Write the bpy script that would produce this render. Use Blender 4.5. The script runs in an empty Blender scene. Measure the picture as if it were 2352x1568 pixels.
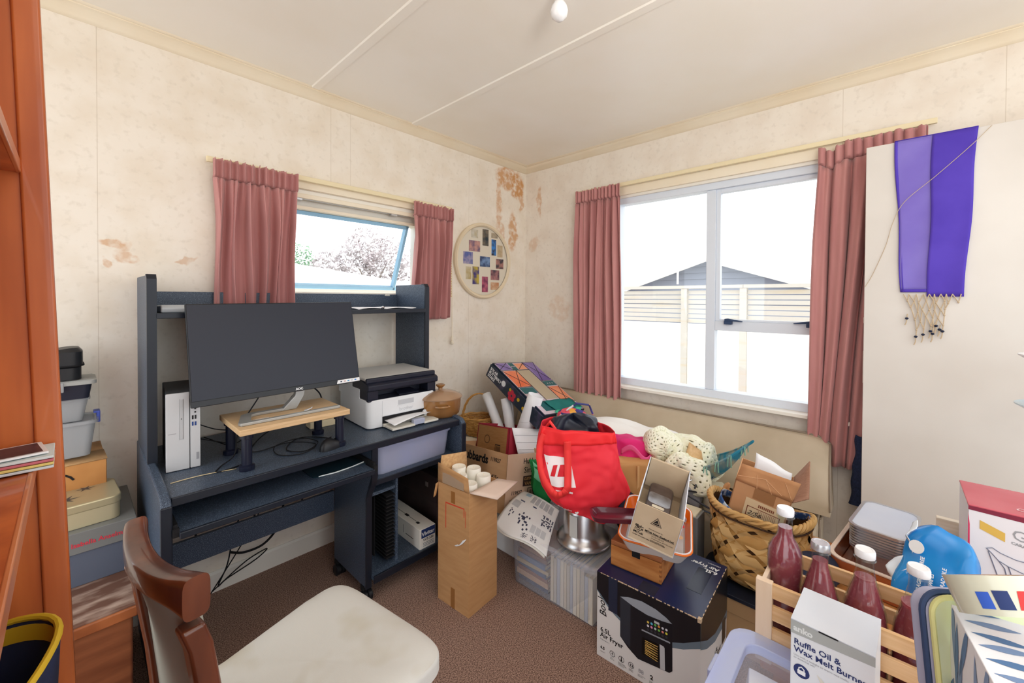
import bpy, bmesh, math, random
from mathutils import Vector, Matrix, Euler, noise
from math import sin, cos, pi, radians as R, sqrt, exp
D = bpy.data; S = bpy.context.scene; COL = S.collection
random.seed(7)

# ------------------------------------------------------------------ camera, sky, exposure
cam = D.objects.new('camera', D.cameras.new('camera')); COL.objects.link(cam)
cam.data.sensor_width = 36; cam.data.lens = 36*942.4/2352
cam.data.shift_y = -(784-697.6)/2352
cam.data.clip_start = .02; cam.data.clip_end = 200
yaw, pitch, roll = math.atan(876/942.4), -.0122, .00503
f_ = Vector((cos(yaw)*cos(pitch), sin(yaw)*cos(pitch), sin(pitch)))
r_ = Vector((sin(yaw), -cos(yaw), 0)); u_ = r_.cross(f_)
r2 = r_*cos(roll)+u_*sin(roll); u2 = u_*cos(roll)-r_*sin(roll)
mw = Matrix((r2, u2, -f_)).transposed().to_4x4(); mw.translation = (-2.5631, -2.2317, 1.3243)
cam.matrix_world = mw; S.camera = cam
S.view_settings.view_transform = 'Standard'; S.view_settings.look = 'None'
S.view_settings.gamma = 1; S.view_settings.use_curve_mapping = False
S.view_settings.exposure = 0.0
S.cycles.max_bounces = 10; S.cycles.diffuse_bounces = 5; S.cycles.transparent_max_bounces = 24
S.cycles.caustics_reflective = False; S.cycles.caustics_refractive = False; S.cycles.sample_clamp_indirect = 6
W = D.worlds.new('overcast_sky'); S.world = W; W.use_nodes = True
bg = W.node_tree.nodes['Background']; bg.inputs[0].default_value = (.93, .965, 1, 1); bg.inputs[1].default_value = 2.45
fl = D.objects.new('bounce_flash', D.lights.new('bounce_flash', 'AREA')); COL.objects.link(fl)      # added unseen lamp, aimed up to brighten the ceiling
fl.data.shape = 'DISK'; fl.data.size = .5; fl.data.energy = 20; fl.data.color = (1, .97, .93); fl.location = (-2.3, -2.75, 1.75); fl.rotation_euler = (pi, .35, .5)

# ------------------------------------------------------------------ helpers
def lin(c):
    if isinstance(c, str):
        c = [int(c[i:i+2], 16) for i in (0, 2, 4)]
    return tuple((x/255/12.92 if x/255 <= .04045 else ((x/255+.055)/1.055)**2.4) for x in c)+(1,)
MATS = {}
def mat(name, c, rough=.55, metal=0, spec=.35, c2=None, ns=20, nd=3, lo=.35, hi=.65, bump=0, bs=80, st=(1, 1, 1), see=0, trans=0, coat=0, emit=0, sheen=0):
    """Principled material; c2 = second colour mixed in by noise; see = share that is simply transparent."""
    if name in MATS: return MATS[name]
    m = D.materials.new(name); m.use_nodes = True; nt = m.node_tree; N = nt.nodes; L = nt.links
    b = N['Principled BSDF']; o = N['Material Output']
    b.inputs['Base Color'].default_value = lin(c); b.inputs['Roughness'].default_value = rough
    b.inputs['Metallic'].default_value = metal; b.inputs['Specular IOR Level'].default_value = spec
    b.inputs['Coat Weight'].default_value = coat; b.inputs['Transmission Weight'].default_value = trans
    b.inputs['Sheen Weight'].default_value = sheen
    if c2 or bump:
        tc = N.new('ShaderNodeTexCoord'); mp = N.new('ShaderNodeMapping'); mp.inputs['Scale'].default_value = st
        L.new(tc.outputs['Object'], mp.inputs['Vector'])
    if c2:
        n = N.new('ShaderNodeTexNoise'); n.inputs['Scale'].default_value = ns; n.inputs['Detail'].default_value = nd
        L.new(mp.outputs[0], n.inputs['Vector'])
        cr = N.new('ShaderNodeValToRGB'); e = cr.color_ramp.elements
        e[0].position = lo; e[0].color = lin(c); e[1].position = hi; e[1].color = lin(c2)
        L.new(n.outputs['Fac'], cr.inputs[0]); L.new(cr.outputs[0], b.inputs['Base Color'])
    if bump:
        n2 = N.new('ShaderNodeTexNoise'); n2.inputs['Scale'].default_value = bs; n2.inputs['Detail'].default_value = 3
        L.new(mp.outputs[0], n2.inputs['Vector'])
        bp = N.new('ShaderNodeBump'); bp.inputs['Strength'].default_value = bump; bp.inputs['Distance'].default_value = .004
        L.new(n2.outputs['Fac'], bp.inputs['Height']); L.new(bp.outputs[0], b.inputs['Normal'])
    if see:
        t = N.new('ShaderNodeBsdfTransparent'); t.inputs[0].default_value = lin(c) if see < .8 else (1, 1, 1, 1)
        mx = N.new('ShaderNodeMixShader'); mx.inputs[0].default_value = see
        L.new(b.outputs[0], mx.inputs[1]); L.new(t.outputs[0], mx.inputs[2]); L.new(mx.outputs[0], o.inputs[0])
    if emit:
        b.inputs['Emission Color'].default_value = lin(c); b.inputs['Emission Strength'].default_value = emit
    MATS[name] = m
    return m
def pane_mat(name, tint=(255, 255, 255), refl=.06):
    m = D.materials.new(name); m.use_nodes = True; nt = m.node_tree; N = nt.nodes; L = nt.links
    t = N.new('ShaderNodeBsdfTransparent'); t.inputs[0].default_value = lin(tint)
    g = N.new('ShaderNodeBsdfGlossy'); g.inputs['Roughness'].default_value = .03
    lw = N.new('ShaderNodeLayerWeight'); lw.inputs[0].default_value = .5
    pw = N.new('ShaderNodeMath'); pw.operation = 'POWER'; L.new(lw.outputs['Facing'], pw.inputs[0]); pw.inputs[1].default_value = 4
    fr = N.new('ShaderNodeMapRange'); L.new(pw.outputs[0], fr.inputs[0]); fr.inputs[3].default_value = .04; fr.inputs[4].default_value = .6
    mx = N.new('ShaderNodeMixShader'); L.new(fr.outputs[0], mx.inputs[0])
    L.new(t.outputs[0], mx.inputs[1]); L.new(g.outputs[0], mx.inputs[2]); L.new(mx.outputs[0], N['Material Output'].inputs[0])
    MATS[name] = m
    return m

class MB:
    def __init__(s): s.v = []; s.f = []
    def add(s, vs, fs):
        n = len(s.v); s.v += [Vector(v) for v in vs]; s.f += [[i+n for i in f] for f in fs]; return s
    def box(s, x0, x1, y0, y1, z0, z1, M=None):
        vs = [Vector((x, y, z)) for z in (z0, z1) for y in (y0, y1) for x in (x0, x1)]
        if M: vs = [M @ v for v in vs]
        return s.add(vs, [(0, 2, 3, 1), (4, 5, 7, 6), (0, 1, 5, 4), (2, 6, 7, 3), (0, 4, 6, 2), (1, 3, 7, 5)])
    def prism(s, pts, ax, a, b):
        """polygon (2-D) extruded along axis ax from a to b; pts are the other two coordinates in xyz order"""
        def P(p, t):
            q = list(p); q.insert(ax, t); return q
        n = len(pts); vs = [P(p, a) for p in pts]+[P(p, b) for p in pts]
        return s.add(vs, [list(range(n))[::-1], list(range(n, 2*n))]+[(i, (i+1) % n, n+(i+1) % n, n+i) for i in range(n)])
    def flat(s, pts):
        return s.add(pts, [list(range(len(pts)))])
    def tube(s, pts, r, n=8, closed=False, caps=True):
        pts = [Vector(p) for p in pts]; m = len(pts); rs = r if isinstance(r, (list, tuple)) else [r]*m
        vs = []; prev = None
        for i, p in enumerate(pts):
            a = pts[(i-1) % m] if (i or closed) else p; b = pts[(i+1) % m] if (i < m-1 or closed) else p
            t = (b-a); t = t.normalized() if t.length > 1e-9 else Vector((0, 0, 1))
            if prev is None:
                k = Vector((0, 0, 1)) if abs(t.z) < .9 else Vector((1, 0, 0)); u = t.cross(k).normalized()
            else:
                u = (prev-t*prev.dot(t)); u = u.normalized() if u.length > 1e-9 else t.orthogonal().normalized()
            prev = u; w = t.cross(u)
            vs += [p+(u*cos(2*pi*j/n)+w*sin(2*pi*j/n))*rs[i] for j in range(n)]
        fs = [(i*n+j, i*n+(j+1) % n, ((i+1) % m)*n+(j+1) % n, ((i+1) % m)*n+j) for i in range(m if closed else m-1) for j in range(n)]
        if caps and not closed: fs += [list(range(n))[::-1], list(range((m-1)*n, m*n))]
        return s.add(vs, fs)
    def lathe(s, prof, n=24, M=None, cap=True):
        vs = [Vector((r*cos(2*pi*j/n), r*sin(2*pi*j/n), z)) for r, z in prof for j in range(n)]
        if M: vs = [M @ v for v in vs]
        m = len(prof)
        fs = [(i*n+j, i*n+(j+1) % n, (i+1)*n+(j+1) % n, (i+1)*n+j) for i in range(m-1) for j in range(n)]
        if cap: fs += [list(range(n))[::-1], list(range((m-1)*n, m*n))]
        return s.add(vs, fs)
    def cyl(s, p, r, h, n=16, M=None):
        T = Matrix.Translation(p)
        return s.lathe([(r, 0), (r, h)], n, (M @ T) if M else T)
    def grid(s, fn, nu, nv, cu=False, cv=False):
        vs = [fn(i/(nu if cu else nu-1), j/(nv if cv else nv-1)) for j in range(nv) for i in range(nu)]
        fs = [(j*nu+i, j*nu+(i+1) % nu, ((j+1) % nv)*nu+(i+1) % nu, ((j+1) % nv)*nu+i) for j in range(nv if cv else nv-1) for i in range(nu if cu else nu-1)]
        return s.add(vs, fs)
    def ring(s, outer, inner, z0, z1):
        """frame between two same-length polygons (2-D)"""
        n = len(outer); vs = [(*p, z) for z in (z0, z1) for p in outer]+[(*p, z) for z in (z0, z1) for p in inner]
        fs = []
        for i in range(n):
            j = (i+1) % n
            fs += [(i, j, n+j, n+i), (2*n+i, 3*n+i, 3*n+j, 2*n+j), (n+i, n+j, 3*n+j, 3*n+i), (i, 2*n+i, 2*n+j, j)]
        return s.add(vs, fs)
def rrect(w, h, r, n=5, cx=0, cy=0):
    out = []
    for k, (sx, sy) in enumerate(((1, 1), (-1, 1), (-1, -1), (1, -1))):
        for i in range(n+1):
            a = (k+i/n)*pi/2
            out.append((cx+sx*(w/2-r)+r*cos(a), cy+sy*(h/2-r)+r*sin(a)))
    return out
WM = {}
def obj(name, mb, m, parent=None, bev=0, smooth=True, world=False, sub=0, solid=0, kind=None, ang=35, seg=2):
    me = D.meshes.new(name); me.from_pydata(mb.v, [], mb.f)
    if parent is not None and world: me.transform(WM[parent.name].inverted())
    bm = bmesh.new(); bm.from_mesh(me); bmesh.ops.recalc_face_normals(bm, faces=bm.faces); bm.to_mesh(me); bm.free()
    if m: me.materials.append(m)
    o = D.objects.new(name, me); COL.objects.link(o)
    if parent is not None: o.parent = parent
    if smooth:
        me.shade_smooth()
        if not sub: me.set_sharp_from_angle(angle=R(ang))
    if solid:
        k = o.modifiers.new('thickness', 'SOLIDIFY'); k.thickness = solid; k.offset = 0
    if bev:
        k = o.modifiers.new('bevel', 'BEVEL'); k.width = bev; k.segments = seg; k.limit_method = 'ANGLE'; k.angle_limit = R(40); k.harden_normals = True
    if sub:
        k = o.modifiers.new('smooth', 'SUBSURF'); k.levels = sub; k.render_levels = sub
    if kind: o['kind'] = kind
    WM[o.name] = WM[parent.name] if parent is not None else Matrix.Identity(4)
    return o
def tag(o, label, cat, group=None):
    o['label'] = label; o['category'] = cat
    if group: o['group'] = group
    return o
def thing(name, label, cat, loc=(0, 0, 0), rot=(0, 0, 0), group=None):
    o = D.objects.new(name, None); COL.objects.link(o); o.empty_display_size = .05
    o.location = loc; o.rotation_euler = tuple(R(a) for a in rot)
    WM[o.name] = Matrix.Translation(loc) @ Euler(o.rotation_euler).to_matrix().to_4x4()
    return tag(o, label, cat, group)
def struct(name, mb, m, parent=None, **k):
    o = obj(name, mb, m, parent, **k); o['kind'] = 'structure'; return o
def text(parent, s, size, org, X, Y, m, al='LEFT', bold=0, shear=0, name='lettering', off=.0007, sx=1, world=False, drape=None, label=None):
    """flat lettering: org = baseline start, X = reading direction, Y = up direction of the letters"""
    c = D.curves.new('t', 'FONT'); c.body = s; c.size = size; c.align_x = al; c.shear = shear; c.offset = bold*size*.02; c.resolution_u = 2
    c.space_line = .95
    t = D.objects.new('t', c); COL.objects.link(t)
    dg = bpy.context.evaluated_depsgraph_get(); me = D.meshes.new_from_object(t.evaluated_get(dg))
    D.objects.remove(t); D.curves.remove(c)
    X = Vector(X).normalized(); Y = Vector(Y).normalized(); Z = X.cross(Y)
    for v in me.vertices:
        p = Vector(org)+X*v.co.x*sx+Y*v.co.y+Z*off
        v.co = drape(p) if drape else p
    if world and parent is not None: me.transform(WM[parent.name].inverted())
    me.name = name; me.materials.clear(); me.materials.append(m)
    o = D.objects.new(name, me); COL.objects.link(o); o.parent = parent
    if label: o['label'] = label
    WM[o.name] = WM[parent.name]
    return o
def decal(parent, name, pts, m, world=False):
    return obj(name, MB().flat(pts), m, parent, smooth=False, world=world)
def children(o): return [c for c in D.objects if c.parent == o]
def copy_tree(o, parent=None, ch=None):
    if ch is None:
        ch = {}
        for c in D.objects:
            if c.parent: ch.setdefault(c.parent.name, []).append(c)
    n = o.copy(); COL.objects.link(n); n.parent = parent
    WM[n.name] = WM.get(o.name, Matrix.Identity(4))
    for c in ch.get(o.name, []): copy_tree(c, n, ch)
    return n
def fbm(x, y, z=0, s=1): return noise.fractal(Vector((x*s, y*s, z*s)), .9, 2.1, 4)
def wob(p, s, a, seed=0):
    p = Vector(p); q = p*s+Vector((seed, seed*1.7, seed*.3))
    return p+Vector((noise.noise(q), noise.noise(q+Vector((31, 7, 3))), noise.noise(q+Vector((5, 91, 13)))))*a

# ------------------------------------------------------------------ shared materials
M_white = mat('white_plastic', (236, 238, 240), .4)
M_wpaint = mat('white_paint', (240, 236, 226), .5)
M_cream = mat('cream_paint', (243, 233, 212), .5, c2=(238, 224, 198), ns=3)
M_black = mat('black_plastic', (24, 25, 29), .4)
M_blackm = mat('black_matte', (20, 20, 23), .8)
M_ink = mat('black_ink', (28, 24, 24), .7)
M_steel = mat('brushed_steel', (196, 196, 198), .28, metal=1, bump=.05, bs=200, st=(1, 1, 8))
M_chrome = mat('chrome_wire', (205, 207, 212), .15, metal=1)
M_paper = mat('white_paper', (240, 241, 244), .75)
M_card = mat('brown_cardboard', (194, 148, 100), .8, c2=(184, 137, 90), ns=9, st=(1, 1, 6), bump=.05, bs=90)
M_card2 = mat('pale_cardboard', (206, 184, 154), .8, c2=(196, 172, 142), ns=12)
M_cardin = mat('cardboard_inside', (212, 172, 122), .85, c2=(196, 152, 104), ns=70, st=(1, 8, 1))
M_desk = mat('speckled_blue_black_laminate', (50, 62, 80), .4, c2=(112, 128, 146), ns=420, nd=1, lo=.5, hi=.72, spec=.4)
M_edge = mat('desk_edge_strip', (26, 31, 42), .32)
M_clear = mat('clear_plastic', (226, 232, 240), .15, see=.8, spec=.5)
M_frost = mat('frosted_plastic', (214, 219, 236), .35, see=.35, spec=.4)
M_red = mat('signal_red', (214, 30, 44), .7)
M_navy = mat('navy_cloth', (34, 40, 62), .85, c2=(24, 28, 46), ns=40)
M_gold = mat('gold_print', (214, 176, 84), .4)
M_blueprint = mat('navy_print', (40, 58, 110), .6)
M_grey = mat('grey_print', (150, 152, 156), .6)
M_seethru = pane_mat('clear_glass')
# ------------------------------------------------------------------ room shell
def stained(name, c, c2, blobs, stain, seams=(), ax='X'):
    m = D.materials.new(name); m.use_nodes = True; nt = m.node_tree; N = nt.nodes; L = nt.links
    b = N['Principled BSDF']; b.inputs['Roughness'].default_value = .75; b.inputs['Specular IOR Level'].default_value = .2
    tc = N.new('ShaderNodeTexCoord')
    def noise_(sc, d=4):
        n = N.new('ShaderNodeTexNoise'); n.inputs['Scale'].default_value = sc; n.inputs['Detail'].default_value = d
        L.new(tc.outputs['Object'], n.inputs['Vector']); return n
    def ramp(src, a, b_):
        r = N.new('ShaderNodeMapRange'); r.inputs[1].default_value = a; r.inputs[2].default_value = b_; r.clamp = True
        L.new(src, r.inputs[0]); return r.outputs[0]
    def mix(fac, A, B):
        x = N.new('ShaderNodeMix'); x.data_type = 'RGBA'
        L.new(fac, x.inputs[0])
        for k, s in ((6, A), (7, B)):
            if isinstance(s, tuple): x.inputs[k].default_value = s
            else: L.new(s, x.inputs[k])
        return x.outputs[2]
    def math_(op, a, b_=None):
        x = N.new('ShaderNodeMath'); x.operation = op
        for k, s in enumerate((a, b_)):
            if s is None: continue
            if isinstance(s, (int, float)): x.inputs[k].default_value = s
            else: L.new(s, x.inputs[k])
        return x.outputs[0]
    n1 = noise_(7, 6); n2 = noise_(38, 3)
    col = mix(ramp(n1.outputs['Fac'], .42, .68), lin(c), lin(c2))
    col = mix(math_('MULTIPLY', ramp(n2.outputs['Fac'], .55, .72), .45), col, lin(tuple(int(x*.93) for x in c2)))
    if blobs:
        nd = noise_(9, 5); v = N.new('ShaderNodeVectorMath'); v.operation = 'MULTIPLY_ADD'
        L.new(nd.outputs['Color'], v.inputs[0]); v.inputs[1].default_value = (.14, .14, .14); 
        off = N.new('ShaderNodeVectorMath'); off.operation = 'SUBTRACT'; L.new(tc.outputs['Object'], off.inputs[0]); off.inputs[1].default_value = (.07, .07, .07)
        L.new(off.outputs[0], v.inputs[2]); acc = None
        for (p, r, k) in blobs:
            s = N.new('ShaderNodeVectorMath'); s.operation = 'SUBTRACT'; L.new(v.outputs[0], s.inputs[0]); s.inputs[1].default_value = p
            d = N.new('ShaderNodeVectorMath'); d.operation = 'DIVIDE'; L.new(s.outputs[0], d.inputs[0]); d.inputs[1].default_value = r
            l = N.new('ShaderNodeVectorMath'); l.operation = 'LENGTH'; L.new(d.outputs[0], l.inputs[0])
            q = math_('MULTIPLY', ramp(l.outputs['Value'], 1.05, .75), k)
            acc = q if acc is None else math_('MAXIMUM', acc, q)
        n3 = noise_(26, 4)
        col = mix(math_('MULTIPLY', acc, ramp(n3.outputs['Fac'], .3, .55)), col, lin(stain))
    if seams:
        sp = N.new('ShaderNodeSeparateXYZ'); L.new(tc.outputs['Object'], sp.inputs[0]); acc = None
        for x0 in seams:
            q = math_('LESS_THAN', math_('ABSOLUTE', math_('SUBTRACT', sp.outputs[ax], x0)), .0012)
            acc = q if acc is None else math_('MAXIMUM', acc, q)
        col = mix(math_('MULTIPLY', acc, .35), col, lin((170, 150, 124)))
    L.new(col, b.inputs['Base Color'])
    bp = N.new('ShaderNodeBump'); bp.inputs['Strength'].default_value = .08; bp.inputs['Distance'].default_value = .003
    L.new(n2.outputs['Fac'], bp.inputs['Height']); L.new(bp.outputs[0], b.inputs['Normal'])
    return m
Y9 = 9
blobsA = [((-.2, 0, 2.27), (.17, Y9, .09), .8), ((-.11, 0, 2.22), (.085, Y9, .11), .9), ((-.31, 0, 2.08), (.035, Y9, .22), .6),
          ((-.30, 0, 1.84), (.05, Y9, .1), .5), ((-.16, 0, 1.86), (.055, Y9, .17), .75), ((-.06, 0, 2.12), (.03, Y9, .1), .6),
          ((-2.44, 0, 1.54), (.055, Y9, .022), .6), ((-2.41, 0, 1.5), (.03, Y9, .03), .5), ((-2.47, 0, 1.46), (.02, Y9, .025), .5), ((-2.21, 0, 1.49), (.035, Y9, .012), .45)]
M_wallA = stained('mottled_cream_wallpaper', (240, 232, 219), (233, 222, 205), blobsA, (205, 146, 84), (-2.491, -1.494, -1.603, -.62), 'X')
blobsB = [((0, -.14, 2.1), (Y9, .035, .12), .6), ((0, -.1, 1.78), (Y9, .05, .07), .35), ((0, -.35, 1.25), (Y9, .1, .1), .25)]
M_wallB = stained('mottled_cream_wallpaper_window_side', (238, 230, 218), (231, 220, 206), blobsB, (205, 150, 92), (-2.041, -2.553), 'Y')
M_ceil = mat('ceiling_paint', (248, 245, 238), .4, c2=(245, 240, 229), ns=2.2, spec=.35)
M_carpet = mat('brown_fleck_carpet', (184, 152, 136), .95, c2=(98, 75, 66), ns=250, nd=3, lo=.36, hi=.63, bump=.35, bs=420, spec=.1)

struct('floor', MB().box(-3.4, .12, -3.4, .12, -.06, 0), M_carpet, smooth=False)
b = MB()
for x0, x1, z0, z1 in ((-3.4, -2.05, 0, 2.4), (-1.0, .12, 0, 2.4), (-2.05, -1.0, 0, 1.33), (-2.05, -1.0, 1.88, 2.4)): b.box(x0, x1, 0, .12, z0, z1)
wallA = struct('wall_left', b, M_wallA, smooth=False)
b = MB()
for y0, y1, z0, z1 in ((-3.4, -2.06, 0, 2.4), (-.8, 0, 0, 2.4), (-2.06, -.8, 0, .735), (-2.06, -.8, 2.03, 2.4)): b.box(0, .12, y0, y1, z0, z1)
wallB = struct('wall_right', b, M_wallB, smooth=False)
struct('ceiling', MB().box(-3.6, .5, -3.6, .5, 2.4, 2.46), M_ceil, smooth=False)
# ceiling battens and coves
for i, x in enumerate((-1.703, -1.112)):
    struct('trim_%d' % (i+3), MB().prism([(x-.022, 2.4), (x-.018, 2.394), (x+.018, 2.394), (x+.022, 2.4)], 1, -3.4, -.05), M_ceil, smooth=False)
cove = [(0, 2.35), (-.004, 2.35), (-.012, 2.362), (-.022, 2.376), (-.036, 2.387), (-.046, 2.389), (-.046, 2.393), (-.052, 2.393), (-.058, 2.4), (0, 2.4)]
cv = [(-a, z) for a, z in cove]
n = len(cove)
for nm, k in (('trim_1', 0), ('trim_2', 1)):
    b = MB(); vs = []
    for t in (0, 1):
        for a, z in cove:
            p = (a if t == 0 else -3.4, a, z)
            vs.append(p if k == 0 else (p[1], p[0], z))
    b.add(vs, [list(range(n))[::-1], list(range(n, 2*n))]+[(i, (i+1) % n, n+(i+1) % n, n+i) for i in range(n)])
    struct(nm, b, M_cream, ang=60)
prof = [(0, 0), (-.014, 0), (-.014, .08), (-.008, .09), (0, .09)]
struct('baseboard_left', MB().prism(prof, 0, -3.4, 0), M_wpaint, smooth=False)
struct('baseboard_right', MB().add([(a, y, z) for y in (-3.4, -.014) for a, z in prof], [[4, 3, 2, 1, 0], [5, 6, 7, 8, 9]]+[(i, (i+1) % 5, 5+(i+1) % 5, 5+i) for i in range(5)]), M_wpaint, smooth=False)

# window_1: small awning window in the left wall, sash swung out
M_blueframe = mat('blue_painted_sash', (150, 196, 226), .5)
b = MB()
for x0, x1, z0, z1 in ((-2.05, -2.02, 1.33, 1.88), (-1.03, -1.0, 1.33, 1.88), (-2.02, -1.03, 1.85, 1.88), (-2.02, -1.03, 1.33, 1.355)): b.box(x0, x1, .0, .12, z0, z1)
b.box(-2.02, -1.03, .05, .12, 1.80, 1.85)
w1 = struct('window_1', b, M_wpaint, bev=.003)
struct('window_sill', MB().box(-2.08, -.97, -.03, .10, 1.318, 1.334), M_wpaint, w1, bev=.004)
struct('architrave', MB().box(-2.1, -.95, -.016, 0, 1.882, 1.94).box(-2.1, -2.052, -.016, 0, 1.3, 1.88).box(-.998, -.95, -.016, 0, 1.3, 1.88).box(-2.05, -1.0, -.012, .002, 1.835, 1.858), M_cream, w1, bev=.003)
struct('head_reveal_board', MB().box(-2.02, -1.03, .015, .11, 1.785, 1.80), M_cream, w1)
struct('stay_rail', MB().box(-1.76, -1.10, .0, .02, 1.833, 1.838).box(-1.775, -1.75, -.004, .022, 1.826, 1.842).box(-1.24, -1.20, -.004, .022, 1.826, 1.842), M_steel, w1)
ca, sa = cos(R(23)), sin(R(23))
def sash(u, d, w):   # u across, d down the sash, w through it -> world, hinged at the top
    return Vector((u, .07+d*sa+w*ca, 1.79-d*ca+w*sa))
def sbox(mb, u0, u1, d0, d1, w0=-.018, w1=.018):
    vs = [sash(u, d, w) for w in (w0, w1) for d in (d0, d1) for u in (u0, u1)]
    mb.add(vs, [(0, 2, 3, 1), (4, 5, 7, 6), (0, 1, 5, 4), (2, 6, 7, 3), (0, 4, 6, 2), (1, 3, 7, 5)])
b = MB(); sbox(b, -2.02, -1.08, 0, .022); sbox(b, -2.02, -1.99, 0, .44); sbox(b, -1.098, -1.08, 0, .44); sbox(b, -2.02, -1.08, .42, .44)
struct('sash_frame', b, M_blueframe, w1, bev=.002)
b = MB(); sbox(b, -1.99, -1.098, .022, .42, -.003, .003)
struct('glass_pane', b, M_seethru, w1, smooth=False)
# window_2: wide aluminium window in the right wall
M_alu = mat('powder_coated_aluminium', (222, 230, 240), .4, spec=.5)
b = MB()
for y0, y1, z0, z1 in ((-2.06, -2.02, .745, 2.03), (-.84, -.8, .745, 2.03), (-2.02, -.84, 1.975, 2.03), (-2.02, -.84, .745, .79)): b.box(.02, .10, y0, y1, z0, z1)
b.box(.03, .09, -1.459, -1.407, .79, 1.975).box(.03, .09, -2.02, -1.459, 1.145, 1.20)
w2 = struct('window_2', b, M_alu, bev=.003)
b = MB()
for y0, y1, z0, z1 in ((-1.483, -1.459, 1.2, 1.975), (-2.02, -1.99, 1.2, 1.975), (-1.99, -1.483, 1.95, 1.975), (-1.99, -1.483, 1.2, 1.212)): b.box(.038, .075, y0, y1, z0, z1)
struct('opening_sash', b, M_alu, w2, bev=.002)
struct('glass_pane', MB().box(.058, .062, -1.407, -.84, .79, 1.975), M_seethru, w2, smooth=False)
struct('glass_pane', MB().box(.058, .062, -1.99, -1.483, 1.212, 1.95), M_seethru, w2, smooth=False)
struct('glass_pane', MB().box(.058, .062, -2.02, -1.459, .79, 1.145), M_seethru, w2, smooth=False)
M_latch = mat('dark_blue_latch', (40, 62, 96), .4)
for y, s in ((-1.535, -1), (-1.925, 1)):
    struct('window_latch', MB().box(.005, .035, y-.02, y+.02, 1.183, 1.203).prism([(y, 1.203), (y+s*.075, 1.199), (y+s*.075, 1.205), (y, 1.218), (y-s*.018, 1.215), (y-s*.018, 1.203)], 0, .006, .02), M_latch, w2, bev=.002)
struct('window_sill', MB().box(-.05, .05, -2.11, -.76, .727, .746), M_wpaint, w2, bev=.003)
struct('architrave', MB().box(-.016, 0, -2.11, -.76, 2.03, 2.085).box(-.016, 0, -.80, -.76, .746, 2.03).box(-.016, 0, -2.11, -2.062, .746, 2.03), M_cream, w2, bev=.003)
struct('window_liner', MB().box(0, .02, -2.06, -.8, 2.014, 2.03).box(0, .02, -.815, -.8, .746, 2.014).box(0, .02, -2.06, -2.045, .746, 2.014), M_wpaint, w2)

# door_1: flush door standing open against the right wall
d1 = struct('door_1', MB().box(-.185, -.148, -2.95, -2.137, .012, 1.993), mat('off_white_door_paint', (222, 217, 210), .42, c2=(214, 208, 200), ns=3), bev=.002)
struct('hinge', MB().box(-.15, -.14, -2.955, -2.945, .2, .29).box(-.15, -.14, -2.955, -2.945, 1.75, 1.84), M_steel, d1)
struct('latch_plate', MB().box(-.175, -.158, -2.138, -2.1355, .96, 1.10).box(-.175, -.158, -2.139, -2.1355, 1.225, 1.25), M_wpaint, d1)

# ------------------------------------------------------------------ outside
struct('ground', MB().box(-30, 40, -30, 40, -.62, -.6), mat('pale_concrete', (222, 218, 210), .9, c2=(208, 204, 196), ns=2), smooth=False)
M_fence = mat('weathered_white_timber', (204, 199, 190), .8, c2=(206, 182, 140), ns=2.6, st=(1, .4, 5), lo=.55, hi=.9)
fe = thing('slatted_fence', 'weathered white slatted timber fence outside the wide window', 'fence', (4.2, -1, -.6))
slat = MB(); 
posts = [3.9, 1.5, .19, -.72, -2.2, -4.0]
posts = [4.1, 2.3, .23, -.62, -2.4, -4.2]
for y in posts: obj('post', MB().box(4.13, 4.22, y-.045, y+.045, -.6, 1.50), M_fence, fe, world=True, smooth=False)
for y0, y1 in ((-.62, 4.2), (-4.3, -.625)): obj('top_rail', MB().box(4.12, 4.26, y0, y1, 1.502, 1.55), M_fence, fe, world=True, smooth=False)
me = None
for bay in range(5):
    y1, y0 = posts[bay]-.047, posts[bay+1]+.047
    me = None
    for k in range(7):
        z = 1.44-k*.075
        o = obj('slat', MB().box(4.18, 4.2, y0, y1, z-.031, z+.031), M_fence, fe, world=True, smooth=False)
        o.rotation_euler = (0, 0, 0)
for bay in range(5): obj('lower_board', MB().box(4.17, 4.2, posts[bay+1]+.047, posts[bay]-.047, -.6, .945), mat('overexposed_white_board', (246, 244, 238), .8), fe, world=True, smooth=False)  # lower boards coloured brighter white to stand for overexposed daylight
gh = thing('gabled_house', 'grey weatherboard house gable rising behind the slatted fence', 'house', (8, .9, -.6))
M_wb = mat('grey_weatherboard', (146, 153, 168), .8)
pk, sl = (1.0, 2.30), .335
for k in range(19):
    z0 = -.6+k*.152; z1 = z0+.15
    hw0 = min(3.4, (pk[1]-z0)/sl); hw1 = min(3.4, (pk[1]-z1)/sl)
    if hw1 <= 0.02: hw1 = .02
    if hw0 <= .03: break
    obj('weatherboard', MB().add([(8.0-.03, 1-hw0, z0), (8.0-.03, 1+hw0, z0), (8.0, 1+hw1, z1), (8.0, 1-hw1, z1), (8.3, 1-hw0, z0), (8.3, 1+hw0, z0), (8.3, 1+hw1, z1), (8.3, 1-hw1, z1)],
        [(0, 1, 2, 3), (4, 7, 6, 5), (0, 4, 5, 1), (3, 2, 6, 7), (0, 3, 7, 4), (1, 5, 6, 2)]), M_wb, gh, world=True, smooth=False)
M_roof = mat('pale_roof_sheet', (244, 244, 246), .6)
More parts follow.
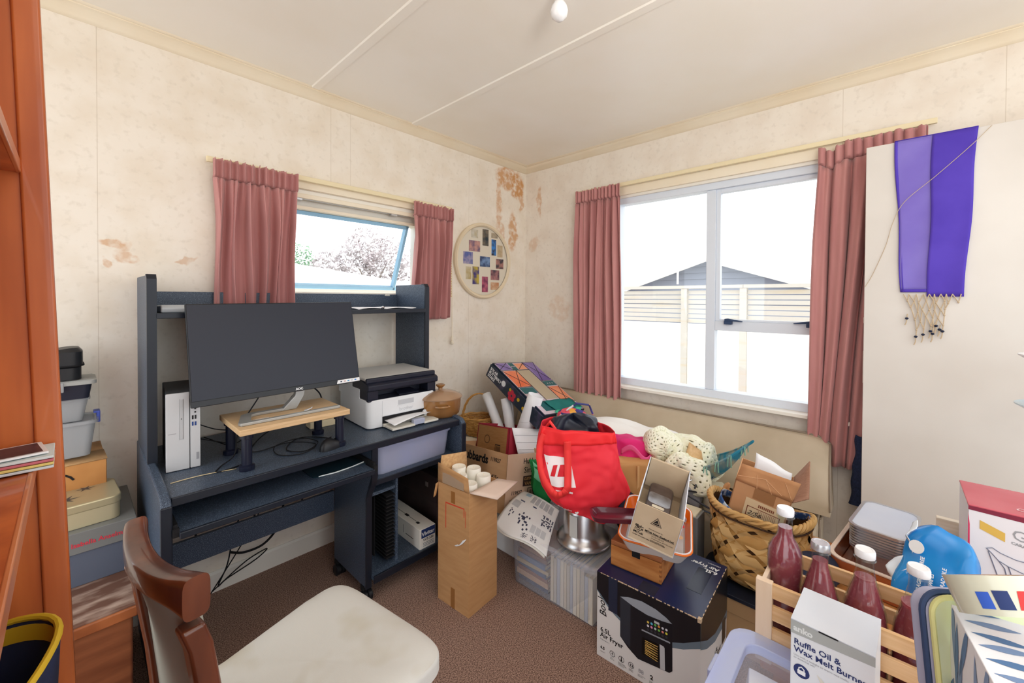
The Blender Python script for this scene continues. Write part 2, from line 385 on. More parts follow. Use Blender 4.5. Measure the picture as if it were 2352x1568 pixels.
for s in (1, -1):
    e = 4.2; y0, y1 = 1, 1+s*e; z0, z1 = 2.36, 2.36-sl*e
    obj('roof_slope', MB().add([(7.6, y0, z0), (7.6, y1, z1), (14, y1, z1), (14, y0, z0), (7.6, y0, z0+.06), (7.6, y1, z1+.06), (14, y1, z1+.06), (14, y0, z0+.06)],
        [(0, 1, 2, 3), (4, 7, 6, 5), (0, 4, 5, 1), (1, 5, 6, 2), (2, 6, 7, 3), (3, 7, 4, 0)]), M_roof, gh, world=True, smooth=False)
    obj('barge_board', MB().add([(7.56, y0, z0-.14), (7.56, y1, z1-.14), (7.6, y1, z1-.14), (7.6, y0, z0-.14), (7.56, y0, z0+.06), (7.56, y1, z1+.06), (7.6, y1, z1+.06), (7.6, y0, z0+.06)],
        [(0, 1, 2, 3), (4, 7, 6, 5), (0, 4, 5, 1), (1, 5, 6, 2), (2, 6, 7, 3), (3, 7, 4, 0)]), M_wpaint, gh, world=True, smooth=False)
obj('vent_pipe', MB().cyl((7.5, 1.62, 1.7), .025, .5, 10), M_roof, gh, world=True)
th = thing('tiled_house', 'house with pale tiled hip roof farther left behind the gable', 'house', (19, 8, -.6))
obj('wall', MB().box(15.5, 21, 5.6, 12, -.6, 1.9), M_wpaint, th, world=True, smooth=False)
obj('hip_roof', MB().add([(15.1, 5.3, 2.0), (21.4, 5.3, 2.0), (21.4, 12.4, 2.0), (15.1, 12.4, 2.0), (17.2, 7.0, 3.0), (19.2, 7.0, 3.0), (19.2, 10.5, 3.0), (17.2, 10.5, 3.0)],
    [(0, 1, 5, 4), (1, 2, 6, 5), (2, 3, 7, 6), (3, 0, 4, 7), (4, 5, 6, 7), (0, 3, 2, 1)]), mat('pale_tiles', (226, 214, 206), .8, c2=(208, 196, 188), ns=3, st=(.5, .5, 30)), th, world=True, smooth=False)
nh = thing('neighbour_house', 'white roofed house seen through the small open window', 'house', (-.6, 7, -.6))
obj('wall', MB().box(-6, 3.2, 6.4, 11, -.6, 1.55), M_wpaint, nh, world=True, smooth=False)
obj('roof', MB().add([(-6.5, 6, 1.60), (4.4, 6, 1.50), (4.4, 11.5, 1.57), (-6.5, 11.5, 1.57), (-6.5, 8.7, 2.32), (.5, 8.7, 2.26)], [(0, 1, 5, 4), (1, 2, 5), (2, 3, 4, 5), (3, 0, 4), (0, 3, 2, 1)]), M_roof, nh, world=True, smooth=False)
obj('gutter', MB().box(-6.5, 3.6, 5.9, 6.0, 1.5, 1.58), M_blueframe, nh, world=True, smooth=False)
def tree(name, label, loc, trunk_h, crowns, n, m, size, mt):
    t = thing(name, label, 'tree', loc, group='trees beyond the neighbour roof')
    rnd = random.Random(n)
    tb = MB(); tb.tube([(0, 0, 0), (.05, 0, trunk_h*.5), (0, .05, trunk_h)], [.14, .1, .07], 8)
    fb = MB()
    for (cx, cy, cz, r) in crowns:
        tb.tube([(0, 0, trunk_h*.7), (cx*.6, cy*.6, (trunk_h+cz)/2), (cx, cy, cz)], [.06, .04, .015], 6)
        for _ in range(n):
            d = Vector((rnd.gauss(0, 1), rnd.gauss(0, 1), rnd.gauss(0, 1))).normalized()*r*rnd.uniform(.35, 1)**.6
            p = Vector((cx, cy, cz))+d; a = Vector((rnd.uniform(-1, 1), rnd.uniform(-1, 1), rnd.uniform(-1, 1))).normalized()*size*rnd.uniform(.5, 1.2); c = a.orthogonal().normalized()*size*.45
            fb.add([p-a, p+c, p+a, p-c], [(0, 1, 2, 3)])
    obj('trunk', tb, mt, t); obj('foliage', fb, m, t, smooth=False, kind='stuff')
M_bark = mat('grey_bark', (150, 140, 132), .9)
tree('blossom_tree', 'pale leafless looking blossom tree beyond the white neighbour roof', (5.6, 13, -.6), 2.4, [(-.6, 0, 3.2, 1.0), (.7, 0, 3.4, 1.1), (0, .3, 3.9, .9), (1.6, 0, 2.9, .9), (-1.5, .2, 2.9, .8), (.3, 0, 2.6, 1.1)], 560, mat('pale_blossom', (206, 198, 196), .8, c2=(168, 158, 160), ns=3), .10, M_bark)
tree('green_tree', 'round green leafy tree left of the blossom tree', (2.3, 14.5, -.6), 2.0, [(0, 0, 3.2, .9), (.9, 0, 3.3, .8), (-.9, 0, 3.0, .8), (.4, 0, 2.6, 1.0)], 500, mat('green_leaves', (150, 186, 150), .8, c2=(110, 150, 116), ns=3), .09, M_bark)
# ------------------------------------------------------------------ computer desk
dk = thing('computer_desk', 'dark blue speckled computer desk with hutch under the small window', 'desk', (-1.8, -.35, 0))
def P(name, mb, m=M_desk, **k): return obj(name, mb, m, dk, world=True, **k)
P('worktop', MB().box(-2.36, -1.235, -.635, -.03, .69, .715), bev=.002)
P('worktop_edge', MB().box(-2.36, -1.235, -.642, -.633, .688, .716), M_edge, bev=.003)
sp = [(-.66, .0), (-.03, .0), (-.03, .755), (-.09, .755), (-.60, .728), (-.64, .722), (-.658, .705), (-.66, .69)]
for x0, x1 in ((-2.387, -2.36), (-1.235, -1.21)):
    q = P('side_panel', MB().prism([(y, z) for y, z in sp] if x0 < -2 else [(min(y, -.03), min(z, .728) if z > .5 else z+.03) for y, z in sp], 0, x0, x1), bev=.006)
    P('edge_strip', MB().box(x0-.001, x1+.001, -.663, -.655, .03, .70), M_edge, bev=.004)
P('middle_panel', MB().prism([(-.26, .065), (-.575, .065), (-.578, .46), (-.584, .485), (-.606, .515), (-.622, .54), (-.628, .57), (-.628, .69), (-.26, .69)], 0, -1.70, -1.678), bev=.003)
P('edge_strip', MB().prism([(-.572, .065), (-.58, .065), (-.583, .46), (-.59, .482), (-.611, .513), (-.627, .54), (-.633, .57), (-.633, .69), (-.625, .69), (-.625, .57), (-.60, .52), (-.575, .46)], 0, -1.702, -1.676), M_edge)
P('modesty_panel', MB().box(-2.36, -1.70, -.262, -.245, .295, .393), bev=.002)
P('tub_shelf', MB().box(-1.678, -1.235, -.61, -.05, .522, .54), bev=.002)
P('edge_strip', MB().box(-1.678, -1.235, -.617, -.608, .52, .542), M_edge, bev=.002)
P('bottom_shelf', MB().box(-1.678, -1.235, -.60, -.26, .102, .12), bev=.002)
P('edge_strip', MB().box(-1.678, -1.235, -.607, -.598, .09, .122), M_edge, bev=.002)
P('lower_back_panel', MB().box(-1.62, -1.235, -.12, -.10, .12, .69))
P('keyboard_tray', MB().box(-2.345, -1.715, -.675, -.32, .603, .62), bev=.002)
P('edge_strip', MB().box(-2.345, -1.715, -.684, -.673, .601, .622), M_edge, bev=.003)
for x in (-2.358, -1.712):
    P('tray_runner', MB().box(x, x+.011, -.66, -.28, .612, .64).box(x-.002, x+.014, -.672, -.655, .606, .63), M_blackm)
for x in (-2.25, -2.05, -1.86):
    P('tray_bracket', MB().tube([(x, -.30, .604), (x+.01, -.28, .56), (x+.012, -.262, .40)], .004, 6), M_blackm)
# cd rack inside the pedestal
P('rack_shelf', MB().box(-1.678, -1.545, -.57, -.30, .455, .470), bev=.002)
P('rack_side', MB().box(-1.556, -1.544, -.575, -.30, .12, .505), bev=.001)
P('rack_fins', (lambda b: [b.prism([(-.57, .145+k*.0165), (-.32, .152+k*.0165), (-.32, .157+k*.0165), (-.57, .150+k*.0165)], 0, -1.60, -1.556) for k in range(18)] and b)(MB().box(-1.602, -1.596, -.36, -.31, .12, .455)), M_blackm, smooth=False)
P('rack_side', MB().box(-1.606, -1.600, -.47, -.30, .12, .455), M_blackm)
# hutch
for x0, x1 in ((-2.383, -2.358), (-1.228, -1.204)):
    P('hutch_side', MB().prism([(-.33, .716), (-.03, .716), (-.03, 1.402), (-.318, 1.402), (-.33, 1.39)], 0, x0, x1), bev=.003)
    P('edge_strip', MB().prism([(-.326, .716), (-.337, .716), (-.337, 1.388), (-.322, 1.405), (-.30, 1.405), (-.30, 1.400), (-.32, 1.398), (-.329, 1.386)], 0, x0-.001, x1+.001), M_edge)
P('hutch_shelf', MB().box(-2.358, -1.228, -.335, -.03, 1.25, 1.266), bev=.002)
P('edge_strip', MB().box(-2.358, -1.228, -.342, -.333, 1.248, 1.268), M_edge, bev=.002)
P('hutch_back_strip', MB().box(-2.358, -1.228, -.045, -.03, 1.266, 1.347), bev=.002)
for x, y in ((-1.69, -.545), (-1.69, -.285), (-1.222, -.545), (-1.222, -.285)):
    c = P('caster', MB().box(x-.013, x+.013, y-.014, y+.014, .045, .068), M_blackm)
    obj('wheel', MB().lathe([(.019, -.024), (.025, -.02), (.025, -.004), (.018, -.002), (.018, .002), (.025, .004), (.025, .02), (.019, .024)], 20, Matrix.Translation((x, y-.012, .0255)) @ Euler((0, pi/2, R(0))).to_matrix().to_4x4()), M_black, c, world=True)
t = tag(obj('hutch_clip', (lambda b: [b.box(-1.306+.006*k, -1.303+.006*k, -.05, -.047, 1.337, 1.352) for k in range(5)] and b)(MB().box(-1.308, -1.277, -.05, -.046, 1.338, 1.342)), M_wpaint), 'small pale comb shaped clip on the hutch top edge', 'clip')
tag(obj('papers', MB().grid(lambda u, v: Vector((-1.60+.33*u, -.31+.2*v, 1.268+.008*abs(sin(7*u+3*v)))), 14, 6), M_paper, solid=.0015), 'loose white papers lying on the hutch shelf', 'papers')
tag(obj('marble', MB().lathe([(.0001, 0), (.006, .002), (.0085, .0085), (.006, .015), (.0001, .017)], 12, Matrix.Translation((-1.475, -.318, 1.268))), M_steel), 'small silver ball on the hutch shelf papers', 'ball')
tag(obj('laptop', MB().prism([(-.32, 1.267), (-.10, 1.267), (-.09, 1.29), (-.31, 1.296), (-.325, 1.285)], 0, -2.345, -2.02), mat('silver_grey', (176, 182, 186), .35), bev=.006), 'closed silver laptop lying on the hutch shelf behind the monitor', 'laptop')

# ------------------------------------------------------------------ monitor and riser
mn = thing('monitor', 'large black flat monitor tilted back on the wooden riser', 'monitor', (-1.980, -.474, .946), (-12.1, -.6, .3))
obj('housing', MB().box(-.305, .305, 0, .012, 0, .366).box(-.2, .2, .012, .04, .03, .25), M_black, mn, bev=.004)
obj('screen', MB().box(-.301, .301, -.0012, .001, .022, .362), mat('dark_screen', (44, 47, 58), .35, spec=.25), mn, smooth=False)
obj('lower_bezel', MB().box(-.303, .303, -.003, .001, .001, .021), mat('bezel_black', (22, 23, 28), .3), mn, bev=.001)
text(mn, 'AOC', .0125, (.032, -.003, .0055), (1, 0, 0), (0, 0, 1), M_white, bold=2)
obj('sticker', MB().flat([(.198, -.0034, .004), (.302, -.0034, .004), (.302, -.0034, .019), (.204, -.0034, .019)]), M_white, mn, smooth=False)
for k, c in enumerate(((60, 70, 90), (200, 170, 170), (60, 150, 200), (190, 200, 205), (70, 140, 210))):
    decal(mn, 'sticker_icon', [(.214+.016*k, -.0038, .009), (.222+.016*k, -.0038, .009), (.222+.016*k, -.0038, .014), (.214+.016*k, -.0038, .014)], mat('icon%d' % k, c))
M_silver = mat('satin_silver', (178, 180, 178), .35, metal=.6)
stand = MB(); z = .8665
o_ = [(-2.155, -.548), (-1.80, -.548), (-1.80, -.53), (-2.105, -.53), (-2.118, -.52), (-2.095, -.44), (-2.075, -.43), (-1.935, -.43), (-1.935, -.405), (-2.10, -.405), (-2.125, -.42), (-2.16, -.53)]
stand.prism(o_, 2, z, z+.011)
so = obj('stand_base', stand, M_silver, mn, world=True, bev=.002)
b = MB(); b.prism([(-1.99, z), (-1.93, z), (-1.90, z+.05), (-1.885, z+.13), (-1.92, z+.13), (-1.935, z+.055)], 1, -.432, -.405)
obj('stand_neck', b, M_silver, mn, world=True, bev=.003)
rs = thing('monitor_riser', 'low wooden monitor riser on four thick black legs', 'riser', (-1.975, -.452, .715))
M_beech = mat('beech_board', (222, 190, 148), .5, c2=(208, 172, 126), ns=14, st=(1, 9, 9))
obj('board', MB().box(-.195, .195, -.142, .142, .130, .151), M_beech, rs, bev=.002)
M_leg = mat('navy_black_plastic', (22, 26, 44), .35)
for sx in (-1, 1):
    for sy in (-1, 1):
        obj('leg', MB().lathe([(.024, 0), (.025, .003), (.025, .016), (.0165, .02), (.0165, .112), (.022, .114), (.022, .130)], 18, Matrix.Translation((sx*.166, sy*.108, 0))), M_leg, rs)
tag(obj('usb_stick', MB().box(-2.107, -2.055, -.519, -.505, .8665, .875), M_clear, bev=.003), 'small clear usb stick lying inside the monitor stand', 'usb stick')
tag(obj('paper_note', MB().grid(lambda u, v: Vector((-1.925+.035*u+.01*v, -.497+.022*v+.008*u, .867+.006*u*u)), 5, 3), M_paper, solid=.001), 'small white paper note on the wooden riser', 'note')

# ------------------------------------------------------------------ computer tower
tw = thing('computer_tower', 'slim silver and black computer tower standing left of the monitor', 'computer', (-2.283, -.262, .715), (0, 0, -4.8))
M_sil2 = mat('silver_painted', (196, 198, 200), .42)
obj('case', MB().box(-.047, .047, -.136, .144, .003, .272), mat('charcoal_metal', (48, 52, 56), .5), tw, bev=.003)
obj('front_panel', MB().box(-.048, .017, -.144, -.134, .002, .273), M_sil2, tw, bev=.002)
obj('port_panel', MB().box(.019, .048, -.144, -.134, .002, .273), M_sil2, tw, bev=.002)
obj('disc_drive', MB().box(-.010, -.001, -.1452, -.143, .11, .25), mat('silver_darker', (182, 184, 186), .4), tw, bev=.001)
decal(tw, 'drive_outline', [(-.0006, -.1446, .108), (-.0001, -.1446, .108), (-.0001, -.1446, .252), (-.0006, -.1446, .252)], M_ink)
decal(tw, 'drive_outline', [(-.0112, -.1446, .108), (-.0107, -.1446, .108), (-.0107, -.1446, .252), (-.0112, -.1446, .252)], M_ink)
decal(tw, 'eject_button', [(-.0065, -.1456, .18), (-.0045, -.1456, .18), (-.0045, -.1456, .184), (-.0065, -.1456, .184)], M_ink)
decal(tw, 'small_print', [(-.042, -.1446, .132), (-.02, -.1446, .132), (-.02, -.1446, .134), (-.042, -.1446, .134)], M_grey)
for k, (x, z) in enumerate(((.026, .175), (.034, .175), (.026, .152), (.034, .152))):
    obj('usb_port', MB().box(x-.0025, x+.0025, -.1448, -.1435, z, z+.014), M_black if k < 2 else mat('usb_blue', (40, 70, 130)), tw)
for z in (.2, .212, .224): obj('audio_jack', MB().lathe([(.003, 0), (.003, .001)], 10, Matrix.Translation((.033, -.1442, z)) @ Euler((pi/2, 0, 0)).to_matrix().to_4x4()), M_black, tw)
decal(tw, 'badge', [(.036, -.1447, .03), (.044, -.1447, .03), (.044, -.1447, .055), (.036, -.1447, .055)], M_grey)

# ------------------------------------------------------------------ printer
pr = thing('printer', 'white and black laser printer on the right end of the desk', 'printer', (-1.445, -.315, .715), (0, 0, -3.0))
M_pw = mat('printer_grey_white', (226, 228, 230), .4)
M_pk = mat('printer_navy_black', (26, 29, 44), .35)
W2 = .186
obj('body', MB().prism(rrect(2*W2, .34, .03, 5), 2, .004, .135), M_pw, pr, bev=.004)
obj('upper_body', MB().prism([(-W2, .17), (W2, .17), (W2, -.08), (-W2, -.08)], 2, .13, .20), M_pw, pr, bev=.004)
obj('output_bay', MB().box(-W2+.002, W2-.002, -.168, -.07, .128, .137).box(-W2+.002, -W2+.055, -.165, -.07, .135, .185).box(W2-.05, W2-.002, -.165, -.07, .135, .185).box(-W2+.05, W2-.05, -.09, -.06, .135, .19), M_pk, pr, bev=.006)
obj('paper_flap', MB().add([(-.02, -.155, .138), (.09, -.155, .138), (.075, -.09, .152), (-.01, -.09, .152), (-.02, -.155, .141), (.09, -.155, .141), (.075, -.09, .155), (-.01, -.09, .155)], [(0, 1, 2, 3), (4, 7, 6, 5), (0, 4, 5, 1), (1, 5, 6, 2), (2, 6, 7, 3), (3, 7, 4, 0)]), M_pk, pr)
obj('control_panel', MB().prism([(-.178, .182), (-.17, .178), (.0, .178), (.0, .222), (-.12, .222), (-.165, .212), (-.178, .205)], 0, -W2-.001, W2+.004), M_pk, pr, bev=.004)
obj('lid', MB().box(-W2, W2, -.14, .17, .222, .236), mat('lid_grey', (206, 206, 204), .5), pr, bev=.006)
obj('lid_front', MB().box(-W2, W2, -.158, -.139, .212, .236), M_pk, pr, bev=.006)
obj('front_door', MB().box(-.115, .135, -.173, -.168, .055, .128).box(-.04, .05, -.1745, -.172, .09, .092), M_pw, pr, bev=.002)
obj('grip_recess', MB().box(-.035, .05, -.1745, -.172, .095, .118), mat('recess_grey', (190, 192, 196)), pr, bev=.002)
text(pr, 'brother', .024, (-.03, -.1735, .066), (1, 0, 0), (0, 0, 1), mat('embossed_grey', (206, 208, 212), .4), bold=1)
obj('tray_opening', MB().box(-.115, .135, -.1725, -.166, .008, .052), M_blackm, pr)
obj('paper_tray', MB().box(-.112, .005, -.265, -.16, .006, .016).box(.055, .135, -.265, -.16, .006, .016).box(-.115, .138, -.185, -.165, .006, .02), mat('tray_ivory', (216, 212, 200), .5), pr, bev=.002)
obj('paper_guide', MB().box(.0, .06, -.262, -.235, .008, .034), mat('guide_grey', (170, 176, 196), .4), pr, bev=.003)
obj('tray_gear', MB().lathe([(.014, 0), (.014, .01), (.006, .012), (.006, .018)], 14, Matrix.Translation((.11, -.178, .035)) @ Euler((pi/2, 0, 0)).to_matrix().to_4x4()), M_pw, pr)
obj('paper_sheet', MB().grid(lambda u, v: Vector((-.105+.22*u, -.17-.10*v+.045*u*v, .034+.006*sin(3*u)+(.012*v*(u-.3)))), 10, 6), M_paper, pr, solid=.001)

# ------------------------------------------------------------------ casserole, slatted wooden rack, mouse, board, cables
pot = thing('casserole_pot', 'brown stoneware casserole pot with lid at the desk end', 'pot', (-1.240, -.49, .715)); pot.scale = (1.12, 1.12, 1.06)
M_pot = mat('brown_stoneware', (158, 112, 62), .25, c2=(128, 86, 46), ns=6, coat=.3, spec=.5)
obj('pot_body', MB().lathe([(.04, 0), (.078, .002), (.088, .012), (.094, .04), (.096, .075), (.095, .09), (.091, .09), (.09, .06)], 40), M_pot, pot)
obj('pot_lid', MB().lathe([(.102, .088), (.103, .092), (.095, .100), (.07, .113), (.04, .121), (.012, .124), (.001, .1245)], 40), mat('brown_glass_lid', (168, 136, 108), .15, c2=(146, 112, 84), ns=5, coat=.5), pot)
obj('lid_knob', MB().lathe([(.010, .122), (.009, .132), (.018, .140), (.022, .146), (.018, .150), (.006, .147), (.001, .147)], 24), M_pot, pot)
for s in (1, -1):
    a = R(-122) if s == 1 else R(58)
    p = [Vector((cos(a+d)*r, sin(a+d)*r, z)) for d, r, z in ((-.28, .092, .062), (-.26, .112, .064), (-.12, .12, .064), (.12, .12, .064), (.26, .112, .064), (.28, .092, .062))]
    obj('pot_handle', MB().tube(p, .006, 8), M_pot, pot)
tp = lambda a, z, r=.0975: Vector((cos(R(a))*r, sin(R(a))*r, z))
obj('tape_piece', MB().grid(lambda u, v: tp(-28+24*u, .058+.04*v, .0975+.007*v), 6, 3), M_clear, pot)
tr = thing('toast_rack', 'small wooden rack with pale slats behind the casserole pot', 'rack', (-1.18, -.20, .715))
M_pine = mat('pine_wood', (224, 178, 118), .5, c2=(206, 156, 94), ns=10, st=(1, 1, 8))
obj('upright', MB().box(-.012, .0, -.05, -.03, 0, .155), M_pine, tr); obj('upright', MB().box(-.012, .0, .05, .07, 0, .155), M_pine, tr)
for k in range(4): obj('slat', MB().box(-.03, -.014, -.05, .07, .03+.032*k, .04+.032*k), M_wpaint, tr)
ms = thing('mouse', 'black computer mouse in front of the wooden riser', 'mouse', (-1.842, -.56, .715), (0, 0, 25))
def mouse_fn(u, v):
    a = 2*pi*u; x, y = cos(a), sin(a); h = sin(v*pi/2)
    return Vector((x*.058*cos(v*pi/2)**.6, y*.031*cos(v*pi/2)**.6*(1+.1*x), .036*h*(1-.25*x)))
obj('shell', MB().grid(mouse_fn, 28, 9, cu=True), M_black, ms)
obj('scroll_wheel', MB().lathe([(.005, -.003), (.007, 0), (.005, .003)], 12, Matrix.Translation((.03, 0, .026)) @ Euler((pi/2, 0, 0)).to_matrix().to_4x4()), mat('orange_glow', (226, 110, 60)), ms)
obj('button_gap', MB().box(.012, .054, -.0005, .0005, .02, .031), M_blackm, ms)
pb = thing('power_board', 'cream power board with plugs behind the riser', 'power board', (-1.735, -.235, .715), (0, 0, -4))
obj('board_body', MB().box(-.075, .075, -.035, .035, 0, .032), mat('cream_plastic', (232, 214, 176), .45), pb, bev=.004)
obj('socket_face', MB().box(-.07, .07, -.030, .030, .032, .034), mat('cream_plastic2', (224, 204, 164), .45), pb, bev=.001)
for x in (-.03, .03): obj('plug', MB().lathe([(.02, 0), (.02, .02), (.012, .03), (.006, .04)], 14, Matrix.Translation((x, 0, .034))), M_black, pb)
rn = random.Random(3)
def cable(name, pts, r, label, m=M_blackm):
    P4 = [Vector(p) for p in pts]; out = []
    for i in range(len(P4)-1):
        p0, p1, p2, p3 = P4[max(i-1, 0)], P4[i], P4[i+1], P4[min(i+2, len(P4)-1)]
        for k in range(7):
            t = k/7
            out.append(.5*((2*p1)+(p2-p0)*t+(2*p0-5*p1+4*p2-p3)*t*t+(3*p1-p0-3*p2+p3)*t**3))
    out.append(P4[-1])
    return tag(obj(name, MB().tube(out, r, 6), m), label, 'cable')
zt = .7175
cable('mouse_cable', [(-1.81, -.53, zt), (-1.80, -.46, zt), (-1.87, -.36, zt), (-1.93, -.38, zt), (-1.98, -.47, zt), (-1.93, -.53, zt), (-1.86, -.47, zt+.004), (-1.90, -.37, zt+.004), (-2.0, -.40, zt+.004), (-2.02, -.5, zt), (-1.95, -.55, zt), (-1.88, -.50, zt+.006), (-1.95, -.40, zt+.006), (-2.07, -.40, zt), (-2.13, -.33, .735), (-2.20, -.2, .76)], .0019, 'thin black mouse cable coiled on the desk under the riser')
cable('monitor_cable', [(-2.02, -.40, 1.0), (-2.06, -.40, .93), (-2.13, -.41, .82), (-2.15, -.44, .74), (-2.20, -.47, zt), (-2.22, -.52, zt), (-2.14, -.50, zt), (-2.10, -.43, zt), (-2.05, -.3, zt), (-1.95, -.2, .735), (-1.83, -.2, .74)], .0024, 'black monitor cable hanging behind the monitor to the desk')
cable('power_cable', [(-1.735, -.22, .79), (-1.74, -.19, .86), (-1.79, -.17, .90), (-1.86, -.17, .86), (-1.90, -.2, .80), (-1.93, -.15, .735), (-2.02, -.06, .73)], .0032, 'thick black plug lead arching up behind the riser')
cable('tower_cable', [(-2.232, -.30, .84), (-2.18, -.30, .81), (-2.12, -.28, .79), (-2.08, -.2, .78), (-2.05, -.1, .76)], .002, 'upper thin black cable leaving the computer tower side')
cable('tower_cable', [(-2.232, -.32, .79), (-2.17, -.31, .76), (-2.12, -.32, .745), (-2.07, -.25, .74), (-1.98, -.12, .735)], .002, 'lower thin black cable leaving the computer tower side')
tag(obj('plastic_strip', MB().grid(lambda u, v: Vector((-2.345+.18*u, -.513-.014*u+.006*sin(4*u)+.004*v, .7165+.006*u*(1-u))), 14, 2), mat('yellow_strap', (226, 206, 160), .5), solid=.0015), 'thin yellow plastic strip lying on the desk front', 'strip')
pm = thing('placemat', 'dark glossy placemat with white curved edge on the keyboard tray', 'mat', (-1.80, -.52, .6205))
obj('sheet', MB().prism(rrect(.25, .15, .03, 4), 2, .0, .002), mat('dark_glossy_sheet', (34, 58, 70), .2), pm)
obj('white_edge', MB().tube([(-.105, -.07, .003), (-.04, -.078, .003), (.03, -.072, .003), (.10, -.055, .003)], .0025, 6), M_white, pm)
# wires under the desk
cable('floor_cable', [(-2.05, -.29, .6), (-2.07, -.24, .46), (-2.10, -.2, .32), (-2.12, -.19, .2), (-2.15, -.18, .12), (-2.1, -.1, .09), (-1.98, -.06, .10), (-1.93, -.05, .125), (-2.02, -.06, .11), (-2.16, -.12, .07)], .0028, 'black cable looping against the skirting under the desk')
cable('floor_cable', [(-1.96, -.29, .6), (-1.98, -.23, .46), (-2.05, -.2, .3), (-2.14, -.18, .15), (-2.2, -.16, .05)], .0024, 'straight thin black cable dropping under the keyboard tray')
cable('floor_cable', [(-1.87, -.10, .36), (-1.89, -.09, .24), (-1.95, -.08, .17), (-2.03, -.08, .165), (-2.09, -.1, .2)], .005, 'thick black cable sagging below the modesty panel')

# ------------------------------------------------------------------ things in the desk pedestal
tb = thing('plastic_tub', 'lilac tinted clear plastic tub on the desk shelf', 'tub', (-1.45, -.415, .54))
M_tub = mat('lilac_clear_plastic', (214, 218, 240), .3, see=.55, spec=.5)
def tub_shell(w, l, h, t, taper=.9, r=.03):
    b = MB(); o = rrect(w, l, r, 4); n = len(o)
    L0 = [(x*taper, y*taper, .0) for x, y in o]; L1 = [(x, y, h) for x, y in o]
    I1 = [(x*(1-2*t/w), y*(1-2*t/l), h) for x, y in o]; I0 = [(x*(taper-2*t/w), y*(taper-2*t/l), t) for x, y in o]
    vs = L0+L1+I1+I0; fs = [list(range(n))[::-1], list(range(3*n, 4*n))]
    for a in range(3):
        fs += [(a*n+i, a*n+(i+1) % n, (a+1)*n+(i+1) % n, (a+1)*n+i) for i in range(n)]
    return b.add(vs, fs)
obj('tub_body', tub_shell(.41, .34, .125, .003, .93), M_tub, tb)
obj('tub_rim', MB().ring(rrect(.425, .355, .034, 4), rrect(.40, .33, .03, 4), .118, .128), M_tub, tb)
for k, (x, y, c, w) in enumerate(((-.12, -.09, (222, 196, 150), .07), (-.04, -.1, (150, 170, 220), .06), (.05, -.09, (196, 160, 180), .07), (.12, -.1, (224, 150, 140), .05), (.0, .04, (90, 100, 150), .12), (-.1, .05, (180, 180, 190), .1), (.12, .04, (60, 56, 70), .09))):
    obj('packed_item', MB().box(x-w/2, x+w/2, y-.04, y+.04, .006, .075+.006*k), mat('packed%d' % k, c, .6), tb, bev=.004)
obj('curled_paper', MB().grid(lambda u, v: Vector((-.12+.28*u, -.15+.02*v, .12-.04*sin(u*pi)+.016*v)), 12, 3), M_paper, tb, solid=.002)
vv = thing('flash_box', 'white photographic equipment box with blue label in the desk', 'box', (-1.385, -.415, .12), (0, 0, -1.5))
obj('carton', MB().box(-.045, .045, -.175, .175, 0, .096), M_wpaint, vv, bev=.002)
decal(vv, 'blue_panel', [(-.036, -.1756, .052), (.042, -.1756, .052), (.042, -.1756, .094), (-.036, -.1756, .094)], M_blueprint)
text(vv, 'Vivitar', .027, (-.034, -.1757, .062), (1, 0, 0), (0, 0, 1), M_white, bold=1.5)
text(vv, 'VVT-530', .016, (-.026, -.1757, .036), (1, 0, 0), (0, 0, 1), M_ink, bold=1)
for k in range(3): decal(vv, 'small_print', [(-.026, -.1757, .025-.007*k), (.034, -.1757, .025-.007*k), (.034, -.1757, .028-.007*k), (-.026, -.1757, .028-.007*k)], M_grey)
obj('printed_rods', MB().box(-.012, -.010, -.11, .08, .0962, .0966).box(-.018, -.004, -.02, .01, .0962, .0967).box(-.02, -.006, -.12, -.1, .0962, .0967).box(-.0458, -.0454, -.03, -.028, .03, .07).box(-.0458, -.0454, -.12, -.05, .032, .035), M_ink, vv)
bc = thing('briefcase', 'dark brown leather briefcase standing inside the desk', 'briefcase', (-1.275, -.36, .12))
M_lea = mat('dark_brown_leather', (54, 40, 40), .45, c2=(42, 30, 32), ns=14, bump=.1)
obj('case_body', MB().box(-.035, .035, -.20, .2, 0, .30), M_lea, bc, bev=.01)
obj('case_flap', MB().box(-.040, -.033, -.20, .2, .17, .302), M_lea, bc, bev=.003)
obj('handle', MB().tube([(0, -.06, .30), (0, -.05, .33), (0, .05, .33), (0, .06, .30)], .007, 8), M_lea, bc)
for y in (-.12, .12): obj('clasp', MB().box(-.045, -.04, y-.012, y+.012, .235, .26), M_steel, bc, bev=.002)
gb = tag(obj('white_carton', MB().box(-1.665, -1.615, -.40, -.28, .122, .25), M_wpaint, bev=.002), 'small white carton behind the desk rack', 'box')
decal(gb, 'small_print', [(-1.66, -.4005, .2), (-1.62, -.4005, .2), (-1.62, -.4005, .206), (-1.66, -.4005, .206)], M_grey)
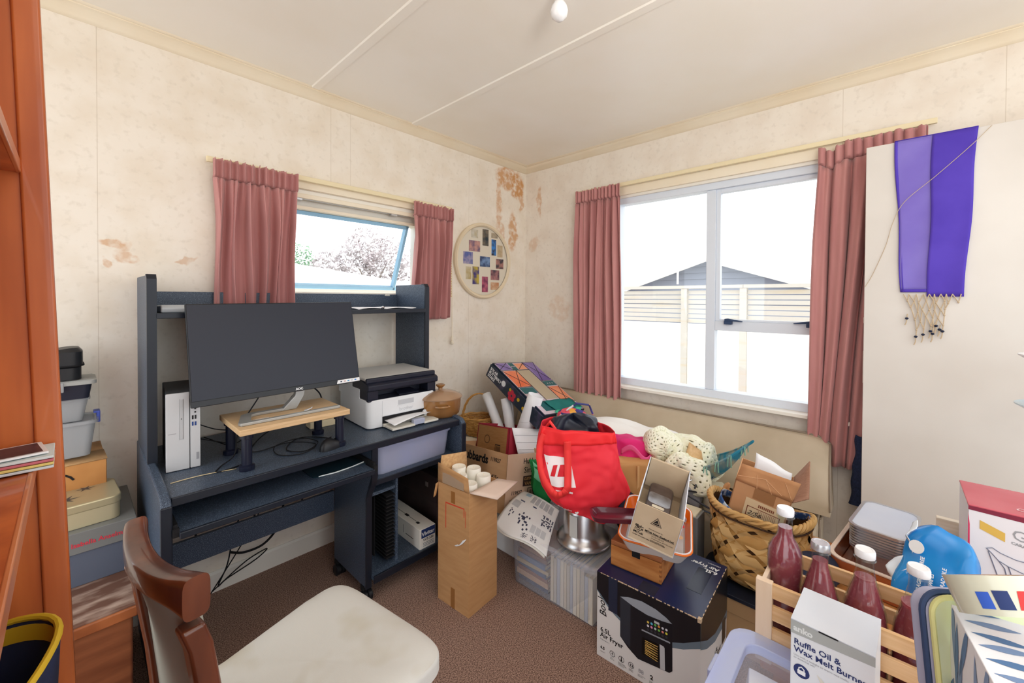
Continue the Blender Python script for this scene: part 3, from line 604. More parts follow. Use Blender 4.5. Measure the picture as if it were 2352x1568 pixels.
# ------------------------------------------------------------------ curtains and rails
M_curt = mat('dusty_rose_velvet', (196, 140, 136), .9, c2=(184, 126, 124), ns=6, st=(4, 4, .4), spec=.1, sheen=.25)
M_rail = mat('cream_curtain_rail', (236, 222, 184), .45)
def curtain(label, wall, u0, u1, b0, b1, z0, z1, n, seed, grp, sag=0):
    rd = random.Random(seed); ph = [rd.uniform(-.9, .9) for _ in range(60)]; am = [rd.uniform(.65, 1.15) for _ in range(60)]
    def put(u, d, z): return Vector((u, -d, z)) if wall == 'A' else Vector((-d, u, z))
    t = thing('curtain', label, 'curtain', put((u0+u1)/2, .07, z1), (0, 0, 0), grp)
    H = .085
    def wv(s, f):
        x = s*f; k = int(x); w = x-k
        return (ph[k]*(1-w)+ph[k+1]*w), (am[k]*(1-w)+am[k+1]*w)
    def cloth(s, v):
        p, a = wv(s, n); g = .35+.65*min(1, v*4)
        d = .068+g*.036*a*sin(2*pi*n*s+p*1.2)*(1-.35*v)+.010*sin(2*pi*n*2.3*s+v*1.5)
        side = .008*cos(2*pi*n*s+p)*g
        u = (u0+(u1-u0)*s)*(1-v)+(b0+(b1-b0)*s)*v+side+.006*sin(5*v+9*s)
        return put(u, d, z0-H-(z0-H-z1)*v-sag*max(0, 1-abs(s-.12)/.14)*(1-v)+.006*sin(2*pi*n*s)*v)
    def head(s, v):
        p, a = wv(s, n*2.2); d = .07+(.013+.007*abs(v-.5))*a*sin(2*pi*n*2.2*s+p)+(-.012 if v > .9 else 0)
        return put(u0+(u1-u0)*s+.004*cos(2*pi*n*2.2*s), d, z0-H*v+.006*ph[int(s*50)]*(1-v)-sag*max(0, 1-abs(s-.12)/.14))
    obj('cloth', MB().grid(cloth, 150, 40), M_curt, t, world=True, solid=.002)
    obj('heading', MB().grid(head, 220, 8), M_curt, t, world=True, solid=.002)
    b = MB()
    for k in range(6):
        s = (k+.3)/6; b.tube([put(u0+(u1-u0)*s, .045, z0-.02), put(u0+(u1-u0)*s, .04, z0-.035), put(u0+(u1-u0)*s, .05, z0-.045)], .0025, 6)
    obj('hook', b, M_wpaint, t, world=True)
    return t
curtain('dusty rose curtain left of the small window, behind the desk hutch', 'A', -2.143, -1.800, -2.14, -1.812, 1.93, 1.19, 5.5, 3, 'curtains')
curtain('short dusty rose curtain right of the small window beside the bead chain', 'A', -1.128, -.823, -1.152, -.853, 1.92, 1.195, 5.5, 5, 'curtains')
curtain('dusty rose curtain at the corner side of the wide window', 'B', -.541, -.893, -.534, -.925, 2.095, .5, 6, 8, 'curtains')
curtain('dusty rose curtain of the wide window partly behind the white door', 'B', -1.958, -2.335, -1.925, -2.19, 2.075, .53, 5, 11, 'curtains', sag=.035)
for nm, bx, lb in (('curtain_rail', (-2.16, -.81, -.052, -.036, 1.914, 1.938), 'cream curtain rail above the small window'), ('curtain_rail', (-.052, -.036, -2.36, -.52, 2.082, 2.106), 'cream curtain rail above the wide window')):
    t = thing(nm, lb, 'curtain rail', ((bx[0]+bx[1])/2, (bx[2]+bx[3])/2, bx[4]), group='curtain rails')
    obj('track', MB().box(*bx), M_rail, t, world=True, bev=.003)
    for f in (.05, .5, .95):
        if bx[1]-bx[0] > .5: x = bx[0]+(bx[1]-bx[0])*f; obj('bracket', MB().box(x-.01, x+.01, -.04, 0, bx[4]+.004, bx[5]-.004), M_rail, t, world=True)
        else: y = bx[2]+(bx[3]-bx[2])*f; obj('bracket', MB().box(-.04, 0, y-.01, y+.01, bx[4]+.004, bx[5]-.004), M_rail, t, world=True)
# draw cord with toggle right of the small window
t = thing('draw_string', 'cream curtain draw string with bead chain hanging right of the small window', 'cord', (-.80, -.03, 1.01))
obj('cord', MB().tube([(-.806, -.03, 1.91), (-.80, -.03, 1.5), (-.795, -.03, 1.07)], .0018, 6).tube([(-.792, -.03, 1.91), (-.79, -.03, 1.4), (-.792, -.03, 1.07)], .0018, 6), M_cream, t, world=True)
obj('toggle', MB().lathe([(.006, 0), (.011, .004), (.011, .02), (.006, .022), (.009, .026), (.009, .045), (.004, .06)], 14, Matrix.Translation((-.793, -.03, 1.012))), M_cream, t, world=True)
b = MB()
for k in range(34): b.lathe([(.0005, -.004), (.0045, 0), (.0005, .004)], 8, Matrix.Translation((-.81+.004*(k % 2), -.035, 1.62-.0085*k)))
obj('bead_chain', b, M_gold, t, world=True)

# ------------------------------------------------------------------ round photo frame, bulb
fr = thing('round_photo_frame', 'round cream photo collage frame on the wall near the corner', 'photo frame', (-.487, 0, 1.602))
Rw = Euler((pi/2, 0, 0)).to_matrix().to_4x4()
obj('frame_ring', MB().lathe([(.248, .001), (.277, .001), (.278, .022), (.270, .032), (.258, .030), (.250, .018)], 64, Rw, cap=False), mat('frame_cream', (230, 214, 184), .4), fr)
obj('backing', MB().lathe([(.252, .002), (.252, .012)], 64, Rw), mat('mount_board', (222, 214, 196), .6), fr)
for k, (x0, x1, y0, y1, c, c2) in enumerate(((520, 640, 145, 465, (44, 58, 66), (120, 110, 96)), (255, 470, 395, 600, (88, 84, 120), (196, 150, 140)), (705, 800, 320, 640, (60, 60, 66), (60, 140, 220)), (150, 330, 620, 850, (90, 104, 160), (170, 160, 180)),
        (470, 670, 680, 880, (40, 52, 90), (120, 150, 190)), (800, 960, 700, 900, (70, 64, 72), (180, 130, 120)), (325, 450, 890, 1230, (70, 64, 120), (190, 170, 70)), (690, 870, 930, 1130, (74, 60, 76), (170, 120, 120)), (510, 630, 1075, 1380, (120, 60, 90), (200, 110, 130)),
        (300, 430, 180, 340, (206, 202, 190), (190, 180, 150)), (700, 830, 190, 290, (150, 140, 122), (190, 176, 150)), (830, 940, 420, 660, (196, 178, 146), (180, 160, 126)), (200, 300, 900, 1140, (200, 190, 160), (180, 160, 110)), (690, 860, 1180, 1330, (206, 176, 146), (190, 130, 90)))):
    f = lambda px, py: ((px-540)/500*.25, -(py-770)/665*.25)
    a, d = f(x0, y1), f(x1, y0)
    obj('photo', MB().box(a[0], d[0], -.0135, -.0115, a[1], d[1]), mat('snapshot%d' % k, c, .3, c2=c2, ns=26, nd=2), fr, smooth=False)
lb = thing('ceiling_bulb', 'bare white light bulb in a brass ringed ceiling holder', 'light bulb', (-1.405, -1.372, 2.288))
obj('globe', MB().lathe([(.001, 0), (.014, .003), (.026, .014), (.0305, .030), (.028, .045), (.020, .060), (.013, .068), (.012, .074)], 28), mat('opal_glass', (246, 248, 250), .12, spec=.6, coat=.4), lb)
obj('holder', MB().lathe([(.014, .066), (.0155, .07), (.0155, .088), (.018, .089), (.018, .112)], 24), M_wpaint, lb)
obj('brass_ring', MB().lathe([(.0175, .0855), (.0186, .087), (.0175, .0885)], 24, cap=False), mat('brass', (150, 110, 50), .3, metal=.8), lb)

# ------------------------------------------------------------------ scarf over the door
sc = thing('purple_scarf', 'purple scarf with knotted beaded fringe hanging over the white door', 'scarf', (-.19, -2.345, 1.99))
M_lav = mat('lavender_cloth', (132, 118, 200), .85, c2=(122, 106, 192), ns=5, bump=.05, bs=400)
M_pur = mat('purple_cloth', (88, 66, 184), .85, c2=(78, 56, 172), ns=5, bump=.05, bs=400)
def scarf(ya0, ya1, yb0, yb1, off, z1):
    return lambda u, v: Vector((-.188-off-.004*sin(3*v+4*u)*v, (ya0+(ya1-ya0)*u)*(1-v)+(yb0+(yb1-yb0)*u)*v+.003*sin(9*v), 1.994-(1.994-z1)*v))
obj('front_layer', MB().grid(scarf(-2.228, -2.345, -2.257, -2.338, .002, 1.362), 14, 30), M_lav, sc, world=True, solid=.0015)
obj('left_hem', MB().grid(scarf(-2.227, -2.237, -2.254, -2.264, .004, 1.36), 3, 30), M_pur, sc, world=True, solid=.0015)
obj('bottom_hem', MB().grid(lambda u, v: Vector((-.193, -2.255-.084*u, 1.372-.012*v)), 6, 2), M_pur, sc, world=True, solid=.0015)
obj('folded_layer', MB().grid(scarf(-2.340, -2.463, -2.332, -2.434, .005, 1.342), 14, 30), M_pur, sc, world=True, solid=.002)
obj('top_fold', MB().grid(lambda u, v: Vector((-.192+.05*v, -2.228-.235*u, 1.996+.003*sin(v*pi))), 8, 4), M_pur, sc, world=True, solid=.002)
rd = random.Random(4); M_cordm = mat('tan_cord', (196, 176, 148), .8); M_bead = mat('navy_bead', (26, 38, 66), .3)
b = MB(); bd = MB(); kn = MB()
xs = [-2.262, -2.278, -2.30, -2.322, -2.338, -2.352, -2.37, -2.385, -2.402, -2.425]
prev = [(y, 1.352) for y in xs]
for row in range(4):
    nxt = []
    for i in range(len(prev)-1):
        if rd.random() < .1 and row: continue
        y = (prev[i][0]+prev[i+1][0])/2+rd.uniform(-.006, .006); z = min(prev[i][1], prev[i+1][1])-rd.uniform(.022, .04)
        for q in (prev[i], prev[i+1]): b.tube([(-.196, q[0], q[1]), (-.199, (q[0]+y)/2, (q[1]+z)/2), (-.196, y, z)], .0019, 5)
        kn.lathe([(.001, -.004), (.0038, 0), (.001, .004)], 8, Matrix.Translation((-.197, y, z))); nxt.append((y, z))
    prev = nxt
    if len(prev) < 2: break
for (y, z) in prev+[(-2.36, 1.25), (-2.37, 1.23), (-2.275, 1.27)]:
    l = rd.uniform(.03, .05); b.tube([(-.197, y, z), (-.198, y+.003, z-l)], .0021, 5); bd.lathe([(.003, -.0045), (.0068, 0), (.003, .0045)], 10, Matrix.Translation((-.198, y+.002, z-l*.55)))
    b.tube([(-.198, y+.003, z-l), (-.198, y+.007, z-l-.012)], .0022, 5)
obj('fringe', b, M_cordm, sc, world=True); obj('fringe_knots', kn, M_cordm, sc, world=True); obj('fringe_beads', bd, M_bead, sc, world=True)
cable('hanging_string', [(-.187, -2.497, 1.99), (-.2005, -2.44, 1.92), (-.2015, -2.351, 1.826), (-.1995, -2.26, 1.735), (-.193, -2.225, 1.65), (-.188, -2.205, 1.56), (-.188, -2.165, 1.44), (-.187, -2.14, 1.385)], .0011, 'thin brown string running down across the white door', M_cordm)
jm = thing('knit_jumper', 'navy knitted jumper hanging behind the white door edge', 'jumper', (-.085, -2.2, .42))
obj('body', MB().grid(lambda u, v: wob((-.085+.045*cos(2*pi*u), -2.21+.115*sin(2*pi*u)*(.8+.25*v), .70-.32*v), 14, .012), 30, 24, cu=True), mat('navy_knit', (40, 52, 84), .95, c2=(30, 40, 68), ns=120, bump=.6, bs=160), jm, world=True)

# ------------------------------------------------------------------ bookcase on the left with its things
M_var = mat('orange_varnished_wood', (204, 112, 58), .32, c2=(172, 86, 44), ns=7, st=(3, 3, .35), coat=.3)
M_var2 = mat('varnish_highlight', (206, 130, 84), .3, c2=(188, 108, 64), ns=8, st=(2, .5, 2), coat=.3)  # lighter varnish colour carries a painted highlight on the edges
bk = thing('bookcase', 'tall orange varnished wooden bookcase at the left edge', 'bookcase', (-2.541, -1.2, 0), (0, -1.7, 0))
obj('upright', MB().box(-.33, -.028, 0, .02, 0, 2.3), M_var, bk, bev=.002)
obj('front_stile', MB().box(-.032, 0, -.006, .024, 0, 2.3), M_var, bk, bev=.004)
obj('upright', MB().box(-.33, -.03, -.79, -.77, 0, 2.3), M_var, bk, bev=.002)
obj('front_stile', MB().box(-.05, -.028, -.80, -.765, 0, 2.3), M_var2, bk, bev=.004)
obj('back_panel', MB().box(-.34, -.33, -.79, .02, 0, 2.3), M_var, bk)
for z in (.10, .575, 1.062, 1.545):
    s = obj('shelf', MB().box(-.33, -.034, -.77, 0, z-.02, z), M_var, bk, bev=.001)
    obj('shelf_edge', MB().box(-.036, -.030, -.77, 0, z-.021, z+.001), M_var2, s, bev=.002)
obj('shelf', MB().box(-.33, -.06, -.77, 0, 1.975, 2.0), mat('raw_chipboard', (176, 150, 118), .85, c2=(150, 124, 94), ns=180), bk)
tag(obj('box_file', MB().box(-2.78, -2.625, -1.36, -1.215, 1.995, 2.25), mat('mottled_grey_card', (150, 132, 112), .85, c2=(124, 106, 88), ns=120), bev=.003), 'grey mottled box file on the top bookcase shelf', 'box file')
pcards = thing('photo_print', 'dark photo print with white border on the bookcase shelf', 'photo', (-2.622, -1.250, 1.0835), (0, 0, 8))
obj('print', MB().box(-.05, .03, -.035, .035, 0, .003), M_white, pcards); decal(pcards, 'image', [(-.045, -.030, .0034), (.025, -.030, .0034), (.025, .030, .0034), (-.045, .030, .0034)], mat('dark_image', (74, 58, 70), .35, c2=(52, 44, 60), ns=20))
gc = thing('card_stack', 'small stack of pale cards under the photo print', 'cards', (-2.612, -1.262, 1.0625))
for k, c in enumerate(((206, 216, 220), (226, 206, 120), (200, 110, 120), (214, 226, 226))): obj('card', MB().box(-.04, .03, -.03, .05, .005*k, .005*k+.004), mat('card%d' % k, c), gc, bev=.001)
M_bagn = mat('navy_nylon', (38, 46, 78), .7, c2=(28, 34, 60), ns=12); M_yel = mat('yellow_piping', (206, 170, 40), .6)
bg_ = thing('trimmed_bag', 'open navy bag with yellow piping on the lower bookcase shelf', 'bag', (-2.66, -1.385, .577))
def bagf(u, v):
    a = 2*pi*u; return Vector((.082*cos(a)*(.86+.14*v)*(1+.06*sin(3*a)), .12*sin(a)*(.86+.14*v), .255*v+.02*cos(a)*v))
obj('bag_body', MB().grid(bagf, 40, 10, cu=True), M_bagn, bg_, solid=.004)
obj('piping', MB().tube([bagf(i/36, 1) for i in range(36)], .0045, 8, closed=True), M_yel, bg_)
obj('inner_band', MB().grid(lambda u, v: bagf(u, 1-.09*v)*.97, 40, 3, cu=True), M_yel, bg_)
obj('bag_lid', MB().grid(lambda u, v: Vector((-.03-.05*v+.075*cos(pi*u), -.125-.02*v, .20+.11*v*sin(pi*u)+.02)), 16, 8), M_bagn, bg_, solid=.01)
obj('lid_piping', MB().tube([(.05, -.122, .245), (.055, -.126, .2), (.03, -.126, .13), (.01, -.122, .08)], .006, 8), M_yel, bg_)

# ------------------------------------------------------------------ stack left of the desk
ch = thing('wooden_chest', 'worn brown wooden chest on the floor at the left', 'chest', (-2.64, -.32, 0))
M_chest = mat('worn_chest_wood', (140, 84, 52), .45, c2=(112, 62, 36), ns=5, st=(1, 1, 6), coat=.2)
M_chtop = mat('scuffed_top_wood', (108, 76, 62), .7, c2=(190, 166, 150), ns=9, nd=6, st=(1, 3, 1), lo=.46, hi=.72)
obj('chest_body', MB().box(-.20, .20, -.25, .25, 0, .385), M_chest, ch, bev=.008)
obj('lid', MB().box(-.205, .208, -.262, .26, .385, .41), M_chtop, ch, bev=.004)
obj('lid_moulding', MB().box(-.206, .21, -.268, -.255, .372, .404), mat('chest_edge', (176, 106, 62), .4, c2=(138, 78, 44), ns=10), ch, bev=.005)
gbx = thing('grey_boot_box', 'large grey boot box with red lettering on the wooden chest', 'box', (-2.575, -.19, .41))
M_gb = mat('slate_card', (92, 100, 116), .5); M_gl = mat('grey_lid_card', (122, 124, 122), .42)
obj('box_body', MB().box(-.158, .156, -.168, .17, 0, .12), M_gb, gbx, bev=.002)
obj('lid', MB().box(-.162, .160, -.174, .172, .105, .172), M_gl, gbx, bev=.002)
M_scrip = mat('red_script', (214, 60, 76), .6)
text(gbx, 'Isabella Anselmi', .020, (.008, -.1745, .128), (1, 0, 0), (0, 0, 1), M_scrip, bold=1, sx=.95)
text(gbx, 'A', .05, (.0, -.13, .1725), (1, 0, 0), (0, 1, 0), M_scrip, bold=3)
tn = thing('biscuit_tin', 'pale gold rectangular tin with dark stars on the grey boot box', 'tin', (-2.60, -.235, .582), (0, 0, 3))
M_tin = mat('pale_gold_tin', (206, 196, 160), .3, metal=.35)
obj('tin_body', MB().prism(rrect(.29, .20, .025, 5), 2, 0, .058), M_tin, tn, bev=.003)
obj('tin_lid', MB().prism(rrect(.296, .206, .027, 5), 2, .05, .078), mat('tin_lid', (196, 186, 150), .28, metal=.45), tn, bev=.005)
for k, (x, y, r) in enumerate(((.02, -.03, .035), (-.07, .0, .03), (.07, .04, .026))):
    pts = [(x+cos(i*pi/6)*r*(1 if i % 2 == 0 else .3), y+sin(i*pi/6)*r*(1 if i % 2 == 0 else .3), .0785) for i in range(12)]
    decal(tn, 'printed_star', pts, mat('star_print', (84, 78, 76)))
cb = thing('brown_carton', 'worn brown carton with a black arch logo behind the tin', 'carton', (-2.60, -.10, .582), (0, 0, 1.5))
obj('carton_body', MB().box(-.13, .12, -.075, .085, 0, .165), mat('orange_cardboard', (206, 146, 84), .75, c2=(190, 130, 72), ns=8, bump=.06), cb, bev=.003)
obj('top_flap', MB().add([(-.13, -.078, .165), (.122, -.078, .165), (.118, .01, .176), (-.13, .01, .176)], [(0, 1, 2, 3)]), M_cardin, cb, solid=.003)
obj('top_flap', MB().add([(-.13, .0, .172), (.116, .0, .172), (.114, .085, .190), (-.13, .085, .190)], [(0, 1, 2, 3)]), M_card, cb, solid=.003)
arch = MB()
for k in range(7):
    a = R(35+k*110/6); arch.box(-.008, .008, -.0012, 0, -.003, .003, Matrix.Translation((.0+.042*cos(a), -.0755, .095+.042*sin(a))) @ Matrix.Rotation(-(a+pi/2), 4, 'Y'))
obj('printed_arch', arch, M_ink, cb); obj('printed_figure', MB().lathe([(.009, 0), (.009, .001)], 14, Matrix.Translation((0, -.0755, .122)) @ Rw).box(-.014, .014, -.0765, -.0755, .095, .11), M_ink, cb)
def tubthing(name, label, loc, w, l, h, m, taper=.86, rz=0, inv=False):
    t = thing(name, label, 'container', loc, (0, 0, rz)); b = tub_shell(w, l, h, .003, taper, min(w, l)*.15)
    if inv:
        for v in b.v: v.z = h-v.z
    obj('tub_body', b, m, t); return t
M_cl2 = mat('cloudy_clear_plastic', (226, 228, 230), .25, see=.66, spec=.5)
c1 = tubthing('clip_container', 'large clear container with a blue clip on the brown carton', (-2.60, -.115, .772), .19, .15, .115, M_cl2)
obj('lid', MB().ring(rrect(.205, .165, .03, 5), rrect(.18, .14, .022, 5), .112, .122).box(-.092, .092, -.072, .072, .114, .118), M_cl2, c1); obj('clip', MB().box(.098, .108, -.02, .02, .10, .142).box(.09, .104, -.02, .02, .134, .142), mat('blue_clip', (90, 110, 210), .3, see=.2), c1, bev=.003)
c2_ = tubthing('small_container', 'small clear container stacked above the clip container', (-2.60, -.12, .895), .155, .13, .075, M_cl2, .82, inv=False)
obj('lid', MB().ring(rrect(.165, .14, .025, 5), rrect(.13, .10, .02, 5), .072, .079), M_cl2, c2_)
c3 = thing('lidded_tray', 'black food tray with a clear clip lid in the container stack', 'container', (-2.595, -.13, .975))
obj('tray_body', tub_shell(.165, .15, .055, .003, .9, .02), mat('black_food_plastic', (42, 44, 58), .35), c3)
obj('lid', MB().ring(rrect(.185, .17, .02, 5), rrect(.16, .145, .015, 5), .05, .062).box(-.085, .085, -.078, .078, .058, .064), mat('grey_clear_lid', (196, 198, 194), .3, see=.3), c3)
obj('clip', MB().box(-.045, .015, -.092, -.084, .03, .062), M_cl2, c3, bev=.003)
c4 = thing('black_case', 'small black zipped case on top of the container stack', 'case', (-2.605, -.135, 1.041))
M_case = mat('black_vinyl', (34, 35, 38), .4, bump=.1, bs=300)
def casef(z0, z1, s): 
    b = MB(); o = rrect(.14*s, .12*s, .03, 5); o2 = rrect(.12*s, .10*s, .03, 5); n = len(o)
    vs = [(x, y, z0) for x, y in o]+[(x, y, z1-.008) for x, y in o]+[(x, y, z1+.006*sin(x*30)) for x, y in o2]
    return b.add(vs, [list(range(n))[::-1], list(range(2*n, 3*n))]+[(a*n+i, a*n+(i+1) % n, (a+1)*n+(i+1) % n, (a+1)*n+i) for a in range(2) for i in range(n)])
obj('case_base', casef(0, .048, .95), M_case, c4); obj('case_lid', casef(.046, .102, 1.0), M_case, c4)
obj('zip', MB().tube([(x, y, .047) for x, y in rrect(.142, .122, .03, 5)], .003, 6, closed=True), M_blackm, c4)

# ------------------------------------------------------------------ dining chair
chr_ = thing('dining_chair', 'dark wooden dining chair with a stained pale grey seat', 'chair', (-2.19, -1.235, 0), (0, 0, 8.9))
M_mah = mat('dark_mahogany', (112, 60, 38), .28, c2=(80, 40, 26), ns=8, st=(2, 2, .5), coat=.5)
M_seat = mat('stained_grey_fabric', (206, 204, 198), .9, c2=(180, 170, 144), ns=4.5, nd=3, lo=.52, hi=.78, bump=.12, bs=500)
M_pad = mat('grey_green_fabric', (168, 168, 156), .9, bump=.12, bs=500)
def seatf(u, v):
    a = 2*pi*u; c, s_ = cos(a), sin(a); e = .3
    x = (abs(c)**e)*(1 if c > 0 else -1); y = (abs(s_)**e)*(1 if s_ > 0 else -1)
    w = .212+.028*x                                                 # wider at the front
    if v < .35: k = 1.0; z = .405+.03*(v/.35)
    else: q = (v-.35)/.65; k = cos(q*pi/2)**.35 if q < 1 else 0; z = .435+.030*sin(q*pi/2)
    return Vector((.012+x*.228*k, y*w*k, z+.004*sin(6*x)*k*(v > .5)))
obj('seat', MB().grid(seatf, 72, 16, cu=True), M_seat, chr_)
obj('seat_rail', MB().box(-.21, .19, -.20, .20, .345, .408), M_mah, chr_, bev=.008)
for s in (-1, 1):
    obj('front_leg', MB().tube([(.175, s*.185, 0), (.18, s*.19, .2), (.18, s*.19, .37)], [.014, .019, .022], 12), M_mah, chr_)
    b = MB(); pts = [(-.24, .0), (-.225, .25), (-.222, .45), (-.238, .62), (-.258, .76), (-.27, .80)]
    vs = []
    for x, z in pts: vs += [(x-.018, s*.135-.017, z), (x+.017, s*.135-.017, z), (x+.017, s*.135+.017, z), (x-.018, s*.135+.017, z)]
    n = len(pts); fs = [(3, 2, 1, 0), tuple(range(4*n-4, 4*n))]+[(4*i+j, 4*i+(j+1) % 4, 4*i+4+(j+1) % 4, 4*i+4+j) for i in range(n-1) for j in range(4)]
    obj('back_leg', b.add(vs, fs), M_mah, chr_, bev=.007)
def railf(u, v):
    y = -.152+.304*u; cv_ = .022*(1-(y/.152)**2)                      # bows backward in the middle
    a = 2*pi*v; zz = .846+.012*(abs(y)/.152)**2-(.010*(abs(y)/.152)**6)+(.021+.013*(abs(y)/.152)**4)*(abs(sin(a))**.45)*(1 if sin(a) > 0 else -1)
    return Vector((-.266-cv_+.019*(abs(cos(a))**.5)*(1 if cos(a) > 0 else -1), y, zz))
rb = MB().grid(railf, 30, 24, cv=True); rb.f.append([30*j for j in range(24)]); rb.f.append([30*j+29 for j in range(24)][::-1])
obj('top_rail', rb, M_mah, chr_, ang=50)
obj('back_pad', MB().grid(lambda u, v: Vector((-.228-.032*v-.03*(1-(2*u-1)**2)*v+(.008*sin(pi*u)**.5*sin(pi*v)**.5), -.122+.244*u, .52+.305*v)), 24, 18), M_pad, chr_, solid=.02)
obj('lower_rail', MB().box(-.24, -.21, -.14, .14, .50, .545), M_mah, chr_, bev=.006)
obj('stretcher', MB().box(-.23, .18, -.195, -.18, .2, .225).box(-.23, .18, .18, .195, .2, .225), M_mah, chr_, bev=.004)

# ------------------------------------------------------------------ sofa along the right wall
sf = thing('vinyl_sofa', 'long beige vinyl sofa along the wall under the wide window', 'sofa', (-.35, -1.05, 0))
M_vin = mat('beige_vinyl', (192, 177, 154), .4, c2=(180, 164, 140), ns=5, bump=.04, bs=300, spec=.4)
M_pipe = mat('vinyl_piping', (134, 120, 104), .5)
pf = [(-.115, .36), (-.075, .50), (-.055, .63), (-.06, .655), (-.075, .662), (-.10, .655), (-.15, .60), (-.215, .50), (-.26, .41), (-.27, .36)]
def backf(u, v):
    y = -.12-1.895*u; e = max(0, (u-.955)/.045); k = v*(len(pf)-1); i = min(int(k), len(pf)-2); w = k-i
    x = pf[i][0]*(1-w)+pf[i+1][0]*w; z = pf[i][1]*(1-w)+pf[i+1][1]*w
    z -= (z-.36)*.10*e**3; y -= .022*(1-(z-.36)/.3)
    return Vector((x-.006*sin(y*9)*(v > .5), y, z))
b = MB().grid(backf, 70, 28); n = 70
b.f.append([n*j for j in range(28)]); b.f.append([n*j+n-1 for j in range(28)][::-1]); b.f.append([n*27+i for i in range(n)]+[i for i in range(n-1, -1, -1)])
obj('back_cushion', b, M_vin, sf, world=True)
obj('piping', MB().tube([backf(u/40, 4/9)+Vector((0, 0, .002)) for u in range(41)], .006, 8).tube([backf(1, v/20)+Vector((0, -.002, 0)) for v in range(8, 20)], .005, 8), M_pipe, sf, world=True)
obj('seat_base', MB().box(-.60, -.08, -2.0, -.14, .09, .345), M_vin, sf, world=True, bev=.03, seg=4)
obj('base_piping', MB().tube([(-.28, -2.003, .34), (-.20, -2.004, .352), (-.12, -2.004, .35)], .005, 8).tube([(-.28, -2.003, .34), (-.31, -2.004, .30), (-.315, -2.004, .12)], .005, 8), M_pipe, sf, world=True)
for x in (-.55, -.13):
    for y in (-1.93, -.2): obj('foot', MB().lathe([(.018, 0), (.025, .095)], 14, Matrix.Translation((x, y, 0))), M_mah, sf, world=True)
# ------------------------------------------------------------------ tall open carton of candles
tc = thing('tall_carton', 'tall open brown carton filled with white pillar candles on the carpet', 'carton', (-1.367, -.858, 0), (0, 0, 4.3))
b = MB(); b.box(-.089, -.085, -.095, .095, 0, .52).box(.085, .089, -.095, .095, 0, .52).box(-.085, .085, -.095, -.091, 0, .52).box(-.085, .085, .091, .095, 0, .52).box(-.085, .085, -.091, .091, 0, .005)
obj('carton_body', b, M_card, tc)
def flap(name, pts, m, par, th=.004): return obj(name, MB().grid(lambda u, v: (Vector(pts[0])*(1-u)+Vector(pts[1])*u)*(1-v)+(Vector(pts[3])*(1-u)+Vector(pts[2])*u)*v, 6, 6), m, par, solid=th)
flap('left_flap', [(-.089, .095, .52), (-.089, -.095, .52), (-.098, -.097, .585), (-.094, .088, .605)], M_card, tc)
flap('back_flap', [(-.085, .095, .52), (.089, .095, .52), (.09, .10, .598), (-.06, .105, .622)], M_cardin, tc)
flap('front_flap', [(-.086, -.095, .521), (.089, -.095, .521), (.135, -.175, .515), (-.015, -.185, .495)], mat('pale_flap', (214, 192, 176), .8), tc)
flap('torn_flap', [(-.089, .095, .515), (-.10, .098, .51), (-.112, .10, .455), (-.10, .098, .46)], M_card, tc)
M_ored = mat('red_marker', (212, 70, 44), .6)
for p in ([(.043, .438), (-.064, .444), (-.064, .449), (.043, .444)], [(.043, .33), (.047, .33), (.047, .444), (.043, .444)], [(-.064, .41), (-.068, .41), (-.068, .449), (-.064, .449)], [(-.073, .37), (-.0755, .37), (-.0755, .44), (-.073, .44)]):
    decal(tc, 'marker_line', [(-.0896, y, z) for y, z in p], M_ored)
obj('tape_strip', MB().box(-.0898, -.0892, -.012, .012, .0, .085), mat('brown_tape', (176, 120, 66), .25, see=.3), tc); obj('tape_strip', MB().box(-.0955, -.0945, -.07, .06, .525, .57), mat('clear_tape2', (226, 206, 180), .15, see=.6), tc); obj('tape_strip', MB().box(-.0897, -.0891, -.012, .012, .45, .50), mat('brown_tape', (176, 120, 66), .25, see=.3), tc)
obj('torn_label', MB().grid(lambda u, v: Vector((-.0895-.004*sin(u*pi), -.03-.05*u+.02*v, .285-.012*v+.04*u*u)), 8, 3), M_paper, tc, solid=.001)
M_wax = mat('candle_wax', (238, 234, 222), .45)
for k, (x, y, z, lb_) in enumerate(((.046, -.052, .545, 'nearest right white candle'), (-.036, -.054, .535, 'nearest left white candle'), (.045, .012, .56, 'tallest white candle in the middle'), (-.036, .012, .552, 'middle left white candle'), (.0, .062, .565, 'farthest white candle by the back flap'))):
    c = thing('candle', lb_+' in the tall open carton', 'candle', (tc.location.x+x, tc.location.y+y, .3), (0, 0, 0), 'candles in the tall carton')
    obj('wax_body', MB().lathe([(.030, 0), (.0325, .004), (.0325, z-.306), (.030, z-.300), (.018, z-.303), (.001, z-.305)], 24), M_wax, c)
    obj('wick', MB().tube([(0, 0, z-.305), (.001, 0, z-.294)], .0014, 5), M_cream, c)

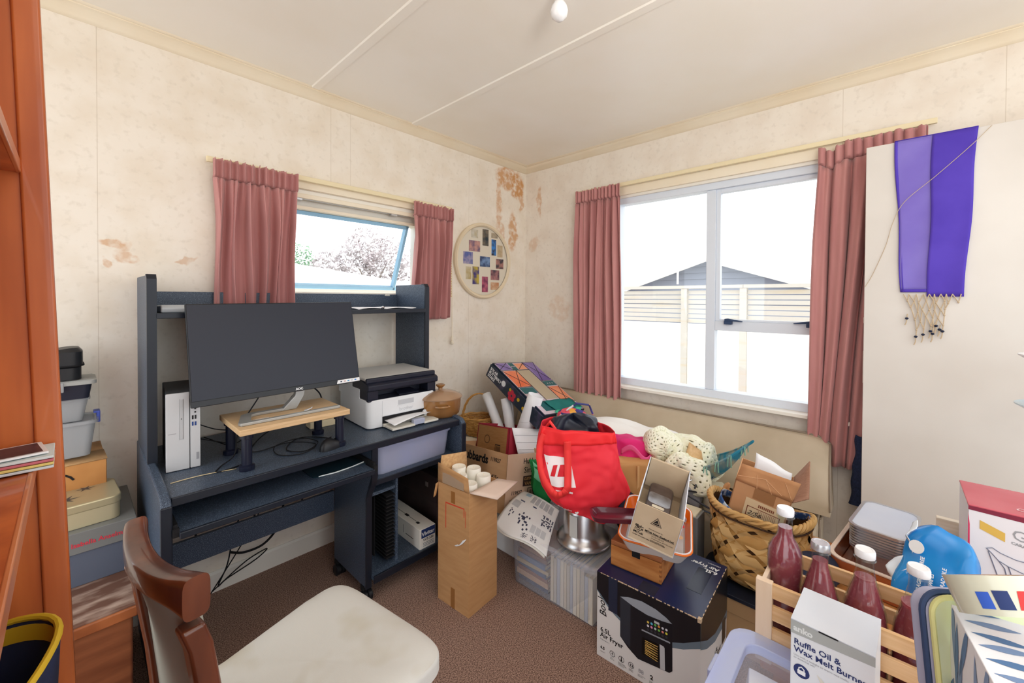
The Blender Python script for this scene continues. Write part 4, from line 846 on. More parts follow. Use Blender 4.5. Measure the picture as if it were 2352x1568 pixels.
# ------------------------------------------------------------------ clear tub of books, foam box
ct = thing('book_tub', 'large clear plastic tub of books on the carpet', 'tub', (-.965, -1.145, 0), (0, 0, 2.0))
M_tubc = mat('clear_storage_plastic', (220, 226, 240), .2, see=.83, spec=.5)
b = tub_shell(.37, .46, .232, .003, .96, .03)
obj('tub_body', b, M_tubc, ct)
obj('tub_rim', MB().ring(rrect(.395, .485, .035, 5), rrect(.365, .455, .03, 5), .222, .236), M_tubc, ct)
obj('tub_lid', MB().prism(rrect(.40, .49, .035, 5), 2, .236, .244), M_tubc, ct, bev=.002)
obj('lid_rim', MB().ring(rrect(.405, .495, .036, 5), rrect(.37, .46, .03, 5), .242, .252), M_tubc, ct, bev=.002)
rnd = random.Random(12); bp = Vector((-.965, -1.145, 0))
def book(name, lab, grp, c, sx, sy, sz, cov, rot=0, lean=0):
    t = thing(name, lab, 'book', c, (lean, 0, rot), grp)
    m = mat('cover_%d_%d_%d' % cov, cov, .55)
    obj('pages', MB().box(-sx/2+.002, sx/2-.001, -sy/2+.002, sy/2-.002, .001, sz-.002), M_pages, t)
    return t, m
M_pages = mat('book_pages', (226, 214, 190), .8, c2=(206, 190, 160), ns=160, st=(.1, .1, 3))
ORD = ['first', 'second', 'third', 'fourth', 'fifth', 'sixth', 'seventh', 'eighth', 'ninth', 'tenth', 'eleventh', 'twelfth']
y = .015
for k in range(12):
    w = rnd.uniform(.012, .020); h = rnd.uniform(.185, .21); cov = rnd.choice([(92, 116, 140), (196, 186, 160), (120, 132, 150), (214, 204, 180), (84, 100, 120), (170, 170, 160)])
    yy = y-.015-w/2; y -= w+.002
    t, m = book('book', ORD[k]+' upright book in the clear tub counted from the flat books', 'books standing in the clear tub', (bp.x-.05, bp.y+yy, .005), .24, w, h, cov)
    obj('cover', MB().box(-.12, .12, -w/2, -w/2+.0015, 0, h).box(-.12, .12, w/2-.0015, w/2, 0, h), m, t); obj('spine', MB().box(-.1215, -.1195, -w/2, w/2, 0, h), mat('spine_%d' % (k % 4), [(222, 212, 190), (206, 200, 186), (190, 196, 204), (226, 220, 204)][k % 4], .6), t)
z = .006
for k in range(8):
    th = rnd.uniform(.015, .024); l = rnd.uniform(.15, .19); cov = [(60, 70, 96), (206, 170, 140), (150, 110, 96), (90, 110, 140), (196, 180, 150), (120, 140, 170), (140, 110, 100), (170, 130, 100)][k]
    t, m = book('book', ORD[k]+' flat lying book from the bottom of the clear tub', 'books lying in the clear tub', (bp.x-.06+rnd.uniform(-.01, .01), bp.y+.115, z), .20, l, th, cov, rnd.uniform(-3, 3))
    obj('cover', MB().box(-.10, .10, -l/2, l/2, 0, .002).box(-.10, .10, -l/2, l/2, th-.002, th), m, t); obj('spine', MB().box(-.102, -.099, -l/2, l/2, 0, th), m, t); z += th+.001
    if z > .205: break
fb = thing('foam_box', 'white polystyrene box on the carpet beside the book tub', 'box', (-.86, -.66, 0))
M_foam = mat('polystyrene', (238, 238, 238), .8, bump=.15, bs=200)
obj('box_body', MB().box(-.17, .17, -.2, .2, 0, .12), M_foam, fb, bev=.008); obj('lid', MB().box(-.172, .172, -.202, .202, .122, .15), M_foam, fb, bev=.008)

# ------------------------------------------------------------------ cereal carton, wine carton with paper rolls
hb = thing('cereal_carton', 'open brown supermarket carton with black lettering behind the tall carton', 'carton', (-.893, -.591, .263), (-5.6, 11.1, -4.6))
w, l, h = .327/2, .443/2, .206
M_crt = mat('carton_tan', (198, 156, 114), .8, c2=(190, 146, 104), ns=7, st=(1, 1, 5))
M_crp = mat('carton_tan_face', (206, 176, 152), .75, c2=(198, 166, 138), ns=5)
b = MB(); b.box(-w, -w+.004, -l, l, -.08, h).box(w-.004, w, -l, l, -.08, h).box(-w+.004, w-.004, l-.004, l, -.08, h).box(-w, w, -l, l, -.084, -.08)
obj('carton_body', b, M_crt, hb); obj('front_panel', MB().box(-w, w, -l-.0005, -l+.004, -.08, h), M_crp, hb)
LX, LY, LZ = (0, -1, 0), (0, 0, 1), None
text(hb, 'Hubbards', .062, (-w, l-.045, .135), LX, LY, M_ink, bold=2); text(hb, '119827', .028, (-w, -.085, .155), LX, LY, M_ink, bold=1); text(hb, '425g', .028, (-w, -.105, .07), LX, LY, M_ink, bold=1)
def codebox(par, f, m=M_ink):
    """outlined bar code block; f(u, v) gives the point on the face for u, v in 0..1"""
    b = MB()
    for (u0, u1, v0, v1) in [(0, 1, 0, .07), (0, 1, .93, 1), (0, .05, 0, 1), (.95, 1, 0, 1)]+[(.12+.09*k, .12+.09*k+(.05 if k % 3 else .025), .15, .85) for k in range(9)]:
        b.flat([f(u0, v0), f(u1, v0), f(u1, v1), f(u0, v1)])
    return obj('printed_code', b, m, par, smooth=False)
codebox(hb, lambda u, v: (-w-.0006, -.11-.06*u, .0+.055*v))
FX = (1, 0, 0)
text(hb, 'Hubbards', .038, (-w+.115, -l-.0005, .155), FX, LY, M_ink, bold=1); text(hb, 'Simply', .042, (-w+.125, -l-.0005, .108), FX, LY, M_ink, bold=.5)
decal(hb, 'flavour_panel', [(-w+.122, -l-.0010, .04), (w-.04, -l-.0010, .04), (w-.04, -l-.0010, .092), (-w+.122, -l-.0010, .092)], mat('dark_brown_print', (64, 42, 40)))
text(hb, 'CUSTARD', .018, (-w+.128, -l-.0013, .072), FX, LY, M_card, bold=2); text(hb, 'VANILLA', .024, (-w+.135, -l-.0013, .046), FX, LY, M_card, bold=1)
text(hb, '119827', .026, (-w+.04, -l-.0005, .005), FX, LY, M_ink, bold=1); text(hb, '12 x 425g', .026, (-w+.03, -l-.0005, -.035), FX, LY, M_ink, bold=1)
codebox(hb, lambda u, v: (-w+.16+.08*u, -l-.0006, -.03+.06*v))
rc = thing('wine_carton', 'red edged carton holding white paper rolls inside the supermarket carton', 'carton', (-.740, -.519, .403), (-6.6, 13.3, -4.2))
w, l, h = .146, .141, .139
M_wine = mat('wine_red_card', (158, 38, 56), .6)
b = MB(); b.box(-w, -w+.004, -l, l, -.1, h).box(w-.004, w, -l, l, -.1, h).box(-w, w, -l, -l+.004, -.1, h).box(-w, w, l-.004, l, -.1, h).box(-w, w, -l, l, -.104, -.1)
obj('carton_body', b, M_wine, rc)
obj('brown_panel', MB().box(-w-.0012, -w-.0002, -l+.018, l-.008, -.1, h-.008), mat('kraft_brown', (176, 130, 80), .75, c2=(166, 118, 70), ns=60, st=(1, .3, 4)), rc)
b = MB()
for k in range(20):
    a0, a1 = 2*pi*k/20, 2*pi*(k+1)/20; f = lambda a, r: (-w-.0018, .045+r*cos(a), .055+r*sin(a))
    b.flat([f(a0, .021), f(a1, .021), f(a1, .024), f(a0, .024)])
obj('printed_seal', b, M_ink, rc, smooth=False); codebox(rc, lambda u, v: (-w-.0018, -.03-.045*u, -.03+.065*v))
flap('white_flap', [(-w+.015, -l, h), (w+.06, -l, h), (w+.03, -l-.035, -.005), (-w+.05, -l-.035, -.005)], M_paper, rc, .003)
for k in range(3): obj('flap_crease', MB().tube([(-w+.03+.01*k, -l-.010*(k+1)-.0025, h-.038*(k+1)), (w+.04, -l-.010*(k+1)-.0025, h-.038*(k+1))], .0009, 5), M_grey, rc)
M_roll = mat('plan_paper', (242, 243, 246), .7, c2=(226, 228, 234), ns=9, st=(1, 1, .2), lo=.55, hi=.75)
def roll(label, a, b_, r, thin=.0015):
    a, b_ = Vector(a), Vector(b_); d = b_-a
    t = thing('paper_roll', label, 'paper roll', a, (0, 0, 0), 'paper rolls in the wine carton')
    M = d.to_track_quat('Z', 'Y').to_matrix().to_4x4(); L = d.length; rr = [(r, 0)]
    o = obj('outer_sheet', MB().grid(lambda u, v: M @ Vector(((r-.0025*u)*cos(2.2*2*pi*u), (r-.0025*u)*sin(2.2*2*pi*u), L*v)), 90, 6), M_roll, t, solid=thin)
    b = MB()
    for k in range(3): b.tube([M @ Vector(((r+.0008)*cos(q+k*2), (r+.0008)*sin(q+k*2), L*(.3+.2*k)+.02*q)) for q in [x*.12 for x in range(12)]], .0004, 4)
    obj('plan_lines', b, M_grey, t)
    return t
roll('leftmost white paper roll leaning out of the wine carton', (-.69, -.455, .38), (-.635, -.205, .672), .031)
roll('middle white paper roll standing in the wine carton', (-.68, -.50, .38), (-.635, -.385, .672), .031)
roll('widest white paper roll leaning right out of the wine carton', (-.69, -.54, .38), (-.625, -.635, .735), .048)
roll('thinnest flattened white paper roll between the wider rolls', (-.65, -.47, .40), (-.60, -.40, .70), .014)

# ------------------------------------------------------------------ solar light box, wicker basket, cushion and small things behind
gm = thing('garden_light_box', 'big dark gift box with stained glass butterfly panels leaning in the corner', 'box', (-.461, -.459, .661), (28, 5.2, -1.8))
w, l, h = .209, .272, .10
M_gdark = mat('dark_garden_print', (40, 50, 62), .35, c2=(74, 70, 92), ns=14, nd=5, lo=.5, hi=.66)
obj('box_body', MB().box(-w, w, -l, l, 0, h-.01), M_gdark, gm, bev=.002)
obj('box_lid', MB().box(-w+.012, w, -l, l, h-.012, h), mat('lid_navy', (28, 40, 58), .35), gm, bev=.002)
M_or = mat('orange_glass_print', (226, 104, 58), .35, c2=(238, 160, 120), ns=6); M_pu = mat('purple_glass_print', (96, 66, 148), .35, c2=(150, 130, 190), ns=6); M_te = mat('teal_print', (24, 96, 100), .35); M_be = mat('beige_window_print', (186, 172, 146), .4); M_lil = mat('pale_print', (210, 196, 206), .4)
def gq(x0, x1, y0, y1, m, nm='stained_panel', z=h+.0006, sk=0):
    decal(gm, nm, [(x0, y0, z), (x1, y0, z), (x1+sk, y1, z), (x0+sk, y1, z)], m)
gq(-.19, .205, -.265, .265, M_lil, 'light_ground', h+.0003)
gq(-.05, .075, -.14, .175, M_be, 'window_panel')
for (x0, x1, y0, y1, m) in ((-.185, -.075, .185, .26, M_pu), (-.07, -.02, .18, .262, M_te), (-.015, .075, .185, .255, M_or), (.085, .20, .05, .262, M_pu), (.085, .20, -.01, .04, M_te), (-.185, -.055, .0, .17, M_or), (-.185, -.06, -.07, -.01, M_te), (.085, .20, -.19, -.02, M_or), (-.15, .16, -.24, -.15, M_te), (.165, .205, -.26, -.2, M_pu)):
    gq(x0, x1, y0, y1, m)
bb = MB()
for a, c in (((-.19, .262), (-.07, .18)), ((-.19, .19), (-.08, .262)), ((-.01, .19), (.075, .25)), ((.085, .262), (.20, .06)), ((.2, .262), (.1, .05)), ((-.19, .17), (-.06, .0)), ((-.06, .17), (-.16, .0)), ((.085, -.02), (.2, -.19)), ((.2, -.02), (.12, -.19)), ((-.055, -.145), (-.055, .18)), ((.08, -.19), (.08, .262)), ((-.19, .178), (.08, .178)), ((-.19, -.005), (-.055, -.005)), ((.08, .045), (.205, .045))):
    bb.tube([(*a, h+.001), (*c, h+.001)], .0022, 5)
obj('lead_lines', bb, mat('lead_line', (52, 44, 48), .5), gm)
for x in (-.058, -.045, -.032): decal(gm, 'dot', [(x-.004, .215, h+.001), (x+.004, .215, h+.001), (x+.004, .225, h+.001), (x-.004, .225, h+.001)], M_lil)
for x in (.12, .145, .17): decal(gm, 'dot', [(x-.004, .01, h+.001), (x+.004, .01, h+.001), (x+.004, .02, h+.001), (x-.004, .02, h+.001)], M_lil)
text(gm, 'SOLAR\nBUTTERFLY\nSTAKE', .026, (-w, .255, .060), (0, -1, 0), (0, 0, 1), M_white, bold=2)
b = MB()
for (y, z, r, m) in ((.10, .055, .02, M_white), (-.02, .02, .012, M_yel), (.03, .06, .010, M_yel), (-.06, .05, .012, M_yel), (-.15, .05, .010, M_yel), (-.12, .03, .012, M_yel)):
    decal(gm, 'printed_flower', [(-w-.0006, y+r*cos(k*pi/5), z+r*sin(k*pi/5)) for k in range(10)], m)
for k in range(5): decal(gm, 'printed_petal', [(-w-.0008, .0+.022*cos(k*1.256)+.016*cos(q*pi/4), .035+.022*sin(k*1.256)+.016*sin(q*pi/4)) for q in range(8)], mat('crimson_print', (196, 50, 70)))
wb_ = thing('wicker_basket', 'oval wicker basket with a tall handle beside the paper rolls', 'basket', (-.665, -.17, .40), (0, 0, -48)); wb_.scale = (.84, .84, .84)
M_wick = mat('golden_wicker', (204, 154, 84), .55, c2=(176, 124, 60), ns=30)
b = MB()
for k in range(12):
    r = .075+.05*(k/11)**.7; z = .012*k
    b.tube([((r+.003*(-1)**(i+k))*cos(2*pi*i/28)*1.25, (r+.003*(-1)**(i+k))*sin(2*pi*i/28)*.8, z+.004*(-1)**i) for i in range(28)], .006, 6, closed=True)
obj('woven_wall', b, M_wick, wb_)
b = MB()
for i in range(14):
    a = 2*pi*i/14; b.tube([(.075*cos(a)*1.25, .075*sin(a)*.8, 0), (.11*cos(a)*1.25, .11*sin(a)*.8, .06), (.125*cos(a)*1.25, .125*sin(a)*.8, .14)], .004, 6)
obj('stakes', b, M_wick, wb_); obj('base', MB().lathe([(.001, 0), (.08, 0), (.08, .006), (.001, .006)], 24), M_wick, wb_)
b = MB()
for ph in (0, 2.1, 4.2): b.tube([(.135*cos(pi*k/24)+.006*cos(ph+k), .006*sin(ph+k), .13+.20*sin(pi*k/24)) for k in range(25)], .006, 6)
obj('handle', b, M_wick, wb_)
b = MB()
for ph in (0, 3.1): b.tube([((.128+.006*cos(ph+i*.9))*1.25*cos(2*pi*i/36), (.128+.006*cos(ph+i*.9))*.8*sin(2*pi*i/36), .142+.006*sin(ph+i*.9)) for i in range(36)], .007, 6, closed=True)
obj('rim_braid', b, M_wick, wb_)
def cushf(rx, ry, rz, e=.5):
    def f(u, v):
        a = 2*pi*u; t = -pi/2+pi*v; c, s_ = cos(a), sin(a)
        return Vector((rx*cos(t)**.5*(abs(c)**e)*(1 if c > 0 else -1), ry*cos(t)**.5*(abs(s_)**e)*(1 if s_ > 0 else -1), rz*sin(t)))
    return f
cu = thing('cream_cushion', 'cream cushion at the sofa end beside the desk', 'cushion', (-.74, -.22, .33), (0, 20, 0))
cf = cushf(.14, .15, .06); obj('cushion_cover', MB().grid(lambda u, v: wob(cf(u, v), 9, .012), 36, 18, cu=True), mat('cream_cloth', (226, 218, 198), .9), cu)
dbg = tag(obj('black_plastic_bag', MB().grid(lambda u, v: wob(Vector((-.80, -.30, .30))+cushf(.13, .10, .035)(u, v), 16, .03), 36, 18, cu=True), mat('black_film', (30, 32, 40), .35)), 'crumpled black plastic bag below the cream cushion', 'bag')
lbx = tag(obj('lilac_box', MB().box(-.92, -.66, -.37, -.2, .20, .27), mat('lilac_white_card', (214, 208, 220), .6), bev=.003), 'pale lilac box wedged between desk and supermarket carton', 'box')
fbag = thing('flower_bag', 'bright floral print bag between the paper rolls and red bag', 'bag', (-.55, -.845, .575), (10, 10, -30))
cf2 = cushf(.11, .05, .10, .6)
M_flo = D.materials.new('floral_print'); M_flo.use_nodes = True; nt = M_flo.node_tree
tcx = nt.nodes.new('ShaderNodeTexCoord'); vo = nt.nodes.new('ShaderNodeTexVoronoi'); vo.inputs['Scale'].default_value = 26
cr = nt.nodes.new('ShaderNodeValToRGB'); cr.color_ramp.interpolation = 'CONSTANT'
for k, c in enumerate(((236, 90, 110), (40, 46, 120), (240, 170, 60), (236, 236, 240), (226, 70, 90), (60, 60, 150))):
    e = cr.color_ramp.elements[k] if k < 2 else cr.color_ramp.elements.new(k/6)
    e.position = k/6; e.color = lin(c)
sx_ = nt.nodes.new('ShaderNodeSeparateXYZ')
nt.links.new(tcx.outputs['Object'], vo.inputs['Vector']); nt.links.new(vo.outputs['Color'], sx_.inputs[0]); nt.links.new(sx_.outputs[0], cr.inputs[0]); nt.links.new(cr.outputs[0], nt.nodes['Principled BSDF'].inputs['Base Color'])
obj('bag_body', MB().grid(lambda u, v: wob(cf2(u, v), 11, .02), 40, 20, cu=True), M_flo, fbag)
obj('bag_handle', MB().tube([(-.08, -.03, .10), (-.03, -.05, .16), (.05, -.05, .16), (.10, -.03, .10)], .006, 8), M_flo, fbag)
tcl = thing('teal_crepe', 'torn teal tissue paper draped on the stained glass box', 'tissue paper', (-.50, -.78, .70))
M_teal = mat('teal_tissue', (28, 124, 118), .7, c2=(18, 100, 98), ns=9)
gM = WM[gm.name]
obj('sheet', MB().grid(lambda u, v: gM @ wob((-.10+.27*u+.03*v, -.155-.10*v, h+.006), 22, .007), 26, 14), M_teal, tcl, world=True, solid=.001)
obj('torn_fringe', MB().grid(lambda u, v: gM @ (wob((-.09+.28*u, -.255-.04*v*abs(sin(u*19)), h+.008-.02*v), 25, .012)), 40, 5), mat('mint_tissue', (70, 190, 150), .7), tcl, world=True, solid=.001)

# ------------------------------------------------------------------ soft pile on the sofa
dv = thing('white_quilt', 'white quilt bundled along the sofa back behind the bags', 'quilt', (-.385, -1.12, .345))
M_quilt = mat('white_quilting', (240, 238, 234), .9)
cfq = cushf(.17, .42, .155, .7)
obj('quilt_body', MB().grid(lambda u, v: (lambda p: Vector((p.x-.03*sin(p.y*7), p.y, max(.0, p.z*.85+.125+.012*sin(p.y*13+p.x*9)-.12*max(0, -p.y-.16)))))(wob(cfq(u, v), 7, .035)), 80, 40, cu=True), M_quilt, dv)
pk = thing('pink_bag', 'bright pink cloth bag beside the cream crochet blanket', 'bag', (-.60, -1.235, .38), (0, 0, -47))
M_pink = mat('hot_pink_cloth', (222, 40, 120), .75, c2=(196, 22, 100), ns=5)
cfp = cushf(.125, .09, .12, .75)
obj('bag_body', MB().grid(lambda u, v: wob(cfp(u, v)+Vector((0, 0, .12)), 13, .03), 48, 28, cu=True), M_pink, pk)
obj('bag_handle', MB().grid(lambda u, v: Vector((-.06+.16*u, -.085-.035*sin(pi*u)+.004*v, .20+.03*sin(2*pi*u)-.028*v)), 20, 4), mat('pink_strap', (236, 96, 156), .7), pk, solid=.003)
dk2 = tag(obj('door_knob', MB().lathe([(.008, 0), (.010, .02), (.02, .03), (.024, .045), (.018, .056), (.001, .06)], 20, Matrix.Translation((-.575, -1.305, .615)) @ Euler((R(60), 0, R(40))).to_matrix().to_4x4()), M_steel), 'shiny metal door knob lying on the pink bag', 'knob')
cz = thing('crochet_blanket', 'cream crochet blanket heaped on the sofa beside the pink bag', 'blanket', (-.45, -1.44, .345))
M_wool = mat('cream_wool', (244, 244, 226), .95, c2=(236, 236, 208), ns=40, bump=.5, bs=140)
def crochet(fn, nu, nv, seed):
    b = MB(); rd = random.Random(seed)
    for j in range(nv):
        for i in range(nu):
            p = fn(i/nu, j/(nv-1)); b.v.append(p+Vector((0, 0, .004*sin(i*pi)*1)))
    for j in range(nv-1):
        for i in range(nu):
            if (i+2*(j//3 % 2)) % 4 == 0 and j % 3 == 1 and 2 < j < nv-3: continue
            i2 = (i+1) % nu; b.f.append([j*nu+i, j*nu+i2, (j+1)*nu+i2, (j+1)*nu+i])
    return b
def mound(c, rx, ry, rz, rot, seed, amp):
    cf_ = cushf(rx, ry, rz, .55); Rm = Euler((R(rot[0]), R(rot[1]), R(rot[2]))).to_matrix()
    return lambda u, v: Rm @ wob(cf_(u, v), 11, amp, seed)+Vector(c)
for i, (c, rx, ry, rz, rot, nu, nv) in enumerate((((-.06, .065, .175), .085, .075, .14, (10, -18, 0), 72, 78), ((-.09, -.075, .13), .07, .085, .11, (-14, -12, 20), 64, 60), ((.03, -.05, .17), .08, .12, .11, (0, 0, 0), 72, 60))):
    fn = mound(c, rx, ry, rz, rot, i*7, .045)
    obj('crochet_fold', crochet(fn, nu, nv, i), M_wool, cz, solid=.010, sub=1)
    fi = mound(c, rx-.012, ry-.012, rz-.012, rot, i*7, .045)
    obj('inner_shade_layer', MB().grid(fi, 36, 24, cu=True), mat('cream_wool_shade', (196, 188, 150), .95), cz)  # darker inner shell paints the shade seen through the crochet holes
bo = thing('tasselled_tray', 'boat shaped woven teal tray with hanging tassels on the sofa', 'tray', (-.47, -1.585, .505), (0, 0, -90))
M_tealw = mat('teal_weave', (30, 120, 146), .7, c2=(150, 150, 130), ns=7, st=(4, 1, 1), lo=.48, hi=.7); M_tas = mat('sage_tassel', (128, 176, 158), .85)
def boat(u, v):
    x = -.17+.36*u; wd = .105*(1-abs(2*u-.9)**2.2) if u < .95 else .0; wd = max(wd, .006); s = -1+2*v
    up = .025+.30*max(0, u-.35)**1.5+.05*max(0, .25-u)
    return Vector((x, s*wd, up-.085*(1-s*s)*(wd/.105)))
obj('woven_shell', MB().grid(boat, 40, 16), M_tealw, bo, solid=.006)
obj('rim_cord', MB().tube([boat(i/30, 0) for i in range(31)]+[boat(1-i/30, 1) for i in range(31)], .005, 6), M_tealw, bo)
b = MB()
for k in range(7):
    u = .16+.125*k; p = boat(u, 0); q = boat(u, 1)
    for p_, s in ((p, -1), (q, 1)):
        for dx in (-.004, .004): b.tube([p_+Vector((dx, 0, .004)), p_+Vector((dx*1.5, s*.010, -.010)), p_+Vector((dx*2, s*.009, -.032-.008*(k % 3)))], .0026, 6)
obj('tassels', b, M_tas, bo, kind='stuff')
sh = tag(obj('straw_hat', MB().grid(lambda u, v: Vector((-.52+.02*v+.10*(1-v)*cos(2*pi*u)*.55, -1.535+.05*sin(2*pi*u)*(1-.45*v), .50+.11*v+.015*sin(2*pi*u))), 28, 8, cu=True), mat('pale_bark_weave', (226, 196, 152), .8, c2=(200, 160, 110), ns=30), solid=.004), 'pale woven bark cone lying in the teal tray', 'woven cone')
kb = thing('kraft_bag', 'brown paper carrier bag behind the red bag', 'paper bag', (-.70, -1.30, .345), (0, 0, -47))
M_kraft = mat('kraft_paper', (200, 152, 96), .7, c2=(186, 136, 80), ns=6, bump=.06)
obj('bag_body', MB().grid(lambda u, v: wob(Vector((.115*max(-1, min(1, 1.35*cos(2*pi*u))), .06*max(-1, min(1, 1.35*sin(2*pi*u))), .20*v)), 12, .010), 48, 14, cu=True), M_kraft, kb, solid=.002)
obj('bag_seam', MB().box(.012, .022, -.064, -.0615, .01, .19), mat('kraft_seam', (216, 172, 118), .7), kb)
obj('folded_top', MB().grid(lambda u, v: Vector((-.11+.22*u, -.055+.10*v, .20-.02*u+.012*sin(3*v))), 10, 6), M_kraft, kb, solid=.002)
nc = thing('navy_jersey', 'crumpled navy cloth lying below the brown paper bag', 'cloth', (-.82, -1.33, .29))
obj('heap', MB().grid(lambda u, v: wob(cushf(.08, .09, .06, .8)(u, v)+Vector((0, 0, .06)), 15, .03), 44, 24, cu=True), M_navy, nc)
gg = thing('green_bag', 'green shopping bag squeezed left of the red bag', 'bag', (-.858, -.875, .195), (0, 0, -47))
M_green = mat('shop_green', (18, 132, 64), .7, c2=(10, 112, 50), ns=6)
obj('bag_body', MB().grid(lambda u, v: wob(Vector((.06*max(-1, min(1, 1.4*cos(2*pi*u)))*(.6+.5*v), .05*sin(2*pi*u), .26*v)), 12, .02), 36, 16, cu=True), M_green, gg, solid=.002)
obj('bag_top_fold', MB().grid(lambda u, v: wob(Vector((-.05+.06*u, -.06+.02*v, .21+.07*v-.05*u)), 16, .012), 8, 6), mat('mint_green', (120, 206, 160), .7), gg, solid=.002)

# ------------------------------------------------------------------ steel pot under the red bag, newspaper
spt = thing('steel_stockpot', 'upturned stainless steel stockpot on the clear tub lid under the red bag', 'pot', (-1.0, -1.225, .252))
obj('pot_wall', MB().lathe([(.116, .0), (.119, .003), (.118, .012), (.108, .024), (.096, .034), (.090, .05), (.088, .140), (.084, .147), (.001, .149)], 48), M_steel, spt)
obj('rolled_rim', MB().lathe([(.114, .0), (.121, .002), (.1215, .007), (.117, .011)], 48, cap=False), M_steel, spt)
obj('pot_handle', MB().tube([(.06, -.085, .10), (.075, -.125, .105), (.115, -.105, .12), (.105, -.055, .11)], .005, 8), M_clear, spt)
obj('paper_label', MB().grid(lambda u, v: Vector((.0925*cos(R(196-24*u)), .0925*sin(R(196-24*u)), .012+.125*v)), 8, 4), mat('worn_label', (206, 208, 204), .5), spt)
np_ = thing('newspaper', 'folded newspaper with crosswords draped over the clear tub', 'newspaper', (-1.05, -.98, .254))
A_, B_, C_, D_ = Vector((-.925, -.80, .302)), Vector((-.945, -1.05, .292)), Vector((-1.205, -1.165, .235)), Vector((-1.205, -.868, .268))
def news(u, v):
    p = (A_*(1-u)+B_*u)*(1-v)+(D_*(1-u)+C_*u)*v
    p.z += .018*sin(pi*v)*(1-.4*u)+.012*sin(pi*u)*(1-v)-.05*max(0, v-.85)*(1.2*sin(2*pi*u+.6)) ; p.x -= .012*sin(pi*u*1.6)*v*v
    return p
obj('top_sheet', MB().grid(news, 30, 30), mat('newsprint', (232, 233, 232), .8), np_, world=True, solid=.001)
obj('under_sheets', MB().grid(lambda u, v: news(u, v)+Vector((.0-.006*v, .006, -.006)), 24, 24), mat('newsprint_dull', (214, 212, 204), .8), np_, world=True, solid=.003)
def ncells(name, cells, m):
    b = MB()
    for u0, u1, v0, v1 in cells: b.flat([news(u0, v0)+Vector((0, 0, .0016)), news(u1, v0)+Vector((0, 0, .0016)), news(u1, v1)+Vector((0, 0, .0016)), news(u0, v1)+Vector((0, 0, .0016))])
    return obj(name, b, m, np_, world=True, smooth=False)
rn = random.Random(21)
def xw(u0, v0, n, s, p): return [(u0+i*s, u0+i*s+s*.92, v0+j*s, v0+j*s+s*.92) for i in range(n) for j in range(n) if rn.random() < p]
big = [(7, 2), (6, 3), (6, 4), (8, 4), (9, 3), (9, 5), (5, 6), (4, 7), (6, 7), (7, 7), (8, 7), (5, 9), (9, 8), (3, 3), (2, 6), (10, 6), (7, 10), (3, 9)]
ncells('crossword_print', xw(.74, .36, 9, .026, .45)+[(.28+i*.03, .31+i*.03, .50+j*.034, .534+j*.034) for i, j in ((4, 3), (3, 3), (4, 4), (6, 2), (5, 3), (5, 4), (2, 5), (3, 6), (3, 7), (6, 5), (7, 5), (8, 6), (6, 7), (1, 3), (9, 8), (7, 9), (3, 1), (8, 2))]+xw(.06, .58, 7, .024, .25)+xw(.52, .86, 7, .014, .3)+xw(.68, .84, 9, .012, .4), mat('crossword_ink', (58, 60, 84), .7))
ncells('banner_print', [(.16, .56, .30, .33)], mat('banner_ink', (70, 78, 110), .7))
ncells('blue_heading', [(.16, .30, .04+.025*k, .055+.025*k) for k in range(4)], mat('pale_blue_ink', (140, 186, 214), .7))
ncells('text_columns', [(.36+.11*c, .36+.11*c+.09, .05+.013*k, .056+.013*k) for c in range(5) for k in range(16)]+[(.62+.1*c, .62+.1*c+.085, .66+.012*k, .665+.012*k) for c in range(3) for k in range(12)]+[(.05, .22, .36+.012*k, .365+.012*k) for k in range(14)], mat('text_grey', (176, 178, 184), .8))['kind'] = 'stuff'

# ------------------------------------------------------------------ red shopping bag
rb_ = thing('red_bag', 'large red shopping bag with white logo stuffed with black cloth', 'bag', (-1.092, -1.260, .402), (0, 0, -47.1))
rows = [(1380, 1186, 1390, 1180), (1345, 1174, 1402, 1171), (1300, 1160, 1421, 1149), (1272, 1145, 1440, 1130), (1256, 1127, 1445, 1117), (1243, 1106, 1437, 1095), (1236, 1080, 1424, 1066), (1233, 1055, 1421, 1046), (1232, 1030, 1415, 1020), (1236, 1000, 1413, 1002), (1244, 972, 1410, 986)]
K = .001857
RW = [((a-1330)*K, (1180-b)*K, (c-1330)*K, (1180-d)*K) for a, b, c, d in rows]
def rowat(v):
    x = v*(len(RW)-1); i = min(int(x), len(RW)-2); w = x-i
    return [RW[i][k]*(1-w)+RW[i+1][k]*w for k in range(4)]
def bulge(v): return .035+.045*sin(pi*min(1, v*1.15+.1))
def bagp(u, v, off=0):
    xl, zl, xr, zr = rowat(v); a = 2*pi*u; c, s_ = cos(a), sin(a); q = (1 if c > 0 else -1)*abs(c)**.75
    t = .5+.5*q; x = xl+(xr-xl)*t; z = zl+(zr-zl)*t
    y = -bulge(v)*abs(s_)**.8 if s_ < 0 else .15*abs(s_)**.8
    p = Vector((x, y, z)); n_ = noise.fractal(Vector((x*9, z*9+3, s_*2)), .8, 2, 3)
    p.y += (-.016 if s_ < 0 else .016)*n_-(off if s_ < 0 else 0)
    return p
M_bag = mat('bag_red', (228, 36, 48), .6, c2=(238, 56, 72), ns=4, spec=.3)
obj('bag_body', MB().grid(bagp, 110, 60, cu=True), M_bag, rb_, solid=.002)
obj('top_band', MB().grid(lambda u, v: bagp(.5+.5*u, .86+.135*v, .004), 60, 6), mat('bag_band_red', (236, 40, 44), .6), rb_, solid=.001)
